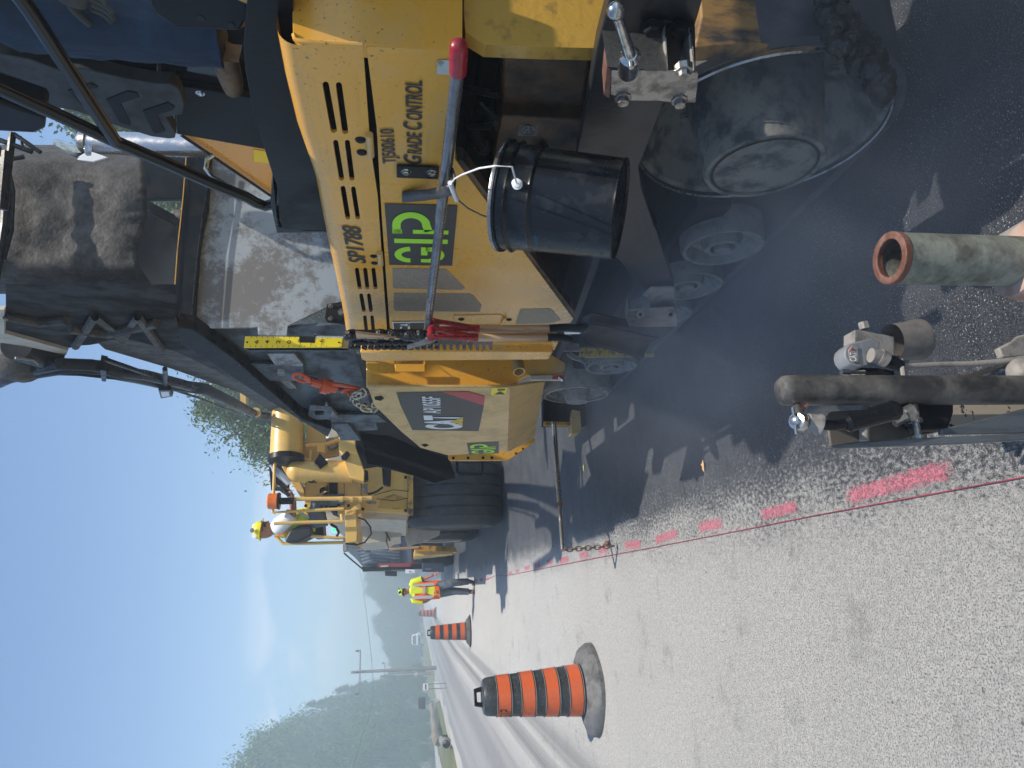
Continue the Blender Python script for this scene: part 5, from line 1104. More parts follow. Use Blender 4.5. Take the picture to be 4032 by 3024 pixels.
def wrap_text(s, x0, z0, hgt, wdt):       # tiny stencilled batch codes round the pail
    cu = bpy.data.curves.new('t', 'FONT'); cu.body = s; to = bpy.data.objects.new('t', cu); C.objects.link(to)
    dg = bpy.context.evaluated_depsgraph_get(); dg.update(); me = bpy.data.meshes.new_from_object(to.evaluated_get(dg)); bpy.data.objects.remove(to)
    mx = max(v.co.x for v in me.vertices); tang = axd.cross(out).normalized()
    for v in me.vertices:
        a = x0 + (v.co.x / mx) * wdt; d_ = z0 - (v.co.y - .35) * hgt
        rr = (rt - .014) + (rb2 - rt + .014) * (d_ - .116) / (Hh - .128) + .0012
        v.co = bkc + axd * d_ + (out * math.cos(a) + tang * math.sin(a)) * rr
    o = bpy.data.objects.new('printed_code', me); C.objects.link(o); me.materials.clear(); me.materials.append(BLT); par(o, bk)
sg = 1 if (axd.cross(out)).dot(rgt) < 0 else -1
wrap_text('12/1.5/30/23/USA/M5305', sg * 1.7, .135, .016, -sg * .75)
wrap_text('30/23/USA/M5356', sg * 1.75, Hh - .03, .014, -sg * .5)

# ================================================================ SCREED beside the camera
sd_ = thing('paver_screed', 'dusty end of the paver screed with black post, grade sensor and open pipe', 'screed', (.45, 1.35, 0))
yy = ('Y', 1.12); c = P('R', 690, 1405, yy); r = .0462
tp = MB(); tp.pipe(c + Vector((0, 0, -.012)), c + Vector((0, 0, -.60)), r, r - .010, 40); tp.build('open_pipe', PIP, sd_)
MB().pipe(c, c + Vector((0, 0, -.014)), r + .0015, r - .012, 40).build('rusty_rim', RST, sd_, bevel=.002)
MB().lathe(c + Vector((0, 0, -.12)), (0, 0, -1), [(0, .001), (.0, r - .009), (.01, r - .009)], 32, caps=False).build('pipe_plug', SOIL, sd_)
cc = P('R', 1400, 1410, yy)
MB().lathe(cc + Vector((0, 0, -.0)), (-.25, -.1, -1), [(-.012, r), (-.002, .072), (.03, .075), (.05, .072), (.06, r)], 24).build('pipe_collar', mat('rust_worn_collar', (.42, .30, .24), .7, col2=(.30, .14, .08), scale=14, bump=.2), sd_)
MB().box((cc.x - .02, cc.y - .3, cc.z - .12), (cc.x + .1, cc.y + .1, cc.z - .06)).build('collar_arm', DUST, sd_, bevel=.006)
yy = ('Y', 1.46); c = P('D', 140, 990, yy); r = .0335
MB().lathe(c + Vector((0, 0, .004)), (0, 0, -1), [(0, .001), (.0, r * .75), (.008, r * .95), (.02, r), (.70, r), (.70, .001)], 36, caps=False).build('black_post', DPST, sd_)
q = lambda x, y, Y_=1.46: P('D', x, y, ('Y', Y_))
# tee screw at the head of the post
k0 = q(255, 1100); k1 = q(290, 1160, 1.42)
MB().lathe(q(270, 1080), (k1 - k0), [(0, .018), (.012, .018)], 6).build('lock_nut', RST, sd_)
MB().cyl(k0, q(270, 1180, 1.42), .009, n=14).build('tee_screw', SST, sd_)
kn = q(250, 1212, 1.40); dk_ = Vector((.0, -.55, .9)).normalized()
ko = MB().lathe(kn - dk_ * .004, dk_, [(-.02, .018), (0, .0185), (.004, .0175), (.005, .011), (.014, .010), (.016, .006)], 24).build('clamp_knob', CHR, sd_)
MB().cyl(kn + dk_ * .007 + Vector((-.028, 0, 0)), kn + dk_ * .007 + Vector((.028, 0, 0)), .0035, n=10).build('cross_pin', CHR, ko)
MB().lathe(q(330, 1215, 1.41), q(420, 1240, 1.41) - q(330, 1215, 1.41), [(0, .017), (.018, .019), (.024, .023), (.027, .023)], 24).build('swivel_collar', DUST, sd_)
MB().tube([q(430, 1240, 1.42), q(520, 1245, 1.42), q(610, 1230, 1.42)], .0115, 14).build('lever_neck', BLK, sd_)
MB().lathe(q(600, 1235, 1.42), q(1010, 1120, 1.42) - q(600, 1235, 1.42), [(0, .012), (.008, .0185), (.11, .0215), (.123, .0225), (.131, .018), (.131, .001)], 28, caps=False).build('lever_grip', BLK, sd_)
# plates behind the post and the upright end gate
poly('mount_plate', mat('brown_dusty_plate', (.10, .085, .07), .7, col2=(.05, .045, .04), scale=10), 'D', [(470, 1180), (500, 1140), (720, 1130), (1290, 1140), (1290, 1290), (1040, 1345), (500, 1398)], ('Y', 1.52), (0, .008, 0), sd_)
poly('motor_cover', BLK2, 'D', [(860, 1010), (1260, 1010), (1330, 1060), (1330, 1180), (1295, 1290), (1060, 1300), (1010, 1240), (870, 1230)], ('Y', 1.50), (0, -.03, 0), sd_, bevel=.008)
MB().cyl(q(745, 1080, 1.50), q(742, 1360, 1.50), .0105, n=16).build('cross_tube', DUST, sd_)
bt = q(1090, 1095, 1.47); MB().lathe(bt, (-1, 0, 0), [(0, .012), (.03, .012), (.031, .016), (.042, .016), (.043, .009), (.07, .009), (.071, .018), (.085, .018)], 12).build('adjusting_bolt', STL, sd_)
MB().lathe(q(950, 1215, 1.47), (.3, -.2, -.6), [(0, .015), (.03, .015), (.031, .02), (.05, .02)], 8).build('clamp_bolt', STL, sd_)
poly('dusty_foot', mat('tar_spotted_dusty_plate', (.38, .32, .25), .85, col2=(.02, .02, .02), scale=38, thr=(.60, .63)), 'D', [(1290, 1090), (1860, 1050), (1902, 1000), (2300, 900), (2300, 1300), (1290, 1290)], ('Y', 1.54), (0, .01, 0), sd_)
poly('end_gate', mat('streaked_grey_steel', (.13, .145, .16), .5, metal=.3, col2=(.07, .075, .085), scale=7, stretch=(6, 6, .6), bump=.05), 'D', [(480, 1395), (500, 1412), (1400, 1380), (1902, 1350), (2400, 1320), (2400, 1240), (1902, 1300), (1400, 1322), (700, 1360)], ('Y', 1.44), (0, .012, 0), sd_, bevel=.003)
poly('gate_flange', mat('blue_grey_flange', (.10, .115, .13), .5, metal=.2, col2=(.05, .055, .06), scale=7, stretch=(6, 6, .6)), 'D', [(1300, 1270), (1500, 1225), (1902, 1120), (2400, 1000), (2400, 1245), (1902, 1300), (1300, 1310)], ('Y', 1.45), (0, .012, 0), sd_, bevel=.003)
# grade sensor
SX = 1.62; s_ = lambda x, y, Y_=SX: P('D', x, y, ('Y', Y_))
gs_ = MB().plate([s_(672, 548), s_(790, 560), s_(965, 600), s_(965, 742), s_(880, 690), s_(672, 640)], (0, .05, 0)).build('sensor_block', DUST, sd_, bevel=.003)
MB().lathe(s_(940, 640, 1.66), s_(1150, 620, 1.66) - s_(940, 640, 1.66), [(0, .048), (.04, .049), (.075, .055), (.085, .053), (.085, .001)], 28, caps=False).build('sensor_drum', mat('grey_beige_rubber', (.15, .135, .12), .8, col2=(.09, .08, .075), scale=20), gs_)
MB().lathe(s_(745, 545), (.9, 0, .1), [(0, .013), (.018, .013)], 6).build('sensor_bolt', DUST, gs_)
hd = poly('sensor_head', mat('pale_grey_casting', (.20, .21, .22), .6, col2=(.14, .14, .14), scale=18, bump=.1), 'D', [(600, 720), (608, 680), (640, 648), (700, 632), (800, 612), (860, 640), (850, 700), (760, 730), (770, 815), (700, 822), (640, 800), (612, 765)], ('Y', 1.57), (0, .05, 0), sd_, bevel=.008, seg=3)
lb = poly('sensor_lens', DUST, 'D', [(622, 700), (650, 665), (690, 675), (700, 795), (660, 790), (632, 760)], ('Y', 1.569), (0, -.003, 0), hd, bevel=.002)
tq('CAT', 'D', (685, 727), (690, 728), (632, 712), WHT, 'lens_lettering', lb, .01, x=('Y', 1.565)) if False else text_on('CAT', s_(634, 765, 1.565), s_(636, 700, 1.565), s_(632, 765, 1.565) + Vector((0, 0, .0)), WHT, 'lens_lettering', lb, .0) if False else text_on('CAT', s_(684, 780, 1.565), s_(684, 715, 1.565), s_(634, 780, 1.565), WHT, 'lens_lettering', lb, .0015, .01)
MB().ball(s_(650, 688, 1.565), .0035, 10, 6).build('lens_dot', REDV, lb)
for (x0, y0, x1, y1, r0, r1_) in ((790, 735, 850, 745, .022, .022), (850, 745, 905, 770, .025, .024), (905, 770, 1010, 815, .021, .018), (1010, 815, 1060, 820, .012, .012)):
    MB().cyl(s_(x0, y0, 1.55), s_(x1, y1, 1.55), r0 * .8, r1_ * .8, 16).build('connector', DUST if x0 != 905 else BLK2, hd)
MB().tube([s_(1050, 818, 1.55), s_(1250, 805, 1.55), s_(1500, 800, 1.54), s_(1700, 785, 1.53), s_(1900, 760, 1.52), s_(2300, 720, 1.50)], .0075, 12).build('sensor_cable', DUST, sd_)
poly('sensor_bracket', BLK2, 'D', [(710, 822), (860, 826), (965, 845), (965, 890), (710, 890)], ('Y', 1.58), (0, .02, 0), sd_)
MB().lathe(s_(575, 860, 1.56), (0, 0, -1), [(0, .008), (.02, .009), (.022, .006), (.06, .006)], 10).build('bracket_screw', CHR, sd_)
MB().cyl(s_(1012, 770, 1.55), s_(1030, 900, 1.53), .006, n=8).build('tie_bolt', DUST, sd_)
poly('cable_lug', DUST, 'D', [(1720, 680), (1840, 620), (1870, 590), (2000, 560), (2000, 740), (1750, 750)], ('Y', 1.60), (0, .02, 0), sd_)
poly('cable_lug', STL, 'D', [(1460, 880), (1640, 820), (1830, 760), (1840, 800), (1560, 890)], ('Y', 1.58), (0, .02, 0), sd_)
MB().ball(s_(1895, 850, 1.5), .035, 16, 10).build('knuckle', DUST, sd_, noisy=(.006, .03, 1))
MB().box((1.78, .86, .04), (4.0, 1.42, .62)).build('screed_body', YELG, sd_, bevel=.02)  # unseen screed boxes from here on, added to shade the ground
MB().box((1.70, .40, .62), (4.0, 1.40, .70)).build('screed_walkway', BLK2, sd_, bevel=.01)
MB().box((1.85, .95, .71), (2.15, 1.25, 1.55)).build('screed_console', BLK2, sd_, bevel=.03)
MB().box((1.62, .9, 1.56), (2.3, 1.3, 1.78)).build('console_top', BLK2, sd_, bevel=.03)
# spilled mix, scraper chain by the auger
sp_ = MB()
for i in range(260):
    u = random.random(); x = 340 + 330 * u + random.gauss(0, 18); y = 40 + 430 * u ** 1.2 + random.gauss(0, 55)
    q3 = P('R', x, y, ('Y', 1.52 + random.uniform(-.06, .06))); sp_.ball(q3, random.uniform(.008, .03), 7, 5)
tag(sp_.build('asphalt_clumps', TAR, noisy=(.012, .02, 1)), 'heap of black clotted asphalt mix spilling behind the drive track', 'asphalt heap')['kind'] = 'stuff'
MB().tube([P('R', 425, -60, ('Y', 1.85)), P('R', 470, 120, ('Y', 1.85)), P('R', 515, 280, ('Y', 1.86)), P('R', 530, 390, ('Y', 1.88))], [.028, .03, .026, .02], 8).build('scraper_bar', mat('tarred_bar', (.09, .075, .07), .7, col2=(.02, .02, .02), scale=20, bump=.4), pv, noisy=(.01, .02, 1))

# ================================================================ MATERIAL TRANSFER VEHICLE
tv = thing('transfer_vehicle', 'yellow asphalt transfer vehicle with huge tyres, open driver platform and rear conveyor', 'transfer vehicle', (2.4, 14, 0))
def cy(nm, m, x, y, pl, th, bevel=.01, parent=None, **k): return poly(nm, m, 'C', list(zip(x, y)), pl, th, parent or tv, bevel=bevel, **k)
def tyre(Yc, x0, x1, R, nm='wheel'):
    w_ = x1 - x0; pr = [(0, R * .55), (0.02, R * .62), (-.02, R * .8), (.03, R * .93), (.10, R * .985)]
    g = 5; seg = (w_ - .2) / g
    for k in range(g):
        a = .10 + k * seg; pr += [(a + .01, R), (a + seg - .035, R), (a + seg - .03, R - .025), (a + seg - .005, R - .025)]
    pr += [(w_ - .1, R * .985), (w_ - .03, R * .93), (w_, R * .8), (w_, R * .55)]
    return MB().lathe((x0, Yc, R - .01), (1, 0, 0), pr, 72).build(nm, RUB, tv)
xa = P('C', 2005, 1030, ('Y', 12.1)).x; xb = P('C', 2005, 560, ('Y', 12.1)).x
ty = tyre(12.55, xa, xb, .80)
for k in range(60):
    a = 2 * math.pi * k / 60; 
ty2 = tyre(16.9, .98, 1.75, .80)
rm_ = MB().lathe((.96, 16.9, .79), (1, 0, 0), [(.10, .12), (.1, .2), (.02, .42), (0, .44), (.04, .45)], 36).build('rim', WGRY, ty2)
for k in range(10): MB().bolt((1.02, 16.9 + .28 * math.cos(k * .628), .79 + .28 * math.sin(k * .628)), (-1, 0, 0), .025).build('wheel_nut', DUST, rm_)
tyre(12.55, 3.3, 4.1, .80); tyre(16.9, 3.3, 4.1, .80)
# rear box, lip, cabinets
cy('rear_box', YELT, (955, 1300, 1300, 1250, 1100, 975), (948, 962, 632, 620, 620, 640), ('Y', 11.75), (0, .5, 0))
cy('box_stain', YELG, (1080, 1298, 1298, 1200, 1110), (925, 935, 850, 820, 850), ('Y', 11.745), (0, .002, 0), bevel=0)
cy('box_end', WGRY, (955, 1300, 1308, 1290, 985), (950, 965, 975, 1015, 1000), ('Y', 11.90), (0, 3.6, 0))
cy('lower_lip', YELG, (1302, 1340, 1340, 1302), (640, 640, 975, 972), ('Y', 11.65), (0, .08, 0))
cy('deck_housing', YELT, (790, 960, 960, 940, 790), (660, 660, 960, 975, 970), ('Y', 11.60), (0, 1.2, 0))
cy('deck_gap', DRK, (716, 800, 800, 716), (660, 660, 960, 930), ('Y', 11.80), (0, 1.0, 0))
MB().plate(PP('C', [(552, 700), (552, 918), (718, 925), (718, 700)], ('Y', 11.55)), (0, .9, 0), holes=[PP('C', [(720 - 2, 745), (735 - 22, 800), (690, 798), (665, 818), (658, 800), (665, 778), (690, 768)], ('Y', 11.55))]).build('drive_cabinet', YELT, tv, bevel=.01)
cy('cabinet_back', DRK, (600, 720, 720, 600), (740, 740, 840, 840), ('Y', 11.57), (0, .02, 0))
cy('tilt_cover', YELT, (385, 425, 500, 548, 545, 520, 455), (620, 600, 690, 790, 830, 838, 740), ('Y', 11.45), (0, .5, 0))
cy('dash_panel', BLK2, (290, 440, 440, 308), (600, 560, 800, 793), ('Y', 12.0), (0, .05, 0), bevel=.004)
MB().tube([P('C', 345 + 8 * 0, 755, ('Y', 11.5)), P('C', 400, 780, ('Y', 11.4)), P('C', 440, 835, ('Y', 11.4))], .03, 8).build('steering_column', BLK, tv)
sw = []
for k in range(24):
    a = 2 * math.pi * k / 24; sw.append(P('C', 395 + 58 * math.cos(a), 795 + 42 * math.cos(a) + 12 * math.sin(a), ('Y', 11.5 + .18 * math.sin(a))))
MB().tube(sw, .015, 8, closed=True).build('steering_wheel', BLK, tv)
# platform and guard rails
pf_ = cy('platform', YELT, (845, 925, 935, 930, 850), (935, 935, 1100, 1170, 1175), ('Y', 11.35), (0, 1.5, 0))
cy('platform_end', DUST, (825, 880, 925, 905, 850), (1165, 1178, 1180, 1190, 1186), ('Y', 11.45), (0, 1.4, 0))
cy('platform_brace', YELT, (845, 960, 960, 940), (970, 925, 890, 885), ('Y', 11.30), (0, .03, 0))
rl = MB()
def rail(pts, r=.024, Y_=11.25): MB().tube([P('C', x, y, ('Y', Y_)) for x, y in pts], r, 10).build('guard_rail', YELT, tv)
rail([(345, 250), (335, 600), (322, 955), (560, 942), (835, 928)]); rail([(330, 1035), (560, 1025), (800, 1020), (835, 1018)]); rail([(330, 1035), (345, 1130), (395, 1180), (600, 1178), (850, 1172)], Y_=11.7)
rail([(590, 1040), (600, 1125), (790, 1140), (835, 1138)], Y_=11.5); rail([(335, 955), (345, 960)], Y_=11.25); rail([(430, 858), (1040, 850)], .03)
rail([(820, 965), (826, 1015)]); rail([(600, 500), (590, 600)], .02)
for x in (805, 880, 945): MB().lathe(P('C', x, 858, ('Y', 11.2)), (0, 0, -1), [(0, .042), (.05, .042)], 10).build('rail_clamp', YELT, tv)
bc = P('C', 372, 872, ('Y', 11.2)); bh = (P('C', 285, 872, ('Y', 11.2)) - bc).length
MB().lathe(bc, (0, 0, 1), [(0, .125), (.02, .125), (.03, .105)], 24).build('beacon_base', BLK2, tv)
MB().lathe(bc, (0, 0, 1), [(.03, .118), (bh * .5, .112), (bh * .9, .115), (bh, .10), (bh, .001)], 28, caps=False).build('beacon_lens', AMB, tv)
MB().cyl(bc + Vector((0, 0, -.2)), bc, .05).build('beacon_post', BLK2, tv)
cy('seat_back', PLAS, (405, 440, 520, 600, 605, 500, 420), (1150, 1085, 1045, 1045, 1120, 1172, 1176), ('Y', 11.42), (0, .5, 0), bevel=.05)
cy('seat_cushion', BLK2, (600, 680, 690, 610), (960, 980, 1130, 1140), ('Y', 11.75), (0, .5, 0), bevel=.04)
MB().lathe(P('C', 765, 1083, ('Y', 11.6)), (0, -1, 0), [(0, .028), (.03, .028), (.035, .02)], 14).build('green_lamp', LEDG, tv)
MB().tube([P('C', x, y, ('Y', 11.5)) for x, y in ((740, 1040), (780, 1060), (800, 1100), (785, 1130))], .02, 8).build('cable', BLK, tv)
MB().tube([P('C', x, y, ('Y', 11.3)) for x, y in ((940, 990), (990, 1010), (1030, 1060), (1035, 1110), (990, 1170), (930, 1190), (850, 1180))], .012, 8).build('cable', BLK, tv)
# ducts
d1 = P('C', 432, 230, ('Y', 11.3)); d2 = P('C', 418, 560, ('Y', 11.2))
MB().cyl(d1, d2, .235, n=32).build('air_duct', YELT, tv)
MB().lathe(d2, d2 - d1, [(-.03, .26), (.05, .26)], 28).build('duct_flange', BLK2, tv)
MB().cyl(P('C', 490, 655, ('Y', 11.3)), P('C', 900, 658, ('Y', 11.3)), .165, n=28).build('down_duct', YELT, tv)
MB().ball(P('C', 505, 655, ('Y', 11.3)), .168, 20, 12).build('duct_elbow', YELT, tv)
cy('rear_arm', YELT, (800, 915, 918, 985, 980, 880, 830, 800), (368, 392, 470, 650, 735, 700, 545, 500), ('Y', 11.0), (0, .25, 0))
cy('rear_plate', YELT, (495, 560, 800, 800, 600, 500), (430, 440, 400, 540, 580, 585), ('Y', 11.5), (0, .1, 0))
cy('upper_plate', YELT, (560, 690, 700, 565), (260, 260, 470, 470), ('Y', 11.55), (0, .1, 0))
cy('window', mat('dusty_glass', (.25, .27, .3), .2), (490, 545, 555, 500), (285, 300, 430, 435), ('Y', 11.45), (0, .03, 0))
cy('strap_guard', BLK2, (620, 660, 720, 670, 660, 640), (590, 520, 590, 635, 635, 605), ('Y', 11.1), (0, .1, 0))
cy('clamp', BLK2, (815, 860, 880, 850, 820), (545, 505, 530, 570, 570), ('Y', 10.9), (0, .1, 0))
cy('work_lamp', BLK2, (970, 1010, 1015, 970), (640, 650, 720, 740), ('Y', 11.2), (0, .1, 0))
for k in range(4): MB().cyl(P('C', 978 + k * 9, 748, ('Y', 11.25)), P('C', 978 + k * 9, 818, ('Y', 11.25)), .01, n=6).build('valve_fin', STL, tv)
cy('valve_block', BLK2, (1110, 1180, 1175, 1120), (590, 600, 760, 750), ('Y', 11.4), (0, .2, 0), bevel=.02)
cy('reflector', DUST, (1000, 1068, 1072, 1008), (872, 872, 892, 892), ('Y', 11.7), (0, .02, 0))
for x, y in ((560, 712), (560, 905), (708, 712), (708, 910), (800, 690), (800, 900), (945, 700), (975, 930), (1285, 940), (1285, 700), (925, 930), (870, 905)): MB().bolt(P('C', x, y, ('Y', 11.5 if x < 960 else 11.72)), (0, -1, 0), .018).build('panel_bolt', BLK2, tv)
cy('panel_seam', BLK2, (792, 795, 795, 792), (700, 700, 900, 900), ('Y', 11.595), (0, .002, 0), bevel=0)
cy('panel_seam', BLK2, (838, 841, 841, 838), (745, 745, 830, 830), ('Y', 11.594), (0, .002, 0), bevel=0)
MB().tube([P('C', x, y, ('Y', 11.6)) for x, y in ((1120, 770), (1080, 800), (1045, 815), (1010, 820))], .018, 8).build('cable', BLK, tv)
MB().tube([P('C', x, y, ('Y', 11.7)) for x, y in ((1300, 800), (1200, 790), (1100, 815), (1060, 830))], .006, 6).build('cable', BLK, tv)
MB().tube([P('C', x, y, ('Y', 11.7)) for x, y in ((1300, 850), (1200, 870), (1130, 862), (1075, 855))], .006, 6).build('cable', BLK, tv)
cy('beam', YEL, (560, 1010, 1010, 560), (600, 690, 700, 615), ('Y', 11.5), (0, .1, 0)) if False else None
cy('guard_arm', BLK2, (548, 560, 590, 630, 620, 575), (690, 700, 720, 690, 740, 735), ('Y', 11.25), (0, .05, 0))
cy('hook', BLK2, (575, 590, 640, 640), (700, 700, 735, 745), ('Y', 11.22), (0, .03, 0))
MB().tube([P('C', x, y, ('Y', 11.3)) for x, y in ((560, 470), (700, 462), (800, 430))], .035, 8).build('grab_bar', YEL, tv)
MB().tube([P('C', x, y, ('Y', 11.25)) for x, y in ((500, 455), (520, 560), (600, 575))], .02, 8).build('grab_bar', YEL, tv)
cy('frame_plate', YEL, (640, 700, 700, 640), (455, 450, 520, 515), ('Y', 11.2), (0, .05, 0))
cy('smoke_hood', DUST, (700, 760, 800, 720), (420, 400, 470, 500), ('Y', 11.3), (0, .2, 0), bevel=.04)
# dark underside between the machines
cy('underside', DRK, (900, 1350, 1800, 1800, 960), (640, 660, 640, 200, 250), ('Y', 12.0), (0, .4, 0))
MB().box((1.25, 12.3, .75), (3.9, 19.5, 2.5)).build('chassis', DRK, tv, bevel=.03)
MB().box((1.15, 13.2, 1.75), (3.9, 19.0, 3.0)).build('engine_hood', WGRY, tv, bevel=.06)
# tan side cabinets ahead of the platform
sx_ = lambda x, y, X_: P('C', x, y, ('X', X_))
cy('side_cabinet', WGRY, (925, 1140, 1150, 1140, 930), (1010, 1010, 1090, 1170, 1185), ('Y', 14.6), (0, 2.6, 0))
cy('cabinet_slope', WGRY, (1140, 1250, 1250, 1180, 1150), (1010, 1000, 1130, 1140, 1170), ('Y', 14.7), (0, 2.4, 0))
for k in range(9): MB().cyl(P('C', 1125 + 5 * k, 1078 + 10 * k, ('Y', 14.55)), P('C', 1136 + 5 * k, 1074 + 10 * k, ('Y', 14.55)), .012, n=6).build('grille_rib', BLK2, tv)
cy('mud_guard', WGRY, (1255, 1540, 1530, 1400, 1300), (1060, 1075, 1120, 1175, 1195), ('Y', 15.6), (0, .05, 0))
cy('belt_guard', YELG, (1350, 1400, 1640, 1660, 1350), (1215, 1195, 1200, 1240, 1270), ('Y', 20.0), (0, 2.5, 0))
cy('belt_guard_front', YELT, (1345, 1370, 1600, 1640, 1345), (1250, 1240, 1235, 1255, 1272), ('Y', 19.8), (0, .1, 0))
tag(MB().cyl(P('C', 1165, 1222, ('Y', 20)), P('C', 1380, 1208, ('Y', 20)), .035, n=8).build('rake_handle', WOOD), 'pale wooden rake handle standing upright against the far end of the transfer vehicle', 'rake')
BOOM = mat('sooty_boom_steel', (.022, .018, .016), .8, col2=(.008, .008, .009), scale=3, thr=(.42, .6), bump=.3, spec=.15)
# rear conveyor boom, hoses and discharge hood above the hopper
bp2 = vplane((1.9, 5.8), (2.55, 10.2)); S_ = lambda pts: PP('S', pts, bp2)
MB().plate(S_([(690, 262), (900, 236), (1300, 345), (1800, 600), (2060, 760), (2000, 800), (1740, 640), (1240, 465), (760, 325)]), (.08, .0, 0)).build('boom_rail', CHUTE, tv, bevel=.01)
MB().plate(S_([(500, 300), (510, -150), (1262, -150), (1290, 150), (1700, 520), (1300, 350), (900, 245), (640, 292)]), (.01, .03, 0)).build('boom_body', BOOM, tv)
MB().plate(S_([(42, -150), (512, -150), (505, 312), (270, 250), (42, 186)]), (.01, .03, 0)).build('head_box', BOOM, tv)
MB().plate([q + Vector((-.03, -.02, 0)) for q in S_([(0, 190), (50, 185), (505, 312), (490, 345), (200, 280), (0, 250)])], (.03, .01, 0)).build('box_rim', WGRY, tv)
MB().plate([q + Vector((-.03, -.02, 0)) for q in S_([(0, 10), (48, 10), (48, 185), (0, 190)])], (.03, .01, 0)).build('box_rim', WGRY, tv)
for pts, r in (([(560, 280), (700, 60), (900, 230)], .03), ([(900, 235), (1010, 60), (1180, 300)], .03), ([(520, 150), (800, 190), (1150, 110)], .035), ([(60, 60), (300, 110), (500, 90)], .03)):
    MB().tube([q + Vector((-.03, -.02, 0)) for q in S_(pts)], r, 8).build('boom_brace', CHUTE, tv)
mt = MB().lathe(S_([(20, 350)])[0], S_([(260, 410)])[0] - S_([(20, 350)])[0], [(0, .10), (.03, .16), (.12, .17), (.16, .20), (.3, .21), (.34, .14), (.5, .13)], 20).build('drive_motor', CHUTE, tv)
MB().lathe(S_([(120, 290)])[0], S_([(260, 330)])[0] - S_([(120, 290)])[0], [(0, .12), (.45, .13)], 16).build('motor_body', BLK2, mt)
for pts, r, m in (([(-60, 530), (0, 490), (100, 440), (330, 395), (560, 355), (780, 370), (1000, 440), (1250, 505), (1500, 540), (1720, 660), (1850, 740), (2050, 790)], .062, BLK2), ([(300, 380), (470, 340), (700, 350), (880, 400), (1080, 430), (1300, 490), (1520, 560)], .05, BLK),
        ([(350, 412), (600, 420), (860, 452), (1190, 520)], .018, BLK), ([(1280, 548), (1450, 610), (1740, 742)], .014, BLK), ([(780, 300), (1000, 385), (1200, 465)], .02, BLK), ([(1050, 470), (1180, 500), (1400, 500), (1560, 585)], .018, BLK), ([(150, 292), (280, 310), (345, 370), (330, 415)], .01, DUST)):
    MB().tube([q + Vector((-.12, -.05, 0)) for q in S_(pts)], r, 12).build('hydraulic_hose', m, tv)
MB().plate([q + Vector((-.2, -.06, 0)) for q in S_([(765, 310), (812, 322), (805, 415), (775, 410)])], (.12, 0, 0)).build('hose_clamp', BLK2, tv)
lp = S_([(1185, 480), (1275, 482), (1285, 540), (1200, 556)]); wl = MB().plate([q + Vector((-.22, -.1, 0)) for q in lp], (.1, .03, 0)).build('work_light', BLK2, tv, bevel=.02)
MB().plate([q + Vector((-.225, -.105, 0)) for q in S_([(1205, 492), (1262, 492), (1266, 530), (1212, 538)])], (.01, .0, 0)).build('light_glass', WPNT, wl)
MB().tube([q + Vector((-.16, -.06, 0)) for q in S_([(1225, 345), (1228, 480)])], .02, 8).build('light_stalk', BLK2, tv)
poly('front_stay', YELT, 'S', [(1740, 595), (1785, 595), (1785, 735), (1745, 735)], ('Y', 11.2), (0, .2, 0), tv)
poly('front_crosshead', YELT, 'S', [(1730, 740), (1790, 742), (1792, 755), (1735, 757)], ('Y', 11.0), (0, .4, 0), tv)
poly('upper_cowl', YELT, 'S', [(1810, 650), (1870, 655), (2100, 740), (2100, 800), (1980, 720)], ('Y', 11.4), (0, .2, 0), tv)
MB().lathe(P('S', 1860, 785, ('Y', 11.1)), (0, -1, 0), [(0, .07), (.06, .07)], 12).build('horn', YELT, tv); MB().ball(P('S', 1815, 782, ('Y', 11.0)), .07).build('horn', BLK, tv)
# curved discharge hood
edge_b = [(140, 880), (250, 900), (400, 912), (560, 915), (640, 890), (700, 872), (780, 858), (860, 868), (930, 910), (990, 955), (1030, 995)]
import bisect
def bx_(y):
    for (y0, x0), (y1, x1) in zip(edge_b, edge_b[1:]):
        if y0 <= y <= y1: return x0 + (x1 - x0) * (y - y0) / (y1 - y0)
    return edge_b[0][1] if y < 140 else edge_b[-1][1]
vs = []; fs = []; NU, NV = 60, 24
for i in range(NU + 1):
    y = 120 + (1030 - 120) * i / NU; s = i / NU
    Yd_ = 6.3 - .85 * max(0, 1 - abs(2 * s - 1) ** 6) ** .55
    for j in range(NV + 1):
        v = j / NV; xb_ = bx_(y); x = -60 + (xb_ + 60) * v
        lump = .05 * noise.noise(Vector((s * 5, v * 3, 1))) + (.016 * noise.noise(Vector((s * 30, v * 40, 2))) if v > .86 else .012 * noise.noise(Vector((s * 14, v * 14, 5))))
        vs.append(P('J', x, y, ('Y', Yd_ + lump)))
for i in range(NU):
    for j in range(NV): a = i * (NV + 1) + j; fs.append((a, a + 1, a + NV + 2, a + NV + 1))
ho = MB().add(vs, fs).build('discharge_hood', CHUTE, tv); sm = ho.modifiers.new('s', 'SOLIDIFY'); sm.thickness = .012
MB().tube([P('J', x, y, ('Y', 5.3)) for x, y in ((-20, 130), (30, 230), (40, 400), (30, 600), (0, 800), (-40, 1000))], .03, 8).build('hood_cable', BLK, tv)
MB().tube([P('J', x, y, ('Y', 5.32)) for x, y in ((150, 185), (70, 200), (50, 260), (80, 400), (70, 640), (20, 830))], .018, 8).build('hood_cable', BLK, tv)
poly('far_hopper_wall', BLK2, 'J', [(860, 150), (1200, 150), (1170, 445), (905, 446)], ('Y', 7.0), (0, .05, 0), pv)
poly('far_wing', BLK2, 'J', [(890, 560), (915, 500), (1110, 625), (1130, 1260), (980, 1110), (860, 1000), (840, 700)], ('Y', 7.1), (0, .05, 0), pv)
poly('wing_strut', BLK2, 'J', [(905, 448), (1140, 575), (1130, 625), (905, 505)], ('Y', 6.9), (0, .05, 0), pv)
poly('wing_block', DUST, 'J', [(1080, 512), (1125, 515), (1118, 560), (1085, 545)], ('Y', 6.8), (0, .05, 0), pv)

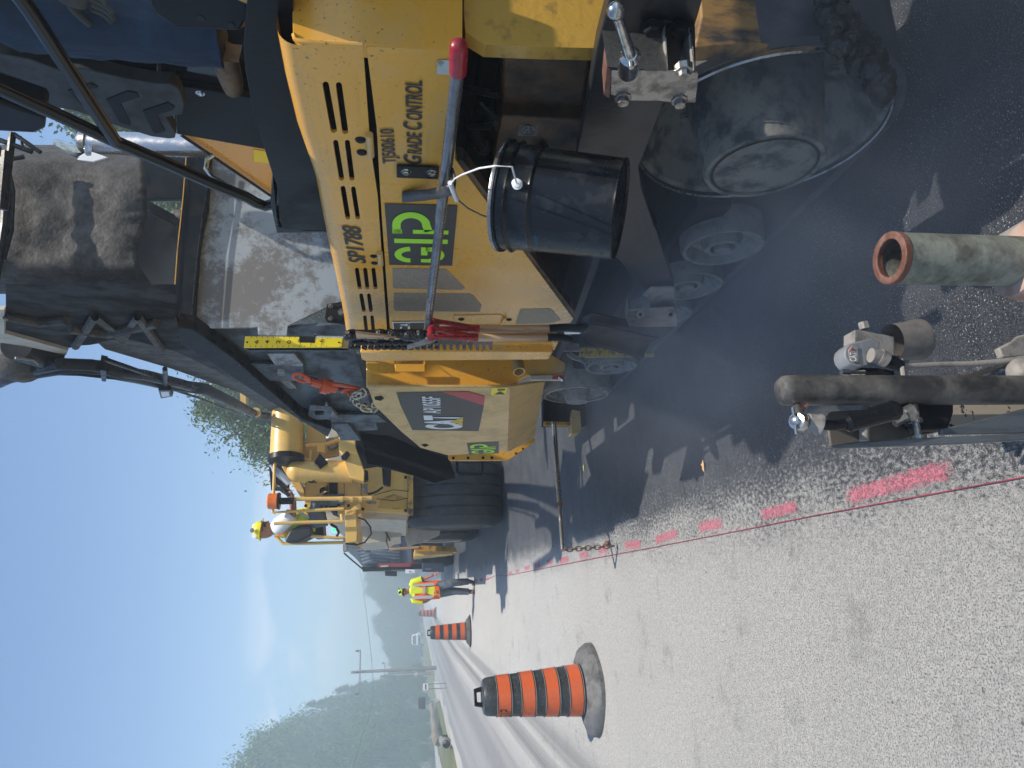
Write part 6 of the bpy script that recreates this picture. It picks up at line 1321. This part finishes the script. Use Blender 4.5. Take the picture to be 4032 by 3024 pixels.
# ================================================================ DUMP TRUCK ahead
dt = thing('dump_truck', 'tarpaulin covered dump truck feeding mix ahead, with a dull red stripe down its tail', 'dump truck', (1.8, 26, gz(26)))
def oy(nm, m, pts, pl, th, bevel=.02, parent=None): return poly(nm, m, 'O', pts, pl, th, parent or dt, bevel=bevel)
oy('cargo_body', TARP, [(60, 480), (150, 560), (215, 640), (740, 640), (770, 330), (500, 200), (0, 200), (0, 400)], ('Y', 25), (0, 7.5, 0))
fx = MB()
for k in range(9):
    y0 = 340 + k * 34; fx.tube([P('O', 90 + k * 16, y0 - 10, ('Y', 24.97)), P('O', 330, y0 - 40, ('Y', 24.9)), P('O', 620, y0 - 20, ('Y', 24.97))], [.05, .10, .05], 8)
fx.build('tarp_folds', TARP, dt)
oy('tail_post', BLK2, [(205, 640), (1060, 600), (1060, 660), (600, 672), (215, 695)], ('Y', 24.6), (0, .2, 0))
oy('red_stripe', TRED, [(385, 605), (740, 600), (740, 640), (385, 645)], ('Y', 24.55), (0, .04, 0), bevel=0)
oy('stripe_patch', WGRY, [(410, 628), (495, 622), (495, 640), (410, 645)], ('Y', 24.53), (0, .02, 0), bevel=0)
MB().tube([P('O', x, y, ('Y', 24.4)) for x, y in ((10, 490), (90, 560), (215, 665))], .025, 8).build('tarp_arm', BLK2, dt)
oy('arm_bracket', DUST, [(0, 390), (40, 400), (50, 470), (10, 480), (0, 470)], ('Y', 24.3), (0, .3, 0))
oy('filter_can', BLK2, [(200, 395), (300, 395), (305, 470), (205, 470)], ('Y', 22), (0, .6, 0), bevel=.08)
oy('mirror', BLK2, [(455, 680), (590, 690), (590, 745), (460, 740)], ('Y', 31), (0, .1, 0))
nb = oy('number_board', WPNT, [(680, 668), (780, 672), (785, 712), (682, 712)], ('Y', 24.4), (0, .05, 0), bevel=0)
oy('board_mark', DGRY, [(715, 695), (730, 688), (745, 695), (730, 702)], ('Y', 24.37), (0, .02, 0), bevel=0, parent=nb)
oy('mud_flap', BLU, [(860, 600), (1100, 600), (1105, 700), (865, 695)], ('Y', 24.5), (0, .05, 0))
for k in range(4): oy('flap_mark', WPNT, [(900 + 17 * k, 668), (908 + 17 * k, 668), (910 + 17 * k, 662), (902 + 17 * k, 664)], ('Y', 24.46), (0, .02, 0), bevel=0)
for y0 in (25.2, 26.7): MB().lathe((P('O', 1050, 540, ('Y', 25)).x - .2, y0 + .6, gz(25) + .52), (1, 0, 0), [(0, .35), (-.03, .48), (.05, .52), (.5, .52)], 32).build('wheel', RUB, dt)
oy('fender', BLK2, [(750, 520), (790, 540), (1080, 545), (1110, 510), (1080, 330), (750, 330)], ('Y', 24.9), (0, 2, 0))
MB().box((.9, 33.2, gz(33) + 1.0), (3.2, 35.5, gz(33) + 3.1)).build('cab', TRED, dt, bevel=.1)
MB().box((1.0, 25, gz(25) + .8), (3.1, 35, gz(33) + 1.2)).build('chassis', DRK, dt)

# ================================================================ PEOPLE
def skin(nm, nodes, edges, m, parent, sub=2, root=None, rscale=1.0):
    keys = list(nodes); idx = {k: i for i, k in enumerate(keys)}
    me = bpy.data.meshes.new(nm); me.from_pydata([tuple(nodes[k][0]) for k in keys], [(idx[a], idx[b]) for a, b in edges], [])
    o = bpy.data.objects.new(nm, me); C.objects.link(o)
    o.modifiers.new('skin', 'SKIN')
    for i, k in enumerate(keys):
        r = nodes[k][1]; r = (r, r) if isinstance(r, (int, float)) else r
        me.skin_vertices[0].data[i].radius = (r[0] * rscale, r[1] * rscale); me.skin_vertices[0].data[i].use_root = (k == (root or keys[0]))
    s = o.modifiers.new('sub', 'SUBSURF'); s.levels = s.render_levels = sub
    dg = bpy.context.evaluated_depsgraph_get(); dg.update(); m2 = bpy.data.meshes.new_from_object(o.evaluated_get(dg))
    bpy.data.objects.remove(o); m2.name = nm; o = bpy.data.objects.new(nm, m2); C.objects.link(o); m2.materials.clear(); m2.materials.append(m)
    for p in m2.polygons: p.use_smooth = True
    if parent: par(o, parent)
    return o
def loft(nm, secs, side, m, parent, n=20, noisy=None):      # secs: (centre, half width along side, half depth)
    vs = []; fs = []; side = Vector(side).normalized(); cs_ = [Vector(s[0]) for s in secs]
    for i, (c, a, b) in enumerate(secs):
        d = (cs_[min(i + 1, len(cs_) - 1)] - cs_[max(i - 1, 0)]).normalized(); s = (side - d * side.dot(d)).normalized(); t = d.cross(s)
        for k in range(n):
            an = 2 * math.pi * k / n; ca_, sa_ = math.cos(an), math.sin(an)
            vs.append(cs_[i] + s * a * math.copysign(abs(ca_) ** .85, ca_) + t * b * math.copysign(abs(sa_) ** .85, sa_))
    for i in range(len(secs) - 1):
        for k in range(n): fs.append((i * n + k, i * n + (k + 1) % n, (i + 1) * n + (k + 1) % n, (i + 1) * n + k))
    fs += [tuple(range(n)), tuple((len(secs) - 1) * n + k for k in range(n))]
    return MB().add(vs, fs).build(nm, m, parent, noisy=noisy or (.012, .05, 1))
def hand(w, d, side, m, parent, sc_=1.0, curl=.5, palm=None):
    w = Vector(w); d = Vector(d).normalized(); side = Vector(side); side = (side - d * side.dot(d)).normalized(); n_ = d.cross(side)
    nodes = {'w': (w, .026 * sc_), 'p': (w + d * .05 * sc_, (.038 * sc_, .016 * sc_)), 'k': (w + d * .088 * sc_, (.042 * sc_, .014 * sc_))}; ed = [('w', 'p'), ('p', 'k')]
    out_ = [skin('hand', nodes, ed, m, parent, 2)]
    for i, (o_, L_) in enumerate(((-.030, .070), (-.010, .078), (.011, .074), (.031, .058))):
        b = w + d * .082 * sc_ + side * o_ * sc_; f = {'a': (b, .0095 * sc_)}; q = b; ang = 0
        for j, fr in enumerate((.45, .32, .23)):
            ang += curl * (.5 + .5 * j); dd = d * math.cos(ang) + n_ * math.sin(ang); q = q + dd * L_ * fr * sc_; f['abc'[j] + 'x'] = (q, (.009 - .0008 * j) * sc_)
        ks = list(f); skin('finger', f, list(zip(ks, ks[1:])), m, out_[0], 1)
    b = w + d * .03 * sc_ - side * .03 * sc_; f = {'a': (b, .012 * sc_), 'b': (b + (d * .6 - side * .6 + n_ * .3) * .035 * sc_, .011 * sc_), 'c': (b + (d * 1.3 - side * .75 + n_ * .7) * .045 * sc_, .009 * sc_)}
    skin('thumb', f, [('a', 'b'), ('b', 'c')], m, out_[0], 1)
def head(c, look, up, r, m, parent, hatm, glasses=True):
    c = Vector(c); look = Vector(look).normalized(); up = Vector(up).normalized(); s = look.cross(up).normalized(); up = s.cross(look)
    me = MB(); vs = []; fs = []; n, m_ = 24, 18
    for i in range(m_ + 1):
        t = math.pi * i / m_
        for k in range(n):
            a = 2 * math.pi * k / n; x = math.sin(t) * math.cos(a); y = math.sin(t) * math.sin(a); z = math.cos(t)
            wz = .78 * (1 - .18 * max(0, -z)); fx_ = .95
            q = c + s * (x * r * wz) + look * (y * r * fx_ * (1 - .12 * max(0, -z)) + (r * .10 * max(0, -z) if y > 0 else 0)) + up * (z * r * 1.18)
            vs.append(q)
    for i in range(m_):
        for k in range(n): fs.append((i * n + k, i * n + (k + 1) % n, (i + 1) * n + (k + 1) % n, (i + 1) * n + k))
    h = me.add(vs, fs); 
    h.lathe(c + look * r * .86 - up * r * .02, look * .5 - up * 1.0, [(0, r * .07), (r * .3, r * .16), (r * .42, r * .15), (r * .46, r * .03)], 10)
    for sg_ in (-1, 1): h.ball(c + s * sg_ * r * .78 - up * r * .08 - look * r * .05, r * .22, 10, 8, (.5, .8, 1.2))
    ho_ = h.build('face', m, parent)
    MB().tube([c + look * r * .88 - up * r * .55 + s * k * r * .28 - look * abs(k) * r * .06 for k in (-1, -.4, 0, .4, 1)], [r * .02, r * .05, r * .055, r * .05, r * .02], 6).build('mouth', TRED, ho_)
    for sg_ in (-1, 1): MB().ball(c + look * r * .80 + s * sg_ * r * .33 + up * r * .12, r * .10, 10, 8).build('eye', WPNT, ho_)
    if glasses:
        g = MB(); 
        for sg_ in (-1, 1):
            g.lathe(c + look * r * .90 + s * sg_ * r * .36 + up * r * .10, look, [(0, r * .26), (r * .05, r * .26)], 16)
            g.tube([c + look * r * .9 + s * sg_ * r * .58 + up * r * .14, c + s * sg_ * r * .82 + look * r * .3 + up * r * .12, c + s * sg_ * r * .82 - look * r * .1 + up * r * .08], r * .035, 6)
        g.tube([c + look * r * .94 - s * r * .15 + up * r * .14, c + look * r * .94 + s * r * .15 + up * r * .14], r * .035, 6); g.build('sunglasses', GLS, ho_)
    # hard hat: dome, ridge and brim
    vs = []; fs = []; n = 32; rows = [(0, 1.02, 1.20), (.25, 1.0, 1.18), (.55, .90, 1.06), (.8, .68, .8), (.95, .38, .45), (1.0, .01, .01)]
    b0 = c + up * r * .38
    brim = [(-.02, 1.16, 1.42), (.02, 1.18, 1.44)]
    for z, a, b in brim + rows:
        for k in range(n):
            an = 2 * math.pi * k / n; front = max(0, math.sin(an)); bb = b * (1 + (.14 * front ** 2 if z < .03 and a > 1.1 else 0))
            vs.append(b0 + s * math.cos(an) * a * r * .92 + look * math.sin(an) * bb * r * .88 + up * (z * r * 1.05 - (.10 * r * front if a > 1.1 else 0)))
    R_n = len(brim + rows)
    for i in range(R_n - 1):
        for k in range(n): fs.append((i * n + k, i * n + (k + 1) % n, (i + 1) * n + (k + 1) % n, (i + 1) * n + k))
    fs.append(tuple(range(n)))
    hat = MB().add(vs, fs).build('hard_hat', hatm, parent)
    MB().tube([b0 + look * r * .88 * 1.2 * math.cos(a) + up * r * (1.07 * math.sin(a)) for a in [math.pi * k / 16 for k in range(1, 16)]], r * .07, 8).build('hat_ridge', hatm, hat)
    return hat, ho_

# walking worker, facing the camera
DW = 17.2; o_ = lambda x, y, d=0: P('O', x, y, ('T', DW + d))
pw = thing('person', 'standing person in lime hard hat, orange and yellow vest and grey jeans', 'person', tuple(P('O', 1405, 860, G0)))
hipL, hipR = o_(1050, 850), o_(1050, 925); kL, kR = o_(1205, 815, -.12), o_(1215, 905, .02); aL, aR = o_(1365, 800), o_(1370, 912, .05)
shL, shR = o_(765, 812), o_(775, 1000); elL, elR = o_(885, 770), o_(890, 1025, .02); wL, wR = o_(990, 728, -.05), o_(1005, 955, -.22)
nk = o_(735, 905); pel = o_(1030, 888); ch_ = o_(850, 905)
body = {'pel': (pel, (.15, .10)), 'waist': (o_(960, 895), (.14, .10)), 'ch': (ch_, (.17, .11)), 'nk0': (o_(770, 905), (.09, .07)), 'nk': (nk, .055), 'hd': (o_(680, 915), .07),
        'sL': (shL, .06), 'eL': (elL, .045), 'wL': (wL, .03), 'sR': (shR, .06), 'eR': (elR, .045), 'wR': (wR, .03),
        'hL': (hipL, .09), 'kL': (kL, .065), 'aL': (aL, .045), 'hR': (hipR, .09), 'kR': (kR, .065), 'aR': (aR, .045)}
ed = [('pel', 'waist'), ('waist', 'ch'), ('ch', 'nk0'), ('nk0', 'nk'), ('nk', 'hd'), ('nk0', 'sL'), ('sL', 'eL'), ('eL', 'wL'), ('nk0', 'sR'), ('sR', 'eR'), ('eR', 'wR'), ('pel', 'hL'), ('hL', 'kL'), ('kL', 'aL'), ('pel', 'hR'), ('hR', 'kR'), ('kR', 'aR')]
skin('body', body, ed, SKIN, pw, 1, root='pel')
sdv = rgt
def garment_torso(secs, m, nm='shirt'): return loft(nm, secs, sdv, m, pw)
garment_torso([(o_(1062, 888), .20, .14), (o_(960, 895), .20, .145), (o_(850, 903), .225, .145), (o_(790, 905), .22, .12), (o_(752, 905), .14, .09), (o_(728, 905), .07, .065)], HIV)
for a, b, w0 in ((shL, elL, .085), (shR, elR, .09)):
    e = a.lerp(b, .82); loft('sleeve', [(a.lerp(nk, .35), .09, .08), (a, .095, .09), (e, .085, .08)], (0, 1, 0), HIV, pw, 14)
vest = loft('vest', [(o_(1052, 888), .212, .152), (o_(960, 895), .212, .157), (o_(850, 903), .237, .157), (o_(790, 905), .225, .13)], sdv, HIO, pw)
def front_patch(nm, m, pts, d): return MB().plate([P('O', x, y, ('T', DW + d)) for x, y in pts], tuple(-fwd * .012)).build(nm, m, vest, noisy=(.01, .05, 2))
front_patch('vest_panel', HIV, [(745, 860), (740, 935), (900, 925), (1020, 960), (1030, 850), (900, 865)], -.158)
for pts in ([(770, 835), (775, 858), (1000, 842), (985, 815)], [(740, 965), (745, 990), (980, 985), (980, 950)]): front_patch('reflective_stripe', SILV, pts, -.165)
front_patch('chest_band', HIO, [(868, 855), (905, 855), (905, 935), (868, 940)], -.17); front_patch('reflective_stripe', SILV, [(876, 862), (898, 862), (898, 930), (876, 932)], -.184)
front_patch('waist_band', HIO, [(1000, 850), (1050, 855), (1050, 985), (1005, 985)], -.165)
for hp_, kn_, an_, dx in ((hipL, kL, aL, 0), (hipR, kR, aR, 0)):
    loft('trouser_leg', [(hp_ + Vector((0, 0, .06)), .115, .125), (hp_.lerp(kn_, .4), .10, .11), (kn_, .082, .088), (kn_.lerp(an_, .5), .078, .085), (an_ + Vector((0, 0, -.0)), .072, .08)], sdv, JEANG, pw, 16)
loft('trouser_seat', [(o_(1085, 885), .16, .12), (o_(1045, 887), .18, .135), (o_(1015, 888), .175, .13)], sdv, JEANG, pw)
for an_, yaw in ((aL, -.25), (aR, .1)):
    f0 = an_.copy(); gz0 = 0.0; dr = Vector((math.sin(yaw), -math.cos(yaw), 0)) - rgt * .15
    skin('boot', {'a': (f0, .06), 'h': (Vector((f0.x, f0.y, .06)), (.055, .055)), 'm': (Vector((f0.x, f0.y, .05)) + dr * .10, (.052, .045)), 't': (Vector((f0.x, f0.y, .042)) + dr * .2, (.045, .036))}, [('a', 'h'), ('h', 'm'), ('m', 't')], BOOTD, pw, 2, root='h')
hand(wL, wL - elL, rgt, SKIN, pw, 1.0, .35); hand(wR, (wR - elR) * .5 + Vector((.12, -.05, -.02)), Vector((0, 0, -1)), SKIN, pw, 1.0, .7)
hat_, fc_ = head(o_(668, 915), -fwd + Vector((.1, 0, .05)), (0, 0, 1), .098, SKIN, pw, HATL)
MB().lathe(o_(620, 918, -.13), -fwd, [(0, .03), (.04, .028)], 14).build('head_lamp', BLK2, hat_)
MB().tube([o_(600 + 30 * (1 - math.cos(a)) + 8, 870 + 48 * (1 - math.cos(a)), -.09 * math.sin(a) - .03) for a in [math.pi * k / 10 for k in range(11)]], .009, 6).build('lamp_strap', BLK2, hat_)

# seated transfer vehicle driver, in profile looking right
c_ = lambda x, y, Y_=11.75: P('C', x, y, ('Y', Y_))
dr_ = thing('person', 'seated driver in yellow hard hat on the transfer vehicle platform', 'person', tuple(c_(640, 1080)))
body = {'pel': (c_(650, 1060), (.15, .14)), 'ch': (c_(450, 1060), (.15, .17)), 'nk0': (c_(360, 1075), .10), 'nk': (c_(310, 1080), .06), 'hd': (c_(265, 1082), .08),
        'sN': (c_(375, 1050, 11.55), .075), 'eN': (c_(470, 985, 11.4), .055), 'wN': (c_(475, 850, 11.4), .035), 'sF': (c_(375, 1060, 11.95), .075), 'eF': (c_(480, 1000, 12.1), .055), 'wF': (c_(450, 860, 12.0), .035),
        'kN': (c_(650, 880, 11.55), .09), 'kF': (c_(650, 880, 11.95), .09), 'aN': (c_(850, 860, 11.6), .06), 'aF': (c_(850, 860, 11.9), .06)}
ed = [('pel', 'ch'), ('ch', 'nk0'), ('nk0', 'nk'), ('nk', 'hd'), ('nk0', 'sN'), ('sN', 'eN'), ('eN', 'wN'), ('nk0', 'sF'), ('sF', 'eF'), ('eF', 'wF'), ('pel', 'kN'), ('kN', 'aN'), ('pel', 'kF'), ('kF', 'aF')]
skin('body', body, ed, SKIN, dr_, 1, root='pel')
vs_ = loft('vest', [(c_(640, 1010), .18, .23), (c_(560, 1005), .18, .24), (c_(460, 1025), .18, .25), (c_(390, 1065), .18, .24), (c_(340, 1078), .12, .15)], (1, 0, 0), HIV, dr_)
loft('sleeve', [(c_(360, 1060, 11.6), .12, .12), (c_(385, 1040, 11.52), .135, .13), (c_(440, 990, 11.42), .115, .11), (c_(462, 965, 11.4), .10, .10)], (0, 1, 0), WCLO, dr_)
for pts in ([(330, 1130), (345, 1135), (600, 1035), (600, 1015), (450, 1085)], [(535, 930), (545, 925), (620, 985), (610, 1000)]):
    MB().plate([c_(x, y, 11.48) for x, y in pts], (0, .01, 0)).build('vest_stripe', HIO, vs_)
MB().plate([c_(x, y, 11.47) for x, y in [(500, 960), (515, 940), (620, 1000), (600, 1012)]], (0, .01, 0)).build('reflective_stripe', SILV, vs_)
for Y_ in (11.55, 11.95): loft('trouser_leg', [(c_(655, 1060, Y_), .13, .14), (c_(640, 960, Y_), .12, .13), (c_(645, 880, Y_), .10, .11), (c_(740, 865, Y_), .09, .09), (c_(840, 860, Y_), .08, .08)], (0, 1, 0), JEANG, dr_, 14)
hand(c_(472, 850, 11.4), (.6, 0, .25), (0, 1, 0), SKIN, dr_, 1.25, .5)
hat_, fc_ = head(c_(262, 1085), (1, -.25, -.08), (0, 0, 1), .128, SKIN, dr_, HAT)
for x, y, m in ((172, 1085, STL), (185, 1125, WPNT)):
    n_ = Vector((-.15, -1, .25)); MB().lathe(c_(x, y, 11.62), n_, [(0, .035), (.006, .034)], 12).build('hat_sticker', m, hat_)
MB().tube([c_(270, 1060, 11.6), c_(255, 1035, 11.6), c_(240, 1020, 11.7)], .016, 6).build('ear_strap', BLK, hat_)
bt_ = thing('water_bottle', 'clear plastic water bottle standing on the transfer vehicle dashboard', 'bottle', tuple(c_(440, 740, 11.3)))
MB().lathe(c_(440, 742, 11.3), (c_(385, 690, 11.3) - c_(440, 742, 11.3)), [(0, .05), (.2, .055), (.3, .05), (.36, .02), (.4, .02)], 14).build('bottle_body', mat('clear_plastic', (.6, .7, .85), .1, trans=.5), bt_)

# paver operator: leg and glove are all that shows, the rest stands beyond the frame
i_ = lambda x, y, X_=1.85: P('I', x, y, ('X', X_))
po = thing('person', 'person in blue jeans and tan boots standing on the paver platform at the frame edge', 'person', tuple(i_(1960, 620)))
kn_ = i_(180, 130); an_ = i_(1640, 290); kf = kn_ + Vector((.28, -.05, .02)); af = an_ + Vector((.30, 0, 0))
hn = kn_ + Vector((.05, -.30, .42)); hf_ = hn + Vector((.26, -.02, 0)); pel = (hn + hf_) / 2 + Vector((0, 0, .06)); chh = pel + Vector((0, -.02, .42)); nkk = chh + Vector((0, 0, .18)); hd_ = nkk + Vector((0, .03, .18))
shn = nkk + Vector((-.2, 0, -.05)); shf = nkk + Vector((.2, 0, -.05)); gw = i_(560, -60, 1.80) + Vector((0, 0, .05))
eln = (shn + gw) / 2 + Vector((-.08, -.12, -.05))
body = {'pel': (pel, (.16, .12)), 'ch': (chh, (.18, .12)), 'nk0': (nkk + Vector((0, 0, -.07)), .1), 'nk': (nkk, .06), 'hd': (hd_, .08), 'sN': (shn, .07), 'eN': (eln, .05), 'wN': (gw, .032), 'sF': (shf, .07), 'eF': (shf + Vector((.08, 0, -.28)), .05), 'wF': (shf + Vector((.05, .15, -.48)), .032),
        'hN': (hn, .09), 'kN': (kn_, .065), 'aN': (an_, .045), 'hF': (hf_, .09), 'kF': (kf, .065), 'aF': (af, .045)}
ed = [('pel', 'ch'), ('ch', 'nk0'), ('nk0', 'nk'), ('nk', 'hd'), ('nk0', 'sN'), ('sN', 'eN'), ('eN', 'wN'), ('nk0', 'sF'), ('sF', 'eF'), ('eF', 'wF'), ('pel', 'hN'), ('hN', 'kN'), ('kN', 'aN'), ('pel', 'hF'), ('hF', 'kF'), ('kF', 'aF')]
skin('body', body, ed, SKIN, po, 1, root='pel')
for a, b, c3 in ((hn, kn_, an_), (hf_, kf, af)):
    fw = Vector((0, .0, 0)); loft('trouser_leg', [(a, .12, .13), (a.lerp(b, .6), .105, .12), (b, .10, .115), (b.lerp(c3, .3), .098, .112), (b.lerp(c3, .65), .092, .105), (c3, .088, .098), (c3 + (c3 - b).normalized() * .05, .09, .10)], (1, 0, 0), JEAN, po, 28, noisy=(.03, .06, 2))
loft('shirt', [(pel + Vector((0, 0, -.08)), .2, .15), (pel + Vector((0, 0, .1)), .19, .14), (chh, .22, .15), (nkk + Vector((0, 0, -.1)), .17, .11), (nkk + Vector((0, 0, -.02)), .08, .07)], (1, 0, 0), HIV, po)
loft('trouser_seat', [(pel + Vector((0, 0, -.16)), .19, .15), (pel, .2, .15), (pel + Vector((0, 0, .05)), .19, .145)], (1, 0, 0), JEAN, po)
for a, b in ((shn, eln), (shf, shf + Vector((.08, 0, -.28)))): loft('sleeve', [(a, .09, .09), (a.lerp(b, .8), .08, .08)], (0, 1, 0), HIV, po, 12)
for f0 in (an_, af):
    zb = i_(1960, 600).z; b0_ = Vector((f0.x, f0.y, zb + .05)); dd = Vector((-.35, .94, 0))
    bo_ = skin('boot', {'a': (f0 + Vector((0, 0, .02)), .062), 'a2': (f0.lerp(b0_, .5), .058), 'h': (b0_, (.055, .055)), 'm': (b0_ + dd * .11, (.055, .048)), 't': (b0_ + dd * .22 + Vector((0, 0, -.012)), (.05, .036))}, [('a', 'a2'), ('a2', 'h'), ('h', 'm'), ('m', 't')], BOOT, po, 2, root='h')
hand(gw, (-.02, .3, -1), (.0, -1, -.2), GLOVE, po, 1.15, .35)
head(hd_ + Vector((0, 0, .03)), (-.3, 1, -.2), (0, 0, 1), .11, SKIN, po, HAT)

# ================================================================ HAZE
hz = MB().box((-260, -30, -7), (260, 420, 26)).build('haze', BLK, smooth=False); hz['kind'] = 'stuff'
hm = bpy.data.materials.new('haze_air'); hm.use_nodes = True; n = hm.node_tree.nodes; n.remove(n['Principled BSDF'])
v = n.new('ShaderNodeVolumePrincipled'); v.inputs['Color'].default_value = (0.66, 0.75, 0.82, 1); v.inputs['Density'].default_value = 0.0045; v.inputs['Anisotropy'].default_value = 0.1
hm.node_tree.links.new(v.outputs[0], n['Material Output'].inputs['Volume']); hz.data.materials.clear(); hz.data.materials.append(hm)
def fumes(name, c, rad, dens, col, sc_):
    o = MB().ball((0, 0, 0), 1.0, 20, 12).build(name, BLK); o.scale = rad; o.location = c; o['kind'] = 'stuff'
    m = bpy.data.materials.new(name); m.use_nodes = True; n = m.node_tree.nodes; l = m.node_tree.links.new; n.remove(n['Principled BSDF'])
    v = n.new('ShaderNodeVolumePrincipled'); v.inputs['Color'].default_value = (*col, 1); v.inputs['Anisotropy'].default_value = .1
    t = n.new('ShaderNodeTexCoord'); ln = n.new('ShaderNodeVectorMath'); ln.operation = 'LENGTH'; l(t.outputs['Object'], ln.inputs[0])
    r = n.new('ShaderNodeMapRange'); r.interpolation_type = 'SMOOTHSTEP'; r.inputs[1].default_value = 1.0; r.inputs[2].default_value = .25; l(ln.outputs['Value'], r.inputs[0])
    z = n.new('ShaderNodeTexNoise'); z.inputs['Scale'].default_value = sc_; z.inputs['Detail'].default_value = 3; l(t.outputs['Object'], z.inputs[0])
    q = n.new('ShaderNodeMapRange'); q.inputs[1].default_value = .3; q.inputs[2].default_value = .7; q.inputs[3].default_value = .15 * dens; q.inputs[4].default_value = 1.9 * dens; l(z.outputs[0], q.inputs[0])
    k = n.new('ShaderNodeMath'); k.operation = 'MULTIPLY'; l(r.outputs[0], k.inputs[0]); l(q.outputs[0], k.inputs[1]); l(k.outputs[0], v.inputs['Density'])
    l(v.outputs[0], n['Material Output'].inputs['Volume']); o.data.materials.clear(); o.data.materials.append(m)
fumes('asphalt_fumes', (1.25, 2.6, .35), (1.15, 2.2, .75), .21, (.74, .82, .95), 2.6)
fumes('smoke_drift', (-6, 42, 4), (26, 30, 11), .010, (.72, .92, 1.0), 1.2)
fumes('asphalt_fumes', (2.15, 6.2, 3.0), (1.0, 1.2, 1.2), .12, (.72, .82, .95), 1.6)
for o in list(C.objects):
    if o.type == 'MESH' and not o.data.polygons: print('EMPTY MESH', o.name)
